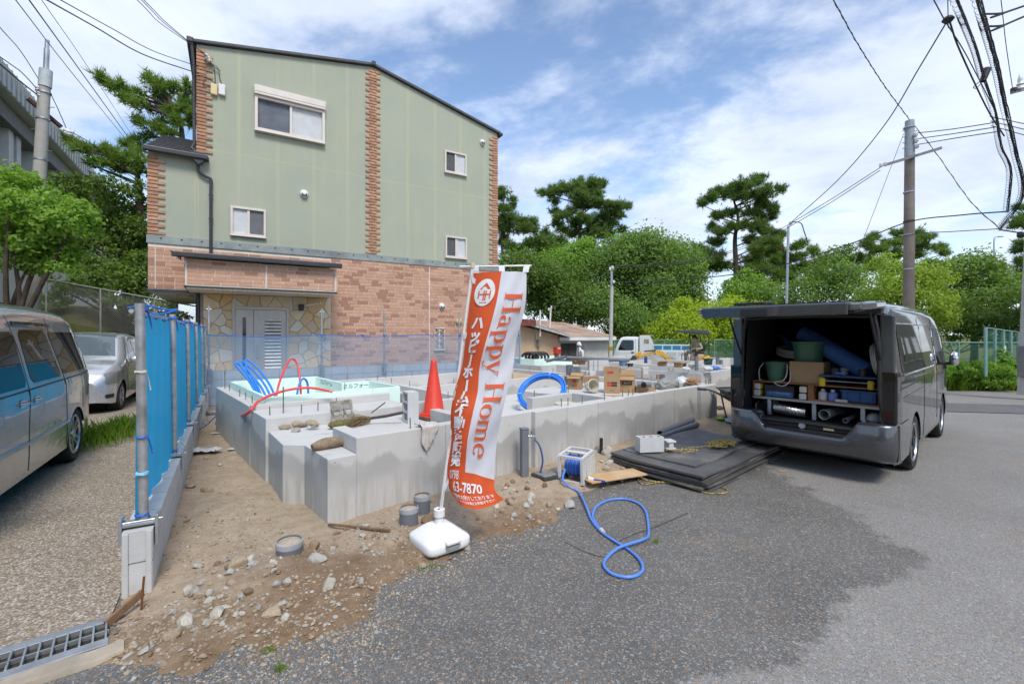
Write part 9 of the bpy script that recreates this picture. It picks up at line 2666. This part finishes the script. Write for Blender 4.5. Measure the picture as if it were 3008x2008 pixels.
def hand(J,E_,wrist,d,side,tagn,mi,s=1.0):
    """palm and five short fingers hanging from the wrist along d"""
    w = Vector(J[wrist][0]); d = Vector(d).normalized(); sd = Vector(side).normalized(); up = d.cross(sd)
    J['palm' + tagn] = (w + d * 0.07 * s,(0.035 * s,0.022 * s)); E_.append((wrist,'palm' + tagn,mi))
    for k,(o_,L) in enumerate(((-0.028,0.06),(-0.010,0.075),(0.010,0.07),(0.028,0.055))):
        a = w + d * 0.10 * s + sd * o_ * s; b_ = a + d * L * 0.6 * s + up * 0.008; c = b_ + d * L * 0.45 * s + up * 0.025 * s
        for nm,p_ in (('a',a),('b',b_),('c',c)): J['f%d%s%s' % (k,nm,tagn)] = (p_,0.010 * s)
        E_ += [('palm' + tagn,'f%da%s' % (k,tagn),mi),('f%da%s' % (k,tagn),'f%db%s' % (k,tagn),mi),('f%db%s' % (k,tagn),'f%dc%s' % (k,tagn),mi)]
    a = w + d * 0.045 * s - sd * 0.045 * s + up * 0.01; b_ = a + d * 0.045 * s + up * 0.03 * s
    J['t0' + tagn] = (a,0.012 * s); J['t1' + tagn] = (b_,0.010 * s); E_ += [('palm' + tagn,'t0' + tagn,mi),('t0' + tagn,'t1' + tagn,mi)]
def head_parts(t,c,look,hairm,r=0.095,towel=False):
    look = Vector(look).normalized(); sd = Vector((0,0,1)).cross(look).normalized()
    M_ = Matrix(((look.x,sd.x,0,c[0]),(look.y,sd.y,0,c[1]),(0,0,1,c[2]),(0,0,0,1)))
    for s in (-1,1):
        B().lathe([(0,-0.01),(0.011,0),(0,0.01)],8,M_ @ Matrix.Translation((r * 0.86,s * 0.033,0.012))).obj('eye',BLACKP,t)
        B().lathe([(0,-0.03),(0.014,-0.01),(0.016,0.012),(0,0.03)],8,M_ @ Matrix.Translation((-0.005,s * r * 0.86,0.0))).obj('ear',SKN,t)
    B().add([M_ @ Vector(p) for p in ((r * 0.9,0,0.02),(r * 1.16,0,-0.022),(r * 0.93,0.018,-0.028),(r * 0.93,-0.018,-0.028))],[(0,1,2),(0,3,1),(1,3,2)]).obj('nose',SKN,t)
    B().bc(0,0,0,0.01,0.045,0.008).obj('mouth',mat('lips',(0.22,0.08,0.06),0.6),t).matrix_local = M_ @ Matrix.Translation((r * 0.92,0,-0.055))
    P = []
    for i in range(9):
        th = i / 8 * math.pi * (0.56 if towel else 0.54); row = []
        for j in range(21):
            a = 2 * math.pi * j / 20
            x = math.sin(th) * math.cos(a); y = math.sin(th) * math.sin(a); z = math.cos(th)
            k = 1.13 + 0.05 * noise.noise(Vector((x * 4,y * 4,z * 4)))
            drop = 0.0 if x > 0.1 else -0.35 * (0.1 - x) * (i / 8)
            row.append(M_ @ Vector((x * r * k * 1.02 - 0.008,y * r * k * 0.92,(z + drop) * r * k * 1.15 + 0.018)))
        P.append(row)
    B().grid(P).obj('headwear' if towel else 'hair',hairm,t,smooth=80)
# worker in white
wx = D(1707,1006,19.5); WL = Vector((wx.x,19.5,-0.54))
H_ = wx.z - WL.z
k = H_ / 1.70
J = {n: (Vector(p) * k,r) for n,(p,r) in {'pelvis': ((0,0,0.92),(0.16,0.12)),'waist': ((-0.01,0,1.05),(0.15,0.11)),'chest': ((-0.03,0,1.26),(0.18,0.125)),'neck0': ((-0.05,0,1.42),0.065),'neck': ((-0.065,0,1.48),0.055),'chin': ((-0.10,0,1.53),0.066),'head': ((-0.09,0,1.60),0.098),'crown': ((-0.085,0,1.655),0.075),
     'shL': ((0.02,-0.19,1.38),0.07),'elL': ((0.03,-0.25,1.11),0.05),'wrL': ((-0.06,-0.26,0.87),0.034),'shR': ((-0.05,0.19,1.38),0.07),'elR': ((-0.08,0.26,1.11),0.05),'wrR': ((-0.18,0.25,0.88),0.034),
     'hipL': ((0.02,-0.09,0.87),0.10),'knL': ((0.06,-0.10,0.48),0.07),'anL': ((0.10,-0.10,0.10),0.05),'toL': ((-0.04,-0.11,0.04),0.04),'hipR': ((-0.03,0.09,0.87),0.10),'knR': ((-0.09,0.10,0.48),0.07),'anR': ((-0.08,0.10,0.09),0.05),'toR': ((-0.22,0.10,0.04),0.04)}.items()}
E_ = [('pelvis','waist',0),('waist','chest',0),('chest','neck0',0),('neck0','neck',1),('neck','chin',1),('chin','head',1),('head','crown',1),('chest','shL',0),('shL','elL',0),('elL','wrL',0),('chest','shR',0),('shR','elR',0),('elR','wrR',0),
      ('pelvis','hipL',2),('hipL','knL',2),('knL','anL',2),('anL','toL',3),('pelvis','hipR',2),('hipR','knR',2),('knR','anR',2),('anR','toR',3)]
hand(J,E_,'wrL',(-0.2,0,-1),(1,0,0),'L',4,1.1); hand(J,E_,'wrR',(-0.25,0,-1),(1,0,0),'R',4,1.1)
WSHIRT = mat('white_work_shirt',(0.66,0.67,0.70),0.85,var=0.1,scale=6,bump=0.4,bscale=14); KHA = mat('pale_trousers',(0.46,0.42,0.36),0.9,var=0.1,bump=0.4,bscale=14)
p1 = person('person','worker in white with a white head towel and yellow gloves by the shed',J,E_,[WSHIRT,SKN,KHA,BLACKP,mat('lime_glove',(0.55,0.68,0.08),0.7)],WL,None,None)
head_parts(p1,J['head'][0],(-1,-0.25,-0.25),mat('head_towel',(0.74,0.75,0.78),0.9),0.098,True)
# excavator operator
def exj(X,Yp,dy): return ex(X,Yp,dy)
OP0 = EXO
J = {'pelvis': (exj(1800,490,0),(0.15,0.13)),'waist': (exj(1810,430,0),(0.14,0.12)),'chest': (exj(1795,350,0),(0.165,0.13)),'neck0': (exj(1772,290,0),0.062),'neck': (exj(1760,268,0),0.052),'chin': (exj(1735,252,0),0.062),'head': (exj(1745,220,0),0.093),'crown': (exj(1750,195,0),0.072),
     'shL': (exj(1805,310,-0.18),0.068),'elL': (exj(1838,420,-0.26),0.05),'wrL': (exj(1745,425,-0.26),0.034),'shR': (exj(1765,312,0.17),0.066),'elR': (exj(1690,395,0.2),0.048),'wrR': (exj(1600,420,0.16),0.033),
     'hipL': (exj(1785,495,-0.10),0.095),'knL': (exj(1665,530,-0.17),0.068),'anL': (exj(1640,690,-0.17),0.048),'toL': (exj(1590,725,-0.18),0.038),'hipR': (exj(1780,490,0.10),0.095),'knR': (exj(1610,505,0.14),0.068),'anR': (exj(1590,660,0.14),0.048),'toR': (exj(1540,695,0.14),0.038)}
E_ = [('pelvis','waist',0),('waist','chest',0),('chest','neck0',0),('neck0','neck',1),('neck','chin',1),('chin','head',1),('head','crown',1),('chest','shL',0),('shL','elL',0),('elL','wrL',0),('chest','shR',0),('shR','elR',0),('elR','wrR',0),
      ('pelvis','hipL',2),('hipL','knL',2),('knL','anL',2),('anL','toL',3),('pelvis','hipR',2),('hipR','knR',2),('knR','anR',2),('anR','toR',3)]
hand(J,E_,'wrL',(-1,0,0.05),(0,1,0),'L',1,1.0); hand(J,E_,'wrR',(-1,0,-0.1),(0,1,0),'R',1,1.0)
p2 = person('person','operator in a beige work jacket and dark cap seated on the mini excavator',J,E_,[mat('beige_jacket',(0.40,0.34,0.23),0.9,var=0.12,scale=6,bump=0.4,bscale=14),SKN,mat('brown_trousers',(0.30,0.23,0.17),0.9,var=0.1),SLV],OP0,None,None)
head_parts(p2,J['head'][0],(-1,-0.1,-0.1),mat('navy_cap',(0.02,0.025,0.05),0.8),0.093)
# ------------------------------------------------------------------ houses across the road (behind the camera; they show in the car panels and panes)
for k,(cx,cy,w,h,c,lab) in enumerate(((27,16,9,6.5,(0.42,0.38,0.33),'beige two storey house across the road'),(22,3,8,6.0,(0.5,0.5,0.48),'pale grey house further along the road'),(-3,-12,8,6.2,(0.36,0.36,0.38),'grey house facing the plot across the road'))):
    t = thing('house',lab,'house',(cx,cy,0),math.atan2(F1.y,F1.x))
    B().box(-w/2,w/2,-3.5,3.5,-0.1,h).obj('wall',mat('street_wall_%d' % k,c,0.85,var=0.06,scale=1),t)
    B().prism([(-w/2 - 0.4,h),(w/2 + 0.4,h),(0,h + 1.8)],-4,4,Matrix(((1,0,0,0),(0,0,1,0),(0,1,0,0),(0,0,0,1)))).obj('roof',ROOF,t)
    for x in (-w * 0.3,0,w * 0.3):
        for z in (0.9,3.7):
            o = B().box(x - 0.8,x + 0.8,3.501,3.56,z,z + 1.3).obj('window',FRAME,t); B().box(x - 0.72,x + 0.72,3.561,3.57,z + 0.08,z + 1.22).obj('pane',CGLASS,o)
